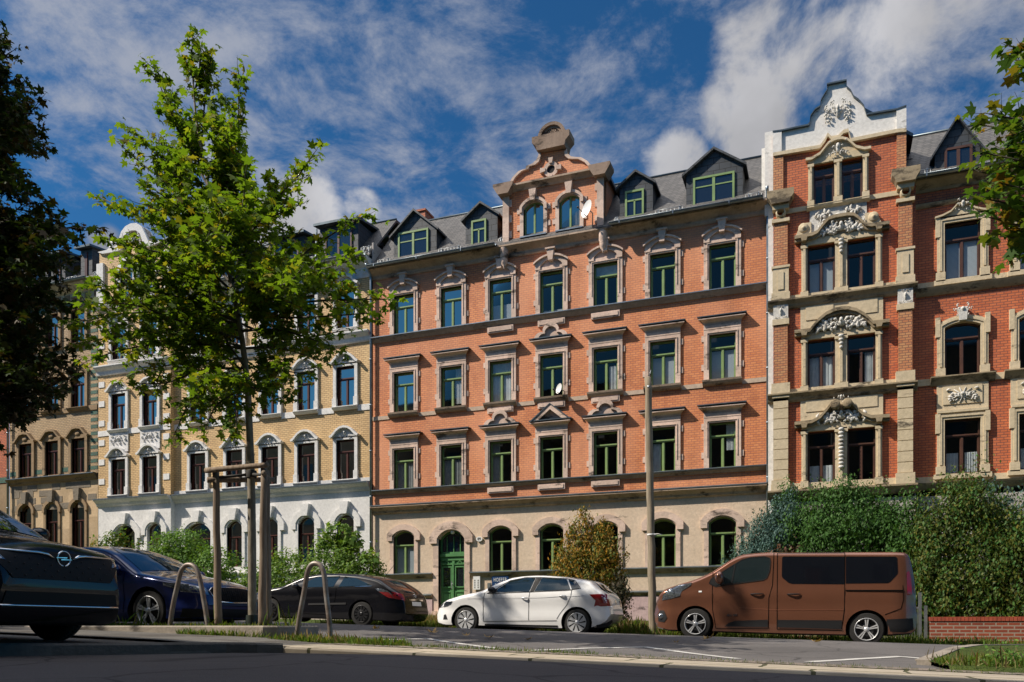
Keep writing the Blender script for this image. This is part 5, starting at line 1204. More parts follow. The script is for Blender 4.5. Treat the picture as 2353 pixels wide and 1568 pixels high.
# number pillar behind the black hatchback
pc = at(955, 1390, 24.5); pil = empty('gate_pillar', (pc.x, 24.5, zg(pc.x, 24.5)), 'pale concrete pillar with a red cap behind the black hatchback', 'pillar')
zt = at(955, 1379, 24.5).z; x0, x1 = at(941, 1, 24.5).x, at(962, 1, 24.5).x
mb = MB(); mb.box(x0, x1, 24.5, 24.85, -.3, zt); mb.build('shaft', M_CREAM, pil); mb = MB(); mb.prism([(x0 - .05, zt), (x1 + .05, zt), (x1 + .05, zt + .03), ((x0 + x1) / 2, zt + .07), (x0 - .05, zt + .03)], 24.45, 24.9); mb.build('cap', M_BRICKW, pil)
def text(name, s, loc, size, mat, parent=None, rot=(90, 0, 0), ext=.004, align='CENTER', bold=0, spacing=1.0, fit=None):
    cu = bpy.data.curves.new(name, 'FONT'); cu.body = s; cu.size = size; cu.extrude = ext; cu.align_x = align; cu.align_y = 'CENTER'; cu.offset = bold; cu.space_character = spacing
    o = bpy.data.objects.new(name, cu); COL.objects.link(o); o.rotation_euler = [R(a) for a in rot]; o.location = loc
    bpy.context.view_layer.update(); me = bpy.data.meshes.new_from_object(o.evaluated_get(bpy.context.evaluated_depsgraph_get())); 
    if fit:
        wd = max(v.co.x for v in me.vertices) - min(v.co.x for v in me.vertices); me.transform(Matrix.Diagonal((fit / wd, 1, 1, 1)))
    me.transform(o.matrix_world.copy())
    bpy.data.objects.remove(o); me.materials.clear(); me.materials.append(mat); me.name = name
    return link(name, me, parent)
M_INK = plain("black_ink", (.02, .02, .02), .6); M_WHT = plain("white_enamel", (.75, .75, .73), .3); M_BLUE = plain("blue_enamel", (.012, .045, .13), .3)
text('number', '01', ((x0 + x1) / 2 - .02, 24.492, zt - .22), .26, M_INK, pil, bold=.006)
# signs on the orange house
s0, s1 = at(1130.5, 1325, 30.93), at(1168.5, 1366, 30.93)
sg = empty('name_plate', ((s0.x + s1.x) / 2, 30.93, (s0.z + s1.z) / 2), 'dark blue enamel sign with white lettering above the white car', 'sign')
mb = MB(); mb.box(s0.x, s1.x, 30.92, 30.95, s1.z, s0.z); mb.build('plate', M_BLUE, sg); hh = s0.z - s1.z; cx_ = (s0.x + s1.x) / 2
text('lettering', 'HOEFER', (cx_, 30.915, s0.z - hh * .20), hh * .30, M_WHT, sg, ext=.002, spacing=1.25, fit=(s1.x - s0.x) * .78)
text('lettering', 'Rechtsanwalt', (cx_ + .02, 30.915, s0.z - hh * .48), hh * .21, M_WHT, sg, ext=.002, bold=.002, fit=(s1.x - s0.x) * .66)
text('lettering', 'Termine nach Vereinbarung', (cx_ + .02, 30.915, s0.z - hh * .72), hh * .075, M_WHT, sg, ext=.002, fit=(s1.x - s0.x) * .5)
c = at(1101, 1239, 30.93); mb = MB(); mb.prism([(c.x + .14 * math.cos(t), c.z + .10 * math.sin(t)) for t in np.linspace(0, 2 * math.pi, 20)[:-1]], 30.93, 30.97)
hn = empty('house_number', (c.x, 30.95, c.z), 'oval white enamel house number 89 right of the green door', 'sign'); mb.build('plate', M_WHT, hn); text('number', '89', (c.x, 30.927, c.z), .15, M_INK, hn, ext=.002, bold=.003)
a, b = at(1088, 1325, 30.93), at(1103.5, 1355, 30.93)
bp = empty('doorbell_panel', ((a.x + b.x) / 2, 30.95, b.z), 'white doorbell and letter panel right of the green door', 'doorbell panel'); mb = MB(); mb.box(a.x, b.x, 30.90, 30.96, b.z, a.z); mb.build('plate', M_WHT, bp)
mb = MB()
for i in range(5):
    for j in range(2): mb.box(a.x + .04 + j * .15, a.x + .10 + j * .15, 30.894, 30.90, b.z + .06 + i * .075, b.z + .09 + i * .075)
mb.build('buttons', M_INK, bp)
a, b = at(1120.5, 1340, 30.93), at(1129, 1353, 30.93); mb = MB(); mb.box(a.x, b.x, 30.90, 30.96, b.z, a.z); mb.box(a.x + .03, b.x - .03, 30.885, 30.90, b.z + .05, a.z - .05)
tag(mb.build('meter_box', M_STEEL, org=(a.x, 30.93, b.z)), 'small grey metal box between doorbell panel and blue sign', 'box')
# satellite dishes
def dish(px, Y, rx, rz, lab, arm):
    c = at(*px, Y); g = empty('satellite_dish', tuple(c), lab, 'satellite dish', 'satellite dishes on the orange house')
    d = Vector((-.62, -.74, .15)).normalized(); u = d.orthogonal().normalized(); v = d.cross(u); vs = []; fs = []; n = 24
    for j in range(6):
        r = j / 5
        for i in range(n): a = 2 * math.pi * i / n; vs.append(c + (u * math.cos(a) * rx + v * math.sin(a) * rz) * r - d * (.10 * rx / .35) * (1 - r * r))
    for j in range(5):
        for i in range(n): fs.append((j * n + i, j * n + (i + 1) % n, (j + 1) * n + (i + 1) % n, (j + 1) * n + i))
    mb = MB(); mb.add(vs, fs, True); mb.build('reflector', M_WHT, g)
    mb = MB(); mb.tube([c - v * .0 + Vector((0, 0, -rx * .9)), c + d * .42 * rx / .35 + Vector((0, 0, -.10))], .014, 6); e = c + d * .42 * rx / .35 + Vector((0, 0, -.10)); mb.blob(tuple(e), .045, .045, .045); mb.build('feed_arm', M_INK, g)
    mb = MB(); mb.tube([c - d * .1, c - d * .2 + Vector((.05, .1, -.05)), c + Vector(arm)], .022, 6); mb.build('bracket', M_STEEL, g)
dish((1347.5, 480), 30.45, .33, .33, 'large white satellite dish beside the right gable window', (.1, .5, -.55))
dish((1284, 893), 30.55, .20, .20, 'small cream satellite dish on the sill of the open green window', (.02, .4, -.25))
# ================================================================ plants
def leaf_mat(name, cols, trans=.4, rough=.55, spec=.18):
    m = MT(name); g = m.n('ShaderNodeNewGeometry'); r = m.ramp(g.outputs['Random Per Island'], [(i / max(1, len(cols) - 1), c) for i, c in enumerate(cols)])
    m.set(r, rough, spec=spec)
    tl = m.n('ShaderNodeBsdfTranslucent'); mx = m.n('ShaderNodeMixShader'); mx.inputs[0].default_value = trans
    c2 = m.mix(1.0, r, (1.5, 1.45, .45), 'MULTIPLY'); m.l(c2, tl.inputs[0])
    m.l(m.b.outputs[0], mx.inputs[1]); m.l(tl.outputs[0], mx.inputs[2]); m.l(mx.outputs[0], m.out.inputs[0]); return m.m
ML_MAPLE = leaf_mat("maple_leaf", [(.07, .14, .015), (.10, .18, .02), (.14, .22, .022), (.08, .15, .016), (.11, .19, .02), (.07, .13, .016), (.17, .22, .025), (.22, .18, .03)], .5)
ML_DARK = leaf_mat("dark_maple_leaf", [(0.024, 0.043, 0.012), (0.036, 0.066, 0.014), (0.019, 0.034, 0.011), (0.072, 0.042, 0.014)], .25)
ML_RMAPLE = leaf_mat("street_maple_leaf", [(0.045, 0.098, 0.018), (0.075, 0.15, 0.024), (0.06, 0.128, 0.021), (0.135, 0.18, 0.03), (0.195, 0.105, 0.022)], .38)
ML_BUSH = leaf_mat("shrub_leaf", [(0.074, 0.158, 0.033), (0.11, 0.222, 0.036), (0.065, 0.129, 0.028), (0.167, 0.277, 0.055)], .35)
ML_HEDGE = leaf_mat("creeper_leaf", [(0.067, 0.141, 0.027), (0.125, 0.217, 0.034), (0.084, 0.167, 0.029), (0.217, 0.3, 0.067)], .35)
ML_THUJA = leaf_mat("thuja_spray", [(0.031, 0.087, 0.019), (0.046, 0.118, 0.022), (0.062, 0.143, 0.026), (0.026, 0.062, 0.015)], .2)
ML_THUJB = leaf_mat("golden_green_spray", [(.035, .065, .012), (.065, .10, .016), (.11, .13, .02), (.022, .045, .010), (.15, .13, .02)], .2)
ML_BLUE = leaf_mat("blue_green_spray", [(0.049, 0.103, 0.088), (0.074, 0.137, 0.117), (0.039, 0.083, 0.068)], .15)
ML_ORANGE = leaf_mat("orange_thuja_spray", [(.24, .14, .02), (.34, .17, .022), (.12, .14, .02), (.07, .11, .02), (.38, .20, .03), (.09, .12, .02)], .2)
ML_DRY = leaf_mat("dry_spray", [(.15, .075, .045), (.10, .055, .035), (.06, .07, .03)], .15)
ML_GRASS = leaf_mat("grass_blade", [(.05, .10, .015), (.08, .15, .02), (.12, .17, .03), (.22, .19, .08)], .35)
ML_STRAW = leaf_mat("dry_grass_stalk", [(.22, .15, .08), (.30, .22, .12), (.16, .10, .06), (.12, .14, .05)], .3)
half = [(0, 1.0), (.16, .62), (.30, .40), (.56, .56), (.92, .44), (.64, .14), (.42, .0), (.66, -.40), (.26, -.36), (0, -.50)]
T_MAPLE = np.array([(x, y, -.34 * x * x - .22 * y * y) for x, y in half] + [(-x, y, -.34 * x * x - .22 * y * y) for x, y in half[-2:0:-1]])
T_OVAL = np.array([(0, -1, 0), (.42, -.3, .05), (.38, .35, .05), (0, 1, -.12), (-.38, .35, .05), (-.42, -.3, .05)])
hs_ = [(0, -1), (.14, -.5), (.46, -.28), (.20, -.12), (.50, .18), (.16, .16), (.34, .56), (.10, .50), (0, 1.0)]
T_SPRAY = np.array([(x, y, -.1 * y * y) for x, y in hs_] + [(-x, y, -.1 * y * y) for x, y in hs_[-2:0:-1]])
T_BLADE = np.array([(-.05, 0, 0), (.05, 0, 0), (.035, .6, .04), (0, 1, .16), (-.035, .6, .04)])
def norm(a): return a / np.maximum(1e-6, np.linalg.norm(a, axis=1, keepdims=True))
def leafmesh(name, P, size, T, mat, parent=None, org=None, nrm=None, axis=None, rnd=.8, seed=0, kind=None):
    "one mesh of many leaf-shaped faces: nrm = facing, axis = direction the leaf points to"
    rg = np.random.default_rng(seed); n = len(P); P = np.asarray(P, float)
    N_ = (np.tile([0, 0, 1.0], (n, 1)) if nrm is None else np.asarray(nrm, float)) + rg.normal(0, rnd, (n, 3)); N_ = norm(N_)
    A = (rg.normal(0, 1, (n, 3)) if axis is None else np.asarray(axis, float) + rg.normal(0, .35, (n, 3)))
    A = norm(A - N_ * (A * N_).sum(1, keepdims=True)); B = np.cross(A, N_)
    s = (np.asarray(size) if np.ndim(size) else np.full(n, size)) * rg.uniform(.55, 1.3, n)
    k = len(T); V = P[:, None, :] + s[:, None, None] * (T[None, :, 0:1] * B[:, None, :] + T[None, :, 1:2] * A[:, None, :] + T[None, :, 2:3] * N_[:, None, :])
    me = bpy.data.meshes.new(name); me.vertices.add(n * k); me.vertices.foreach_set('co', V.reshape(-1).astype(np.float32))
    me.loops.add(n * k); me.loops.foreach_set('vertex_index', np.arange(n * k, dtype=np.int32))
    me.polygons.add(n); me.polygons.foreach_set('loop_start', np.arange(0, n * k, k, dtype=np.int32)); me.polygons.foreach_set('loop_total', np.full(n, k, dtype=np.int32))
    me.materials.append(mat); me.update(calc_edges=True)
    o = link(name, me, parent, org)
    return tag(o, kind=kind) if kind else o
M_BARK = MT("maple_bark"); f_ = M_BARK.noise(7, 6, .65, stretch=(3, 3, .8)); M_BARK.bump(f_, .5, .01)
M_BARK = M_BARK.set(M_BARK.ramp(f_, [(.3, (.13, .11, .08)), (.55, (.25, .22, .17)), (.75, (.33, .30, .24))]), .9, spec=.2)
M_TWIG = plain("twig_bark", (.06, .05, .035), .8)
def spline(pts, n=6):
    pts = [Vector(p) for p in pts]; out = []
    for i in range(len(pts) - 1):
        p0, p1, p2, p3 = pts[max(i - 1, 0)], pts[i], pts[i + 1], pts[min(i + 2, len(pts) - 1)]
        for k in range(n):
            t = k / n; out.append(.5 * ((2 * p1) + (p2 - p0) * t + (2 * p0 - 5 * p1 + 4 * p2 - p3) * t * t + (3 * p1 - p0 - 3 * p2 + p3) * t ** 3))
    return out + [pts[-1]]
def tree(name, label, trunk, limbs, leafmat, lsize, r0, seed=1, twig_gap=.20, twig_len=.55, per=9, T=T_MAPLE, group=None, bark=M_BARK, tr1=.02, spread=.07, sub=2):
    rn = random.Random(seed); tp = spline(trunk, 5); root = empty(name, tuple(tp[0]), label, 'tree', group)
    mb = MB(); L_ = len(tp); rr = [r0 * (1 - .93 * (i / (L_ - 1)) ** .9) + .004 for i in range(L_)]; rr[0] *= 1.25
    mb.tube(tp, rr, 12); mb.build('trunk', bark, root)
    tw = MB(); P = []; A = []
    def twig(p, d, ln, r):
        q = [p]; n = 4
        for i in range(n):
            d = (d + Vector((rn.gauss(0, .16), rn.gauss(0, .16), rn.gauss(.02, .12)))).normalized(); q.append(q[-1] + d * ln / n)
        tw.tube(q, [r * (1 - .7 * i / n) for i in range(n + 1)], 4, False)
        m = max(3, int(per * ln / twig_len))
        for i in range(m):
            t = (i + .5) / m * n; k = min(n - 1, int(t)); b = q[k].lerp(q[k + 1], t - k); o = Vector((rn.gauss(0, 1), rn.gauss(0, 1), rn.gauss(-.2, .7))).normalized()
            P.append(b + o * rn.uniform(.02, spread + .05)); A.append(o + d * .5 + Vector((0, 0, -.45)))
        return q
    for li in limbs:
        t0, mids, tip, r = li
        i0 = min(L_ - 2, int(t0 * (L_ - 1))); base = tp[i0]
        pts = spline([base] + [Vector(m) for m in mids] + [Vector(tip)], 7) if mids else spline([base, base.lerp(Vector(tip), .5) + Vector((0, 0, -.06 * (Vector(tip) - base).length)), Vector(tip)], 7)
        n = len(pts); mbt = [r * (1 - .85 * i / (n - 1)) + .004 for i in range(n)]; tw.tube(pts, mbt, 7, False)
        ln = sum((pts[i + 1] - pts[i]).length for i in range(n - 1)); acc = 0; nxt = ln * .16
        for i in range(n - 1):
            sg = (pts[i + 1] - pts[i]); l = sg.length
            while acc + l > nxt:
                p = pts[i] + sg * ((nxt - acc) / l); d0 = sg.normalized(); fr = nxt / ln
                o = d0.orthogonal().normalized(); o.rotate(Matrix.Rotation(rn.uniform(0, 6.283), 3, d0))
                d = (d0 * rn.uniform(.4, .9) + o * rn.uniform(.5, 1.0) + Vector((0, 0, .18))).normalized(); tl = twig_len * rn.uniform(.5, 1.2) * (1.15 - .6 * fr)
                q = twig(p, d, tl, .007)
                if sub and tl > .35:
                    for _ in range(sub): b = q[rn.randint(1, 3)]; o = Vector((rn.gauss(0, 1), rn.gauss(0, 1), rn.gauss(0, .6))).normalized(); twig(b, (d * .5 + o * .8).normalized(), tl * .5, .004)
                nxt += twig_gap * rn.uniform(.6, 1.4)
            acc += l
        twig(pts[-1], (pts[-1] - pts[-2]).normalized(), .22, .005)
    tw.build('branches', M_TWIG, root)
    leafmesh('crown', [tuple(p) for p in P], lsize, T, leafmat, root, nrm=None, axis=[tuple(a) for a in A], rnd=.55, seed=seed)
    return root, len(P)
YM = 9.65
def a3(x, y, dy=0): return tuple(at(x, y, YM + dy))
trunk = [a3(579, 1440), a3(579, 1250), a3(577, 1090), a3(573, 980), a3(569, 890), a3(556, 780), a3(540, 690), a3(521, 600), a3(498, 500), a3(471, 390), a3(452, 280), a3(445, 205), a3(443, 160)]
def tf(y):      # share of the trunk at a reading
    ys_ = [1440, 1250, 1090, 980, 890, 780, 690, 600, 500, 390, 280, 205, 160]
    for i in range(12):
        if ys_[i + 1] <= y <= ys_[i]: return (i + (ys_[i] - y) / (ys_[i] - ys_[i + 1])) / 12
    return .5
LM = [(.96, [], a3(441, 98), .008), (.9, [], a3(462, 130, .1), .008), (tf(700), [a3(640, 700, .1), a3(760, 690, .2)], a3(890, 688, .3), .022), (tf(760), [a3(650, 760, -.2)], a3(770, 800, -.4), .018), (tf(790), [a3(640, 800, .3)], a3(740, 830, .6), .016), (tf(700), [a3(630, 640, .2), a3(730, 560, .3)], a3(835, 497, .4), .020),
      (tf(690), [a3(620, 660, -.4)], a3(800, 600, -.9), .018), (tf(640), [a3(600, 500, .1), a3(680, 410, .2)], a3(722, 352, .2), .018), (tf(600), [a3(590, 520, -.3)], a3(690, 470, -.5), .015), (tf(560), [a3(545, 400, .1), a3(548, 270, .1)], a3(548, 165, .1), .017),
      (tf(500), [a3(530, 380, -.2)], a3(530, 290, -.4), .014), (tf(420), [a3(400, 280, .1)], a3(352, 150, .1), .014), (tf(340), [a3(470, 240, .1)], a3(484, 140, .1), .012), (tf(380), [a3(410, 300, -.3)], a3(385, 230, -.5), .012), (tf(560), [a3(420, 450, .1), a3(330, 380, .1)], a3(268, 325, .1), .016),
      (tf(520), [a3(400, 400, -.2)], a3(305, 300, -.3), .015), (tf(640), [a3(450, 560, .2), a3(320, 500, .3)], a3(228, 452, .4), .018), (tf(660), [a3(440, 600, -.4)], a3(260, 560, -.9), .018), (tf(760), [a3(430, 720, .1), a3(290, 720, .2)], a3(165, 745, .3), .020),
      (tf(730), [a3(400, 680, -.6)], a3(215, 655, -1.0), .018), (tf(790), [a3(430, 790, -.4), a3(300, 800, -.5)], a3(200, 830, -.6), .018), (tf(820), [a3(450, 830, .4)], a3(330, 850, .7), .016), (tf(880), [a3(500, 880, .1), a3(440, 920, .2)], a3(400, 1000, .2), .015), (tf(900), [a3(540, 900, -.4)], a3(545, 980, -.8), .014),
      (tf(870), [a3(500, 870, -.6)], a3(440, 880, -1.1), .014), (tf(880), [a3(620, 890, -.2)], a3(650, 840, -.4), .012), (tf(850), [a3(620, 850, .5)], a3(700, 860, .9), .014),
      (tf(800), [a3(440, 760, .5), a3(300, 770, .8)], a3(175, 790, 1.0), .017), (tf(830), [a3(470, 850, -.2), a3(380, 880, -.3)], a3(290, 880, -.3), .015), (tf(780), [a3(420, 740, -.7), a3(300, 700, -.9)], a3(190, 700, -1.1), .017), (tf(860), [a3(500, 880, .5)], a3(420, 950, .8), .014),
      (tf(880), [a3(500, 930, -.1)], a3(470, 990, -.2), .012), (tf(720), [a3(680, 730, -.3)], a3(850, 720, -.6), .017), (tf(740), [a3(660, 780, .5)], a3(790, 760, .8), .015), (tf(690), [a3(640, 620, -.1)], a3(790, 650, -.2), .016), (tf(880), [a3(610, 900, .3)], a3(620, 860, .6), .010),
      (tf(640), [a3(470, 540, .5)], a3(300, 600, 1.0), .016), (tf(690), [a3(450, 650, .8)], a3(300, 660, 1.3), .016), (tf(600), [a3(440, 520, -.6)], a3(330, 470, -1.0), .015), (tf(640), [a3(600, 560, .6)], a3(660, 540, 1.0), .014)]
rn = random.Random(21)
for i in range(20):
    y0 = rn.uniform(360, 840); xt = 500 + rn.uniform(-210, 190) * (1 if y0 > 450 else .35); yt = y0 - rn.uniform(20, 170); dy = rn.uniform(.5, 1.9) * rn.choice([-1, 1]) * (1 if y0 > 500 else .5)
    LM.append((tf(y0), [a3((540 + xt) / 2, (y0 + yt) / 2 + 10, dy * .5)], a3(xt, yt, dy), .014))
maple, nl = tree('maple_tree', 'young maple with a loose bright green crown tied between wooden posts', trunk, LM, ML_MAPLE, .071, .060, 3, .115, .45, 16)
mb = MB(); p = a3(579, 1430); mb.lathe([(.085, -.12), (.09, .02), (.085, .13)], (p[0], p[1], .02), 'Z', 16); mb.build('trunk_guard', plain("green_black_plastic", (.012, .02, .014), .5), maple)
p = at(578, 1090, YM); mb = MB(); mb.lathe([(.07, -.05), (.078, 0), (.07, .05)], tuple(p), 'Z', 12); mb.tube([p, tops[1] - Vector((0, 0, .12))], .02, 6); mb.tube([p, tops[0] - Vector((0, 0, .1))], .02, 6)
tag(mb.build('tie_strap', plain("dark_strap", (.03, .028, .025), .8), sup))
# a second big maple out beyond the left edge: its shade lies over the bed and the near cars
b_ = Vector((-18.0, 6.3, -.1)); LS = []
for i in range(46):
    an = rn.uniform(0, 6.28); zt = rn.uniform(3.2, 10.2); rr_ = 3.3 * math.sin(min(1, (11.2 - zt) / 5) * 1.57) * rn.uniform(.5, 1); LS.append((min(.9, zt / 11), [], (b_.x + rr_ * math.cos(an), b_.y + rr_ * math.sin(an), zt), .03))
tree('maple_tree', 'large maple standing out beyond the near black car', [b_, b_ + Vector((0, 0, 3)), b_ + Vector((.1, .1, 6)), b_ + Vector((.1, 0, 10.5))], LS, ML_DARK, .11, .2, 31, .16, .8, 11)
# the dark tree at the left edge
YL = 10.6
def l3(x, y, dy=0): return tuple(at(x, y, YL + dy))
tl_ = [at(-175, 1440, YL), at(-170, 1000, YL), at(-150, 700, YL), at(-140, 450, YL), at(-150, 200, YL), at(-160, -50, YL), at(-165, -250, YL)]
LL = []
for (x, y) in [(28, 118), (45, 190), (20, 240), (78, 262), (95, 338), (60, 300), (55, 420), (85, 500), (182, 520), (140, 560), (165, 600), (120, 640), (130, 700), (110, 760), (150, 830), (160, 870), (120, 900), (70, 925), (30, 930), (60, 850), (10, 780), (80, 590), (20, 520), (30, 640), (20, 340), (80, 730), (100, 820)]:
    for k in range(2):
        dy = rn.uniform(-1.0, 1.4); LL.append((min(.85, max(.2, (1440 - y - 60) / 1900 + rn.uniform(0, .1))), [l3(x * .45 - 80, y + rn.uniform(-20, 50), dy * .4)], l3(x - (0 if k == 0 else rn.uniform(10, 60)), y + (0 if k == 0 else rn.uniform(-30, 30)), dy), .03))
for i in range(26): LL.append((rn.uniform(.3, .95), [], l3(rn.uniform(-300, -30), rn.uniform(-500, 850), rn.uniform(-2.4, 2.4)), .03))
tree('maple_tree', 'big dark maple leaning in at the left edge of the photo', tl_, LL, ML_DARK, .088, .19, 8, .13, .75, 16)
YRt = 12.6
def r3(x, y, dy=0): return tuple(at(x, y, YRt + dy))
tr_ = [at(2640, 1500, YRt), at(2640, 1000, YRt), at(2630, 700, YRt), at(2625, 450, YRt), at(2620, 200, YRt), at(2620, 0, YRt)]
LR = []
for (x, y) in [(2310, 135), (2335, 110), (2350, 160), (2235, 285), (2262, 262), (2300, 255), (2330, 290), (2245, 350), (2285, 340), (2240, 395), (2285, 420), (2320, 380), (2245, 455), (2290, 490), (2330, 460), (2262, 500), (2310, 545), (2340, 585), (2350, 520), (2300, 400), (2345, 350), (2340, 420)]:
    dy = rn.uniform(-.7, .7); LR.append((min(.9, max(.25, (1500 - y - 100) / 1500)), [r3((x + 2625) / 2, y + 30, dy * .5)], r3(x + 10, y, dy), .025))
for i in range(26): LR.append((rn.uniform(.4, .95), [], r3(rn.uniform(2400, 2900), rn.uniform(-150, 650), rn.uniform(-2, 2)), .03))
tree('maple_tree', 'maple branches with green and browning leaves reaching in at the right edge', tr_, LR, ML_RMAPLE, .105, .15, 12, .15, .50, 8)
# bushes: leaves spread through and over a set of swells
def bush(name, label, cat, swells, mat, size, n, T=T_OVAL, seed=1, org=None, group=None, upw=.5, stems=0, rnd=.6, axis_up=False, mat2=None, frac2=0, deep=.55, jag=.14, clump=.24):
    cone = axis_up
    rg = np.random.default_rng(seed); c0 = swells[0][0]; root = empty(name, (c0[0], c0[1], zg(c0[0], c0[1])), label, cat, group)
    vol = np.array([s[1][0] * s[1][2] + s[1][1] * s[1][2] for s in swells]); cnt = (n * vol / vol.sum()).astype(int); P = []; Nn = []
    for (c, r), k in zip(swells, cnt):
        # leaves gather in clumps on the swell, with loose ones deeper in
        r_ = np.array(r, float); gz = c[2] - zg(c[0], c[1]); low_ok = gz < r[2] * 2.3; kc = max(6, int(4 * math.pi * (r[0] * r[2] + r[1] * r[2] + r[0] * r[1]) / 3 / clump ** 2 * 1.1))
        d = norm(rg.normal(0, 1, (kc, 3))); d[:, 1] = np.where(rg.random(kc) < .55, -np.abs(d[:, 1]), d[:, 1])
        R3 = np.tile(r_, (kc, 1))
        if cone: R3[:, :2] *= (1 - .55 * np.clip(d[:, 2:3], 0, 1) ** 1.5)
        d2 = d.copy()
        if low_ok:
            low = d[:, 2] < 0; R3[low, 2] = gz; hx = np.maximum(.3, np.hypot(d[:, 0], d[:, 1])); d2[low, :2] /= hx[low, None]
        cc = np.array(c) + d2 * R3 * rg.uniform(.72, 1.10, kc)[:, None]
        shoot = rg.random(kc) < .10; cc[shoot] += d2[shoot] * np.array([.12, .12, .28]) * (d2[shoot, 2:3] > 0)
        w_ = rg.uniform(.4, 1.6, kc); idx = rg.choice(kc, int(k * .82), p=w_ / w_.sum()); cs = clump * rg.uniform(.30, .62, kc)
        off = rg.normal(0, 1, (len(idx), 3)) * cs[idx][:, None] * np.array([.8, .8, 1.25 if cone else .9]); off[:, 2] += cs[idx] * .3
        P.append(cc[idx] + off); Nn.append(norm(d[idx] + off / clump))
        ki = k - len(idx); di = norm(rg.normal(0, 1, (ki, 3))); P.append(np.array(c) + di * r_ * rg.uniform(.3, .8, ki)[:, None]); Nn.append(di)
    P = np.concatenate(P); Nn = np.concatenate(Nn); keep = P[:, 2] > -.6; P, Nn = P[keep], Nn[keep]
    ax = (Nn * .5 + np.array([0, 0, 1.2])) if axis_up else None
    if mat2:
        pick = rg.random(len(P)) < frac2; leafmesh('foliage', P[pick], size, T, mat2, root, nrm=Nn[pick] + [0, 0, upw], axis=None if ax is None else ax[pick], rnd=rnd, seed=seed + 5); P, Nn = P[~pick], Nn[~pick]; ax = None if ax is None else ax[~pick]
    leafmesh('foliage', P, size, T, mat, root, nrm=Nn + [0, 0, upw], axis=ax, rnd=rnd, seed=seed)
    mb = MB(); rn_ = random.Random(seed)
    for c, r in swells[:8]:
        b = Vector((c[0] + rn_.uniform(-.1, .1), c[1], zg(c[0], c[1]))); t = Vector((c[0], c[1], c[2] + r[2] * .6)); m_ = b.lerp(t, .5) + Vector((rn_.uniform(-.1, .1), rn_.uniform(-.1, .1), 0)); mb.tube([b, m_, t], [.035, .022, .008], 6, False)
    mb.build('stems', M_TWIG, root); return root
def sw(x, y, Y, rx, ry, rz): c = at(x, y, Y); return ((c.x, c.y, c.z), (rx, ry, rz))
bush('shrub', 'round leafy green shrub in front of the white ground floor, left of the posts', 'shrub', [sw(440, 1322, 25.5, 1.5, 1.0, 1.01), sw(395, 1272, 25.8, .95, .8, 0.79), sw(500, 1312, 25.3, .95, .8, 0.84), sw(430, 1262, 25.6, .9, .8, 0.70), sw(385, 1322, 25.4, .9, .8, 0.79), sw(520, 1352, 25.3, .6, .6, 0.62), sw(470, 1372, 25.3, 1.5, .8, 0.79)], ML_BUSH, .065, 15000, seed=4)
bush('hedge', 'wide creeper covered hedge in front of the white ground floor', 'hedge', [sw(620, 1352, 25.4, 1.3, .9, 0.88), sw(690, 1342, 25.4, 1.4, .9, 0.97), sw(760, 1332, 25.4, 1.4, .9, 1.01), sw(825, 1342, 25.4, 1.1, .9, 0.92), sw(650, 1292, 25.5, .5, .5, 0.40), sw(770, 1267, 25.6, .8, .5, 0.44), sw(800, 1292, 25.5, .8, .6, 0.53), sw(590, 1372, 25.4, .6, .7, 0.88), sw(700, 1392, 25.2, 2.6, .7, 0.62), sw(860, 1352, 25.3, .35, .6, 0.70)], ML_HEDGE, .058, 26000, seed=5)
tipsb = []
bush('shrub', 'young shoots with star shaped leaves rising from the hedge', 'shrub', [sw(770, 1235, 25.3, .25, .2, .5), sw(795, 1238, 25.3, .25, .2, .45), sw(815, 1250, 25.3, .2, .2, .4), sw(745, 1250, 25.3, .2, .2, .35), sw(850, 1285, 25.2, .4, .2, .3)], ML_HEDGE, .13, 420, T=T_MAPLE, seed=6, deep=.1)
bush('shrub', 'thin red tipped shrub by the arched entrance of the white ground floor', 'shrub', [sw(265, 1245, 26, .5, .3, .5), sw(235, 1250, 26, .4, .3, .3), sw(320, 1262, 26, .3, .3, .25), sw(283, 1235, 26, .22, .2, .45)], ML_RMAPLE, .07, 650, seed=7, deep=.2)
bush('thuja', 'orange tipped conical conifer behind the white car', 'conifer', [sw(1350, 1350, 24.6, .85, .7, 1.2), sw(1325, 1290, 24.6, .62, .6, 1.1), sw(1390, 1300, 24.6, .60, .6, 1.1), sw(1345, 1250, 24.6, .30, .35, .8), sw(1390, 1265, 24.6, .34, .35, .75), sw(1305, 1330, 24.6, .45, .5, .7), sw(1410, 1340, 24.6, .40, .5, .7)], ML_ORANGE, .058, 20000, T=T_SPRAY, seed=9, upw=0, axis_up=True, mat2=ML_THUJB, frac2=.2)
bush('juniper', 'small dark straggly conifer right behind the white car', 'conifer', [sw(1415, 1385, 23.5, .38, .4, .55), sw(1425, 1360, 23.5, .28, .3, .45), sw(1400, 1410, 23.2, .4, .4, .3)], leaf_mat("dark_brown_spray", [(.035, .045, .02), (.05, .035, .02), (.02, .03, .015)], .1), .07, 1500, T=T_SPRAY, seed=10, upw=0, axis_up=True)
bush('juniper', 'blue green conifer at the left end of the conifer row', 'conifer', [sw(1740, 1324, 24.2, .95, .8, 1.20), sw(1795, 1254, 24.4, .65, .7, 1.20), sw(1765, 1264, 24.3, .65, .7, 1.01), sw(1715, 1364, 24.1, .65, .7, 0.83), sw(1815, 1194, 24.5, .28, .3, 0.69), sw(1700, 1344, 24.0, .5, .5, 0.55)], ML_BLUE, .048, 32000, T=T_SPRAY, seed=11, upw=0, axis_up=True)
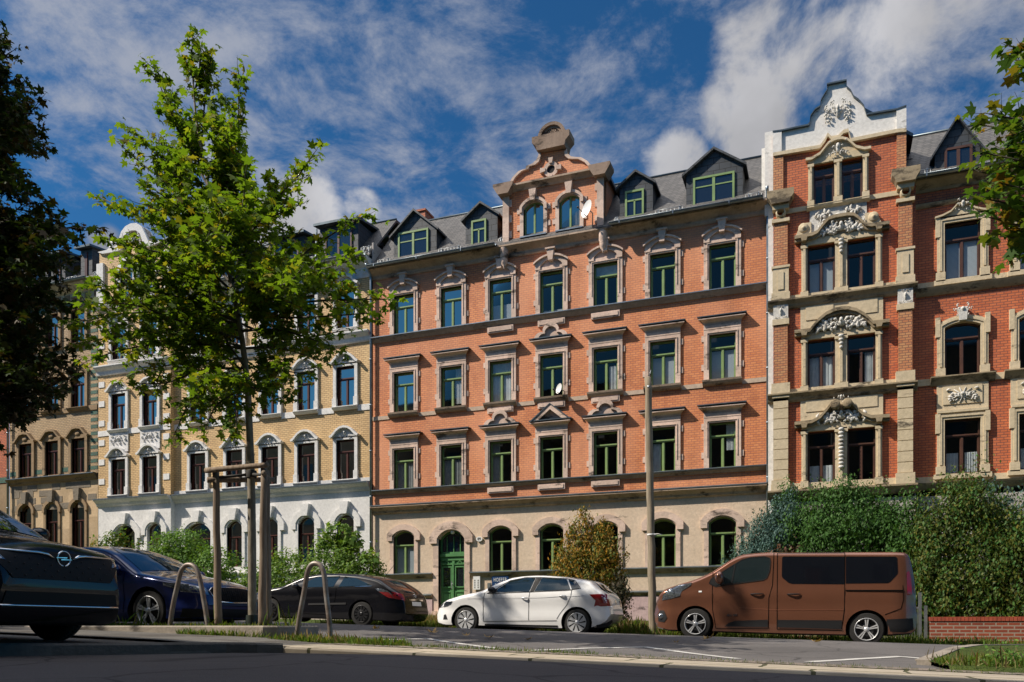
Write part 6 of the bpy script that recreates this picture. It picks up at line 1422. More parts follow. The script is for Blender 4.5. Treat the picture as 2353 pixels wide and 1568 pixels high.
bush('thuja', 'fresh green pointed conifer rising behind the blue green one', 'conifer', [sw(1807, 1194, 24.9, .38, .4, 0.87), sw(1800, 1244, 24.9, .6, .5, 0.83), sw(1830, 1214, 24.9, .35, .4, 0.64)], ML_THUJA, .058, 6500, T=T_SPRAY, seed=12, upw=0, axis_up=True)
bush('thuja', 'broad bright green conifer above the roof of the brown van', 'conifer', [sw(1900, 1274, 24.2, 1.3, .9, 1.56), sw(1950, 1224, 24.2, .95, .8, 1.20), sw(2010, 1274, 24.2, .95, .8, 1.38), sw(1860, 1254, 24.3, .6, .7, 1.10), sw(1950, 1174, 24.3, .50, .5, 0.55), sw(2050, 1244, 24.3, .40, .5, 1.01), sw(2020, 1194, 24.4, .30, .4, 0.74), sw(1900, 1194, 24.3, .4, .4, 0.64), sw(2090, 1270, 24.0, .6, .6, 1.5), sw(2060, 1330, 23.8, .8, .6, 1.1)], ML_THUJA, .055, 48000, clump=.36, T=T_SPRAY, seed=13, upw=0, axis_up=True)
bush('thuja', 'brown patched low conifer between blue green and bright green ones', 'conifer', [sw(1790, 1320, 23.7, .5, .4, .5), sw(1830, 1300, 23.7, .35, .35, .5)], ML_DRY, .075, 1800, T=T_SPRAY, seed=14, upw=0, axis_up=True)
bush('thuja', 'tall golden green conifer hedge behind the brick garden wall', 'conifer', [sw(2200, 1259, 23.6, 1.05, .7, 1.47), sw(2150, 1334, 23.5, .7, .7, 1.38), sw(2280, 1314, 23.6, 1.2, .7, 1.56), sw(2195, 1194, 23.7, .42, .5, 0.74), sw(2210, 1384, 23.3, 1.2, .65, 1.10), sw(2330, 1344, 23.4, 1.3, .7, 1.56), sw(2240, 1184, 23.7, .6, .5, 0.83), sw(2120, 1234, 23.7, .35, .5, 0.83), sw(2290, 1414, 23.2, 1.6, .6, 0.92), sw(2130, 1404, 23.4, .5, .5, 1.20), sw(2420, 1334, 23.4, 1.3, .7, 1.84)], ML_THUJB, .055, 64000, clump=.42, T=T_SPRAY, seed=15, upw=0, axis_up=True, mat2=ML_THUJA, frac2=.35)
bush('juniper', 'blue green conifer tops rising above the right end of the hedge', 'conifer', [sw(2310, 1224, 24.4, .5, .5, 0.92), sw(2340, 1244, 24.4, .6, .5, 0.92), sw(2275, 1184, 24.5, .3, .4, 0.64), sw(2400, 1234, 24.4, .6, .5, 0.92)], ML_BLUE, .06, 8000, T=T_SPRAY, seed=16, upw=0, axis_up=True, mat2=ML_THUJA, frac2=.4)
# grass
def grass(name, boxes, n, h, seed, mats, off=0, zf=None):
    rg = np.random.default_rng(seed); zf = zf or zg; P = []
    tot = sum((b - a) * (d - c) for a, b, c, d in boxes)
    for a, b, c, d in boxes:
        k = int(n * (b - a) * (d - c) / tot); x = rg.uniform(a, b, k); y = rg.uniform(c, d, k)
        m = np.sin(x * 2.3 + y) * np.sin(y * 3.1 - x * 1.7) + rg.normal(0, .5, k); s = m > -.6; x, y = x[s], y[s]; P.append(np.stack([x, y, [zf(float(u), float(v)) + off for u, v in zip(x, y)]], 1))
    P = np.concatenate(P); ax = np.tile([0, 0, 1.0], (len(P), 1)) + rg.normal(0, .25, (len(P), 3)); nr = rg.normal(0, 1, (len(P), 3)); nr[:, 2] *= .1
    sz = h * rg.uniform(.35, 1.1, len(P))
    o = leafmesh(name, P, sz, T_BLADE * np.array([1.6 if h < .18 else .7, 1, 1]), mats, nrm=nr, axis=ax, rnd=.1, seed=seed); return tag(o, kind='stuff')
grass('verge_grass', [(-14, 6, 20.45, 22.9)], 26000, .20, 1, ML_GRASS, .03)
grass('verge_grass', [(-9.9, -7.2, 20.5, 22.8), (-5, -2.8, 20.6, 22.8), (-12, -2, 22.0, 24)], 6500, .34, 2, ML_STRAW, .03)
grass('verge_grass', [(-5, -2.8, 20.6, 22.8), (-9.6, -7.4, 20.5, 22)], 3500, .36, 22, ML_GRASS, .03)
grass('bed_grass', [(-15, -6.95, 9.15, 10.1)], 8000, .085, 3, ML_GRASS, 0, lambda x, y: -.04)
grass('bed_grass', [(-7.3, -6.95, 9.2, 10.1), (-8.3, -8.0, 9.2, 9.9), (-12, -9, 9.2, 9.6)], 160, .30, 33, ML_GRASS, 0, lambda x, y: -.04)
grass('kerb_grass', [(-6.7, -4.9, 8.75, 9.35)], 3200, .10, 4, ML_GRASS, 0)
grass('kerb_grass', [(-6.6, -5.6, 8.8, 9.3)], 160, .15, 44, ML_STRAW, 0)
grass('kerb_grass', [(-5, -2.4, 8.80, 9.02)], 900, .06, 5, ML_GRASS, 0)
grass('kerb_grass', [(-8.3, -6.85, 8.9, 8.99)], 700, .09, 55, ML_GRASS, .04)
grass('kerb_grass', [(-5.6, 6, 8.82, 8.96)], 900, .045, 56, ML_GRASS, 0); grass('kerb_grass', [(-5.4, 6, 8.44, 8.52)], 420, .035, 57, ML_GRASS, .01)
i0 = isl[0]
grass('island_grass', [(i0.x + .15, i0.x + 4, 9.0, 9.7), (i0.x + .6, i0.x + 4, 9.6, 10.3)], 7000, .11, 6, ML_GRASS, .04)
grass('island_grass', [(i0.x + .1, i0.x + 4, 8.9, 10.0)], 420, .19, 66, ML_STRAW, .04)
bush('dandelion', 'low leafy weeds with yellow flowers on the right grass island', 'weeds', [sw(2300, 1518, 9.4, .35, .2, .05), sw(2345, 1512, 9.4, .3, .2, .06)], ML_BUSH, .028, 420, seed=67, deep=.1, clump=.08)
# fallen leaves on the road
M_FALL = leaf_mat("fallen_leaf", [(.30, .18, .07), (.38, .25, .10), (.25, .13, .06)], .1)
for i, (x, y, where) in enumerate([(1072, 1461, 'just below the front wheel of the white car'), (1123, 1466, 'in front of the doors of the white car'), (866, 1446, 'near the rear wheel of the black hatchback'), (1215, 1470, 'in front of the rear door of the white car'), (1553, 1477, 'below the nose of the brown van'), (1625, 1470, 'just right of the front wheel of the brown van'), (1878, 1475, 'below the sliding door of the brown van'), (995, 1455, 'between the black hatchback and the white car')]):
    p = gnd(x, y, .02); o = leafmesh('fallen_leaf', [tuple(p)], .11, T_MAPLE * np.array([1, 1, -2]), M_FALL, org=tuple(p), rnd=.25, seed=70 + i)
    tag(o, 'dry brown leaf on the road ' + where, 'leaf', 'dry leaves scattered on the road')
# ================================================================ cars
def paint(name, col, metal=0.0, rough=.35, flake=0, coat=1.0):
    m = MT(name); c = col
    if flake:
        v = m.noise(900, 0, .5); c = m.ramp(v, [(.35, tuple(x * .8 for x in col)), (.65, tuple(min(1, x * 1.25) for x in col))])
    else:
        c = m.ramp(m.noise(2.2, 5, .6), [(.3, tuple(x * .93 for x in col)), (.7, col)])
    m.set(c, rough, metal, .5 * coat, coat); m.b.inputs['Coat Roughness'].default_value = .04; return m.m
M_TYRE = plain("tyre_rubber", (.013, .0125, .012), .9, nz=(30, .8, 1.3)); M_PLAS = plain("black_plastic", (.010, .010, .011), .6, spec=.25)
M_ALLOY = plain("silver_alloy", (.62, .63, .64), .30, .45); M_ALLD = plain("dark_wheel_metal", (.03, .03, .032), .35, .6); M_CHROME = plain("chrome", (.75, .76, .78), .08, 1.0)
M_LAMPC = plain("clear_lamp_glass", (.42, .45, .48), .10, .85, coat=1.0, nz=(28, .25, 1.3), bump=.6); M_LAMPD = plain("dark_lamp_glass", (.03, .035, .045), .05, .2, coat=1.0)
M_RED = plain("red_lamp_glass", (.22, .008, .008), .12, .0, coat=1.0); M_CGL = plain("tinted_car_glass", (.014, .022, .024), .02, 0, spec=.8, coat=.6)
M_CGLB = plain("black_privacy_glass", (.005, .006, .009), .03, 0, spec=.5, coat=.25); M_SEAM = plain("door_gap", (.004, .004, .004), 1, spec=0); M_PLATE = plain("number_plate_white", (.65, .65, .63), .4)
def cdt(poly, step=.06):
    pts = []
    n = len(poly)
    for i in range(n):
        a, b = Vector(poly[i]), Vector(poly[(i + 1) % n]); k = max(1, int((b - a).length / step))
        for j in range(k): pts.append(a.lerp(b, j / k))
    nb = len(pts); xs = [p.x for p in pts]; ys_ = [p.y for p in pts]
    def ins(x, y):
        c = False
        for i in range(n):
            x1, y1 = poly[i]; x2, y2 = poly[(i + 1) % n]
            if (y1 > y) != (y2 > y) and x < (x2 - x1) * (y - y1) / (y2 - y1) + x1: c = not c
        return c
    y = min(ys_) + step / 2
    while y < max(ys_):
        x = min(xs) + step / 2
        while x < max(xs):
            if ins(x, y) and min((Vector((x, y)) - p).length for p in pts[:nb]) > step * .4: pts.append(Vector((x, y)))
            x += step
        y += step
    r = delaunay_2d_cdt(pts, [(i, (i + 1) % nb) for i in range(nb)], [], 1, 1e-5)
    return [tuple(v) for v in r[0]], r[2]
class Car:
    """Body from a side outline: top and bottom lines over X (world), half width, and a belt line above which the sides lean in.
    side(X, z) gives the half width there; patches (windows, lamps, doors) are laid on that surface."""
    def __init__(s, name, label, top, bot, yc, hw, zgr, belt, lean, paintm, cat='car', endr=.55, endk=.26, rr=.13, crown=.05, bulge=.035, group=None, wh=None):
        s.top = sorted(top); s.bot = sorted(bot); s.yc = yc; s.hw = hw; s.belt = belt; s.lean = lean; s.endr = endr; s.endk = endk; s.rr0 = rr; s.crown = crown; s.bulge = bulge
        s.x0, s.x1 = s.top[0][0], s.top[-1][0]; s.zgr = zgr
        s.root = empty(name, ((s.x0 + s.x1) / 2, yc, zgr), label, cat, group); s.pm = paintm
        tx = np.array([p[0] for p in s.top]); tz_ = np.array([p[1] for p in s.top]); X = np.linspace(s.x0, s.x1, 900); Z = np.interp(X, tx, tz_)
        k = 17; ker = np.hanning(k + 2)[1:-1]; ker /= ker.sum(); Zp = np.concatenate([np.full(k // 2, Z[0]), Z, np.full(k // 2, Z[-1])]); Zs = np.convolve(Zp, ker, 'valid')
        e = np.minimum(1, np.minimum(X - s.x0, s.x1 - X) / .12); s.X = X; s.ZT = Z * (1 - e) + Zs * e
        s.bx = [p[0] for p in s.bot]; s.bz = [p[1] for p in s.bot]
    def zt(s, x): return float(np.interp(x, s.X, s.ZT))
    def zb(s, x): return float(np.interp(x, s.bx, s.bz))
    def P(s, x):
        d = min(x - s.x0, s.x1 - x); t = max(0, 1 - d / s.endr); return s.hw * (1 - s.endk * t ** 2.2)
    def rr(s, x): return min(s.rr0, (s.zt(x) - s.zb(x)) * .42)
    def W(s, x, z):
        w_ = s.P(x); zm = s.zgr + .55; w_ *= 1 - s.bulge * ((z - zm) / .45) ** 2 if z < s.belt else 1 - s.bulge * ((s.belt - zm) / .45) ** 2
        q = z - s.zgr; c0 = s.belt - s.zgr - .14; w_ += .016 * math.exp(-((q - c0) / .05) ** 2) - .020 * math.exp(-((q - c0 + .26) / .12) ** 2) + .012 * math.exp(-((q - .34) / .07) ** 2)
        if z > s.belt: w_ -= (z - s.belt) * s.lean
        return max(.05, w_)
    def side(s, x, z):
        r = s.rr(x); zc = s.zt(x) - r
        if z <= zc: return s.W(x, z)
        t = min(1, (z - zc) / r); return s.W(x, zc) - r * 1.3 * (1 - math.sqrt(max(0, 1 - t * t)))
    def topz(s, x, y):
        r = s.rr(x); zc = s.zt(x) - r; wc = s.W(x, zc); yi = wc - r * 1.3; y = abs(y)
        if y <= yi: return s.zt(x) - s.crown * (y / max(.05, yi)) ** 2 * .5 * 1.0
        t = min(1, (y - yi) / (r * 1.3)); return zc + (r - s.crown * .5) * math.sqrt(max(0, 1 - t * t))
    def body(s, wheels, wr):
        n = 110; u = np.linspace(0, math.pi, n); xs = s.x0 + (s.x1 - s.x0) * (.5 - .5 * np.cos(u)) * .55 + (s.x1 - s.x0) * np.linspace(0, 1, n) * .45
        xs[0] = s.x0 + .002; xs[-1] = s.x1 - .002; rings = []
        for x in xs:
            x = float(x); r = s.rr(x); zc = s.zt(x) - r; zb = s.zb(x); half_ = []
            half_.append((s.W(x, zb) * .90, zb)); m = 12
            for j in range(m + 1): z = zb + .03 + (zc - zb - .03) * j / m; half_.append((s.W(x, z), z))
            for j in range(1, 6): a = R(90 * j / 6); half_.append((s.W(x, zc) - r * 1.3 * (1 - math.cos(a)), zc + (r - s.crown * .5) * math.sin(a)))
            yi = s.W(x, zc) - r * 1.3
            for j in range(5): y = yi * (1 - j / 5); half_.append((y, s.zt(x) - s.crown * .5 * (y / max(.05, yi)) ** 2))
            ring = [(-y, z) for y, z in half_] + [(0, s.zt(x))] + [(y, z) for y, z in half_[::-1]]; rings.append([(x, s.yc + y, z) for y, z in ring])
        k = len(rings[0]); mb = MB(); vs = [p for r in rings for p in r]; fs = []
        for i in range(n - 1):
            for j in range(k): fs.append((i * k + j, i * k + (j + 1) % k, (i + 1) * k + (j + 1) % k, (i + 1) * k + j))
        fs += [tuple(range(k - 1, -1, -1)), tuple(range((n - 1) * k, n * k))]; mb.add(vs, fs, True); b = mb.build('body', [s.pm, M_PLAS], s.root); b.data.materials.clear(); b.data.materials.append(s.pm); b.data.materials.append(M_PLAS)
        # wheel arches are cut out of the body
        cut = MB()
        for wx, wz in wheels:
            for sg in (-1, 1):
                m_ = 36; y0 = s.yc + sg * (s.hw - .32); y1 = s.yc + sg * (s.hw + .3); c = [(wx + wr * math.cos(2 * math.pi * i / m_), wz + wr * math.sin(2 * math.pi * i / m_)) for i in range(m_)]
                cut.prism(c, min(y0, y1), max(y0, y1))
        c = cut.build('cutter', M_PLAS, s.root); md = b.modifiers.new('arch', 'BOOLEAN'); md.operation = 'DIFFERENCE'; md.object = c; md.solver = 'EXACT'
        bpy.context.view_layer.update(); me = bpy.data.meshes.new_from_object(b.evaluated_get(bpy.context.evaluated_depsgraph_get())); b.modifiers.clear(); b.data = me; bpy.data.objects.remove(c)
        me.materials.clear(); me.materials.append(s.pm); me.materials.append(M_PLAS)
        me.polygons.foreach_set('use_smooth', [True] * len(me.polygons)); me.set_sharp_from_angle(angle=R(38))
        og = Vector(s.root['org'])
        for p in me.polygons:
            c = p.center + og
            for wx, wz in wheels:
                if (c.x - wx) ** 2 + (c.z - wz) ** 2 < (wr * 1.004) ** 2: p.material_index = 1
            if abs(p.normal.z) > .9 and c.z < s.zb(c.x) + .02: p.material_index = 1
        s.wheels = wheels; return b
    def patch(s, name, poly, mat, off=.004, sides=(-1,), parent=None, step=.07, flat=None):
        "polygon in (X, z) laid on the flank"
        v, f = cdt(poly, step); out = None
        for sg in sides:
            mb = MB(); mb.add([(x, s.yc + sg * (s.side(x, z) + off), z) for x, z in v], [t for t in f], True); out = mb.build(name, mat, parent or s.root)
        return out
    def line(s, name, pts, mat, w=.007, off=.005, sides=(-1,), parent=None):
        "thin strip along a polyline on the flank"
        P_ = []
        for a, b in zip(pts, pts[1:]):
            k = max(1, int(math.dist(a, b) / .06))
            for j in range(k): P_.append((a[0] + (b[0] - a[0]) * j / k, a[1] + (b[1] - a[1]) * j / k))
        P_.append(pts[-1])
        for sg in sides:
            vs = []
            for i, p in enumerate(P_):
                a, b = P_[max(0, i - 1)], P_[min(len(P_) - 1, i + 1)]; d = Vector((b[0] - a[0], b[1] - a[1])).normalized(); nx, nz_ = -d.y * w / 2, d.x * w / 2
                for t in (-1, 1): x, z = p[0] + nx * t, p[1] + nz_ * t; vs.append((x, s.yc + sg * (s.side(x, z) + off), z))
            mb = MB(); mb.add(vs, [(2 * i, 2 * i + 2, 2 * i + 3, 2 * i + 1) for i in range(len(P_) - 1)], True); o = mb.build(name, mat, parent or s.root, fix=False)
        return o
    def toppatch(s, name, poly, mat, off=.005, step=.07, parent=None):
        "polygon in (X, y offset) laid on the upper surface"
        v, f = cdt(poly, step); mb = MB(); mb.add([(x, s.yc + y, s.topz(x, y) + off) for x, y in v], f, True); return mb.build(name, mat, parent or s.root)
    def endx(s, y, z, front, off):
        "X of the front or rear surface at (y, z)"
        xo, xi = (s.x1, s.x1 - 1.3) if front > 0 else (s.x0, s.x0 + 1.3)
        def inside(x): return s.zb(x) - .01 <= z <= s.topz(x, y) and abs(y) <= s.side(x, z)
        a, b = xo, xi
        n = 60; last = xi
        for i in range(n + 1):
            x = xo + (xi - xo) * i / n
            if inside(x): last = x; break
        lo, hi = last + (xo - xi) / n, last
        for _ in range(10):
            m_ = (lo + hi) / 2
            if inside(m_): hi = m_
            else: lo = m_
        return hi + front * off
    def endpatch(s, name, poly, mat, front=1, off=.006, step=.06, parent=None):
        "polygon in (y, z) laid on the nose or tail"
        ex = s.x1 if front > 0 else s.x0; k = 1.0
        while k > .6 and any(abs(s.endx(y * k, z, front, 0) - ex) > .42 for y, z in poly): k -= .03
        poly = [(y * k, z) for y, z in poly]
        v, f = cdt(poly, step); mb = MB(); mb.add([(s.endx(y, z, front, off), s.yc + y, z) for y, z in v], f, True); return mb.build(name, mat, parent or s.root)
    def wheel(s, wx, wz, r, rim, style, mat, far=True, steer=0, wd=.20, spokes=5):
        for sg in (-1, 1):
            y = s.yc + sg * (s.hw - .03); e = empty('wheel', (wx, y, wz), parent=s.root)
            if steer: e.rotation_euler = (0, 0, steer)
            def rel(o): return o
            mb = MB(); w2 = wd * -sg
            prof = [(rim, 0), (rim + .012, -.004 * -sg * -1), (r - .035, -sg * -.012 * -1), (r - .012, w2 * .06), (r, w2 * .18), (r, w2 * .82), (r - .02, w2 * .96), (rim, w2)]
            mb.lathe(prof, (wx, y, wz), 'Y', 40)
            for i in range(60):          # tread blocks
                a = 2 * math.pi * i / 60
                for yy in (.25, .55): cx_, cz_ = wx + (r + .001) * math.cos(a), wz + (r + .001) * math.sin(a); mb.blob((cx_, y + w2 * (yy + .1), cz_), .012, .03, .012, 4, 2)
            mb.build('tyre', M_TYRE, e)
            mb = MB(); mb.lathe([(rim, .0), (rim - .008, -sg * -.01), (rim - .018, w2 * .10), (rim - .03, w2 * .8)], (wx, y, wz), 'Y', 40); yo = y + sg * .004
            f = lambda rad, a, dy: (wx + rad * math.cos(a), yo + w2 * dy, wz + rad * math.sin(a))
            if style == 'blade':
                for i in range(spokes):
                    a = 2 * math.pi * i / spokes; tw = .30; vs = [f(.05, a, .05), f(.05, a + .35, .05), f(rim - .01, a + tw + .42, .02), f(rim - .01, a + tw - .08, .02), f(.05, a, .12), f(.05, a + .35, .12), f(rim - .01, a + tw + .42, .14), f(rim - .01, a + tw - .08, .14)]
                    mb.add(vs, [(0, 1, 2, 3), (4, 7, 6, 5), (0, 4, 5, 1), (1, 5, 6, 2), (2, 6, 7, 3), (3, 7, 4, 0)])
            elif style == 'twin':
                for i in range(spokes):
                    a = 2 * math.pi * i / spokes + .3
                    for q in (-1, 1):
                        vs = []
                        for dy in (.03, .16): vs += [f(.045, a + q * .38, dy + .03), f(.06, a + q * .02, dy + .03), f(rim - .008, a + q * .05, dy), f(rim - .008, a + q * .19, dy)]
                        mb.add(vs, [(0, 1, 2, 3), (4, 7, 6, 5), (0, 4, 5, 1), (1, 5, 6, 2), (2, 6, 7, 3), (3, 7, 4, 0)])
            elif style == 'slots':
                mb.lathe([(.06, w2 * .02), (rim * .48, w2 * .0), (rim * .52, w2 * .05)], (wx, yo, wz), 'Y', 40)
                for i in range(spokes):
                    a = 2 * math.pi * i / spokes; h_ = math.pi / spokes * .72; vs = []
                    for dy in (.0, .10): vs += [f(rim * .45, a - h_, dy), f(rim * .45, a + h_, dy), f(rim - .02, a + h_, dy), f(rim - .02, a - h_, dy)]
                    mb.add(vs, [(0, 1, 2, 3), (4, 7, 6, 5), (0, 4, 5, 1), (1, 5, 6, 2), (2, 6, 7, 3), (3, 7, 4, 0)])
            mb.lathe([(.0, w2 * .02), (.045, w2 * .02), (.055, w2 * .10)], (wx, yo, wz), 'Y', 20); mb.build('rim', mat, e)
            mb = MB(); mb.lathe([(.0, w2 * .45), (rim - .02, w2 * .45)], (wx, y, wz), 'Y', 24); mb.lathe([(.0, w2 * .2), (rim * .62, w2 * .2), (rim * .62, w2 * .4)], (wx, y, wz), 'Y', 24); mb.build('brake_disc', M_ALLD, e)
    def liner(s, wr):
        for wx, wz in s.wheels:
            for sg in (-1, 1):
                mb = MB(); n = 20; vs = []; ya, yb = s.yc + sg * (s.hw - .02), s.yc + sg * (s.hw - .315)
                for i in range(n + 1): a = R(-15 + 210 * i / n); vs += [(wx + (wr - .004) * math.cos(a), min(abs(ya - s.yc), s.side(wx + wr * math.cos(a), wz + wr * math.sin(a)) - .004) * sg + s.yc, wz + (wr - .004) * math.sin(a)), (wx + (wr - .004) * math.cos(a), yb, wz + (wr - .004) * math.sin(a))]
                mb.add(vs, [(2 * i, 2 * i + 1, 2 * i + 3, 2 * i + 2) for i in range(n)], True); mb.build('wheel_arch', M_PLAS, s.root, fix=False)
    def handle(s, x, z, mat, w=.17):
        mb = MB(); pts = []
        for i in range(7): t = i / 6; xx = x - w / 2 + w * t; pts.append((xx, s.yc - s.side(xx, z) - .012 - .028 * math.sin(math.pi * t), z))
        mb.tube(pts, [.009, .014, .016, .016, .016, .014, .009], 6); mb.build('door_handle', mat, s.root)
    def mirror(s, x, z, mat, w=.20, h=.15, fwd=1):
        for sg in (-1, 1):
            y = s.yc + sg * (s.side(x, z) + .12); mb = MB(); mb.blob((x, y, z), .10, .11, h / 2, 10, 8); mb.tube([(x + .02 * fwd, s.yc + sg * s.side(x, z - .06), z - .07), (x, y, z - .05)], .03, 6); mb.build('wing_mirror', mat, s.root)
def PX(pts, Y): return [(lambda p: (p.x, p.z))(at(x, y, Y)) for x, y in pts]
def X_(x, Y): return at(x, 0, Y).x
# ---- white hatchback
YN = 19.0; YCp = YN + .88
top = PX([(1013.3, 1414), (1013.6, 1405), (1015.5, 1398), (1019, 1391), (1026, 1384.5), (1040, 1377), (1073, 1366.8), (1106.7, 1360.2), (1122, 1355.5), (1152, 1339.2), (1182.7, 1327.0), (1206, 1323.2), (1230, 1321.6), (1255, 1321.6), (1301, 1324.8), (1346.7, 1331.2), (1364, 1335.5), (1371, 1343), (1380, 1351), (1391, 1359), (1399, 1367), (1405, 1383.5), (1408, 1400), (1409, 1414)], YN + .45)
bot = PX([(1013.3, 1414.5), (1014.2, 1425), (1017, 1433), (1040, 1438), (1120, 1440), (1290, 1446), (1360, 1447), (1385, 1440), (1400, 1430), (1409, 1414.5)], YN + .45)
zp = -.215
white = Car('parked_car', 'white five door hatchback parked between the black hatchback and the wooden pole', top, bot, YCp, .88, zp, at(1200, 1360, YN + .1).z, .42, paint("white_paint", (.78, .78, .77)), group='cars parked along the kerb')
q = lambda pts: PX(pts, YN + .12)
whl = q([(1073.3, 1425), (1327.5, 1431)]); wr_ = .325
white.body(whl, wr_ + .055); white.liner(wr_ + .055)
for x, z in whl: white.wheel(x, z, wr_, .235, 'blade', M_ALLOY, spokes=9)
white.patch('window', q([(1141, 1361), (1148, 1352), (1173, 1335), (1206, 1328.3), (1229, 1327.6), (1219, 1360)]), M_CGL)
white.patch('window', q([(1244.8, 1327.8), (1301, 1330.5), (1313, 1354.8), (1230.5, 1359)]), M_CGL)
white.patch('window', q([(1305.6, 1331.8), (1319, 1335), (1334, 1351.6), (1315.5, 1355)]), M_CGL)
white.patch('pillar_trim', q([(1230, 1327.7), (1244, 1327.9), (1229.7, 1359), (1220, 1360)]), M_PLAS)
white.patch('mirror_trim', q([(1122.5, 1364), (1140, 1354), (1147.5, 1351), (1140.5, 1361.5)]), M_PLAS)
white.line('window_trim', q([(1122, 1364.5), (1220, 1361), (1315, 1356), (1336, 1352.5), (1321, 1334), (1301, 1329.5), (1244, 1326.6), (1206, 1327), (1172, 1334), (1146, 1350.5)]), M_PLAS, .016, .006)
for pl in ([(1117, 1363), (1113.5, 1385), (1115, 1428)], [(1220, 1361), (1218, 1380), (1218.5, 1426)], [(1316, 1357), (1314, 1372), (1305, 1391), (1289, 1412), (1283, 1423)], [(1115, 1428.5), (1283, 1426.5)]):
    white.line('door_seam', q(pl), M_SEAM, .012)
white.line('crease', q([(1078, 1376), (1130, 1376), (1220, 1373.5), (1318, 1370), (1352, 1368)]), plain("white_crease_shade", (.60, .60, .60), .4), .012)
white.handle(*q([(1209, 1374.6)])[0], M_ALLOY); white.handle(*q([(1296, 1370)])[0], M_ALLOY)
white.mirror(*q([(1136, 1356)])[0], M_ALLD)
white.patch('tail_light', q([(1357, 1366.8), (1374, 1365.5), (1391, 1365.3), (1393, 1376), (1390, 1386), (1378, 1386), (1369, 1379)]), M_RED, .008)
white.patch('headlight', q([(1021.5, 1396), (1022.5, 1388), (1027, 1383), (1044, 1382), (1040, 1389), (1031, 1394)]), M_LAMPD, .008)
white.patch('fog_lamp_recess', q([(1021, 1424), (1023, 1413), (1028, 1412), (1033, 1424)]), M_PLAS, .006)
white.patch('side_sill', q([(1118, 1438), (1285, 1442), (1285, 1437.5), (1118, 1434)]), M_PLAS, .007)
white.patch('rear_window', q([(1366, 1337.5), (1372, 1342.5), (1392, 1361), (1398, 1366.5), (1393, 1364), (1378, 1354)]), M_CGL, .006)
white.patch('bumper_insert', q([(1372, 1437), (1392, 1432), (1404, 1424), (1405, 1430), (1395, 1441), (1374, 1444)]), M_PLAS, .008)
white.endpatch('rear_window', [(-.62, at(1390, 1362, YN + .5).z), (.62, at(1390, 1362, YN + .5).z), (.52, at(1373, 1342, YN + .5).z), (-.52, at(1373, 1342, YN + .5).z)], M_CGL, -1 if False else 1, .006)
z_ = at(1408, 1390, YN + .5).z
for sg in (-1, 1): white.endpatch('tail_light', [(sg * .42, z_ - .02), (sg * .84, z_ - .05), (sg * .84, z_ + .14), (sg * .46, z_ + .12)], M_RED, 1, .008)
white.endpatch('number_plate', [(-.26, z_ - .36), (.26, z_ - .36), (.26, z_ - .25), (-.26, z_ - .25)], M_PLATE, 1, .008)
white.endpatch('badge', [(-.05, z_ + .03), (.05, z_ + .03), (.05, z_ + .12), (-.05, z_ + .12)], M_CHROME, 1, .010)
c = at(1348, 1331, YN + .9); mb = MB(); mb.tube([(c.x, YCp, c.z - .02), (c.x + .22, YCp, c.z + .17)], .006, 5); mb.build('aerial', M_PLAS, white.root)
z_ = at(1016, 1400, YN + .5).z
white.endpatch('grille', [(-.62, z_ - .03), (.62, z_ - .03), (.58, z_ + .05), (-.58, z_ + .05)], M_PLAS, -1, .006); white.endpatch('grille', [(-.7, z_ - .33), (.7, z_ - .33), (.66, z_ - .22), (-.66, z_ - .22)], M_PLAS, -1, .006)
for sg in (-1, 1): white.endpatch('headlight', [(sg * .60, z_ + .0), (sg * .80, z_ + .04), (sg * .80, z_ + .14), (sg * .60, z_ + .10)], M_LAMPD, -1, .008)
text('lettering', 'POLO', (white.endx(-.5, at(1400, 1396, YN + .4).z, 1, .012), YCp - .52, at(1400, 1396, YN + .4).z), .055, M_CHROME, white.root, rot=(90, 0, 90))
# ---- black three door hatchback
YN = 19.05; YCb = YN + .88
top = PX([(591, 1394), (591.8, 1380), (593.5, 1368), (598, 1362), (608, 1358.5), (635, 1352.5), (665.7, 1346.5), (676, 1341.5), (690, 1334), (711, 1324), (744.8, 1317.5), (787.4, 1316.8), (833, 1319.6), (866.4, 1325.3), (884, 1330), (893.8, 1336), (921, 1354.5), (934, 1365), (938.5, 1378), (941, 1395), (941.5, 1412)], YN + .45)
bot = PX([(591, 1394.5), (592.7, 1412), (600, 1418), (660, 1420), (800, 1424), (880, 1427), (915, 1429), (933, 1427), (941.5, 1412.5)], YN + .45)
black = Car('parked_car', 'black three door hatchback parked in front of the creeper hedge', top, bot, YCb, .88, -.02, at(740, 1350, YN + .1).z, .42, paint("black_paint", (.006, .006, .008), rough=.22, coat=.5), group='cars parked along the kerb')
q = lambda pts: PX(pts, YN + .12)
whl = q([(624.7, 1401.5), (833.9, 1411)]); black.body(whl, .375); black.liner(.375)
for x, z in whl: black.wheel(x, z, .325, .225, 'slots', M_ALLD, spokes=12)
black.patch('window', q([(706, 1350), (709, 1336), (720, 1329.5), (734, 1325.5), (780, 1323.7), (769.5, 1348.6)]), M_CGL)
black.patch('window', q([(791, 1324.5), (818, 1329), (857, 1345.8), (782, 1348.6)]), M_CGL)
black.line('window_trim', q([(705, 1351.5), (782, 1349.8), (858, 1347)]), M_CHROME, .012, .007)
for pl in ([(700, 1352), (693, 1370), (694, 1410)], [(777, 1350), (776, 1372), (770, 1392), (762, 1413)], [(694, 1410), (762, 1413)]): black.line('door_seam', q(pl), M_SEAM, .012)
black.line('side_moulding', q([(714, 1389), (800, 1387.5)]), M_PLAS, .05, .014)
black.handle(*q([(757, 1362)])[0], paint("black_handle", (.012, .012, .014))); black.mirror(*q([(687, 1347)])[0], paint("black_mirror", (.012, .012, .016)))
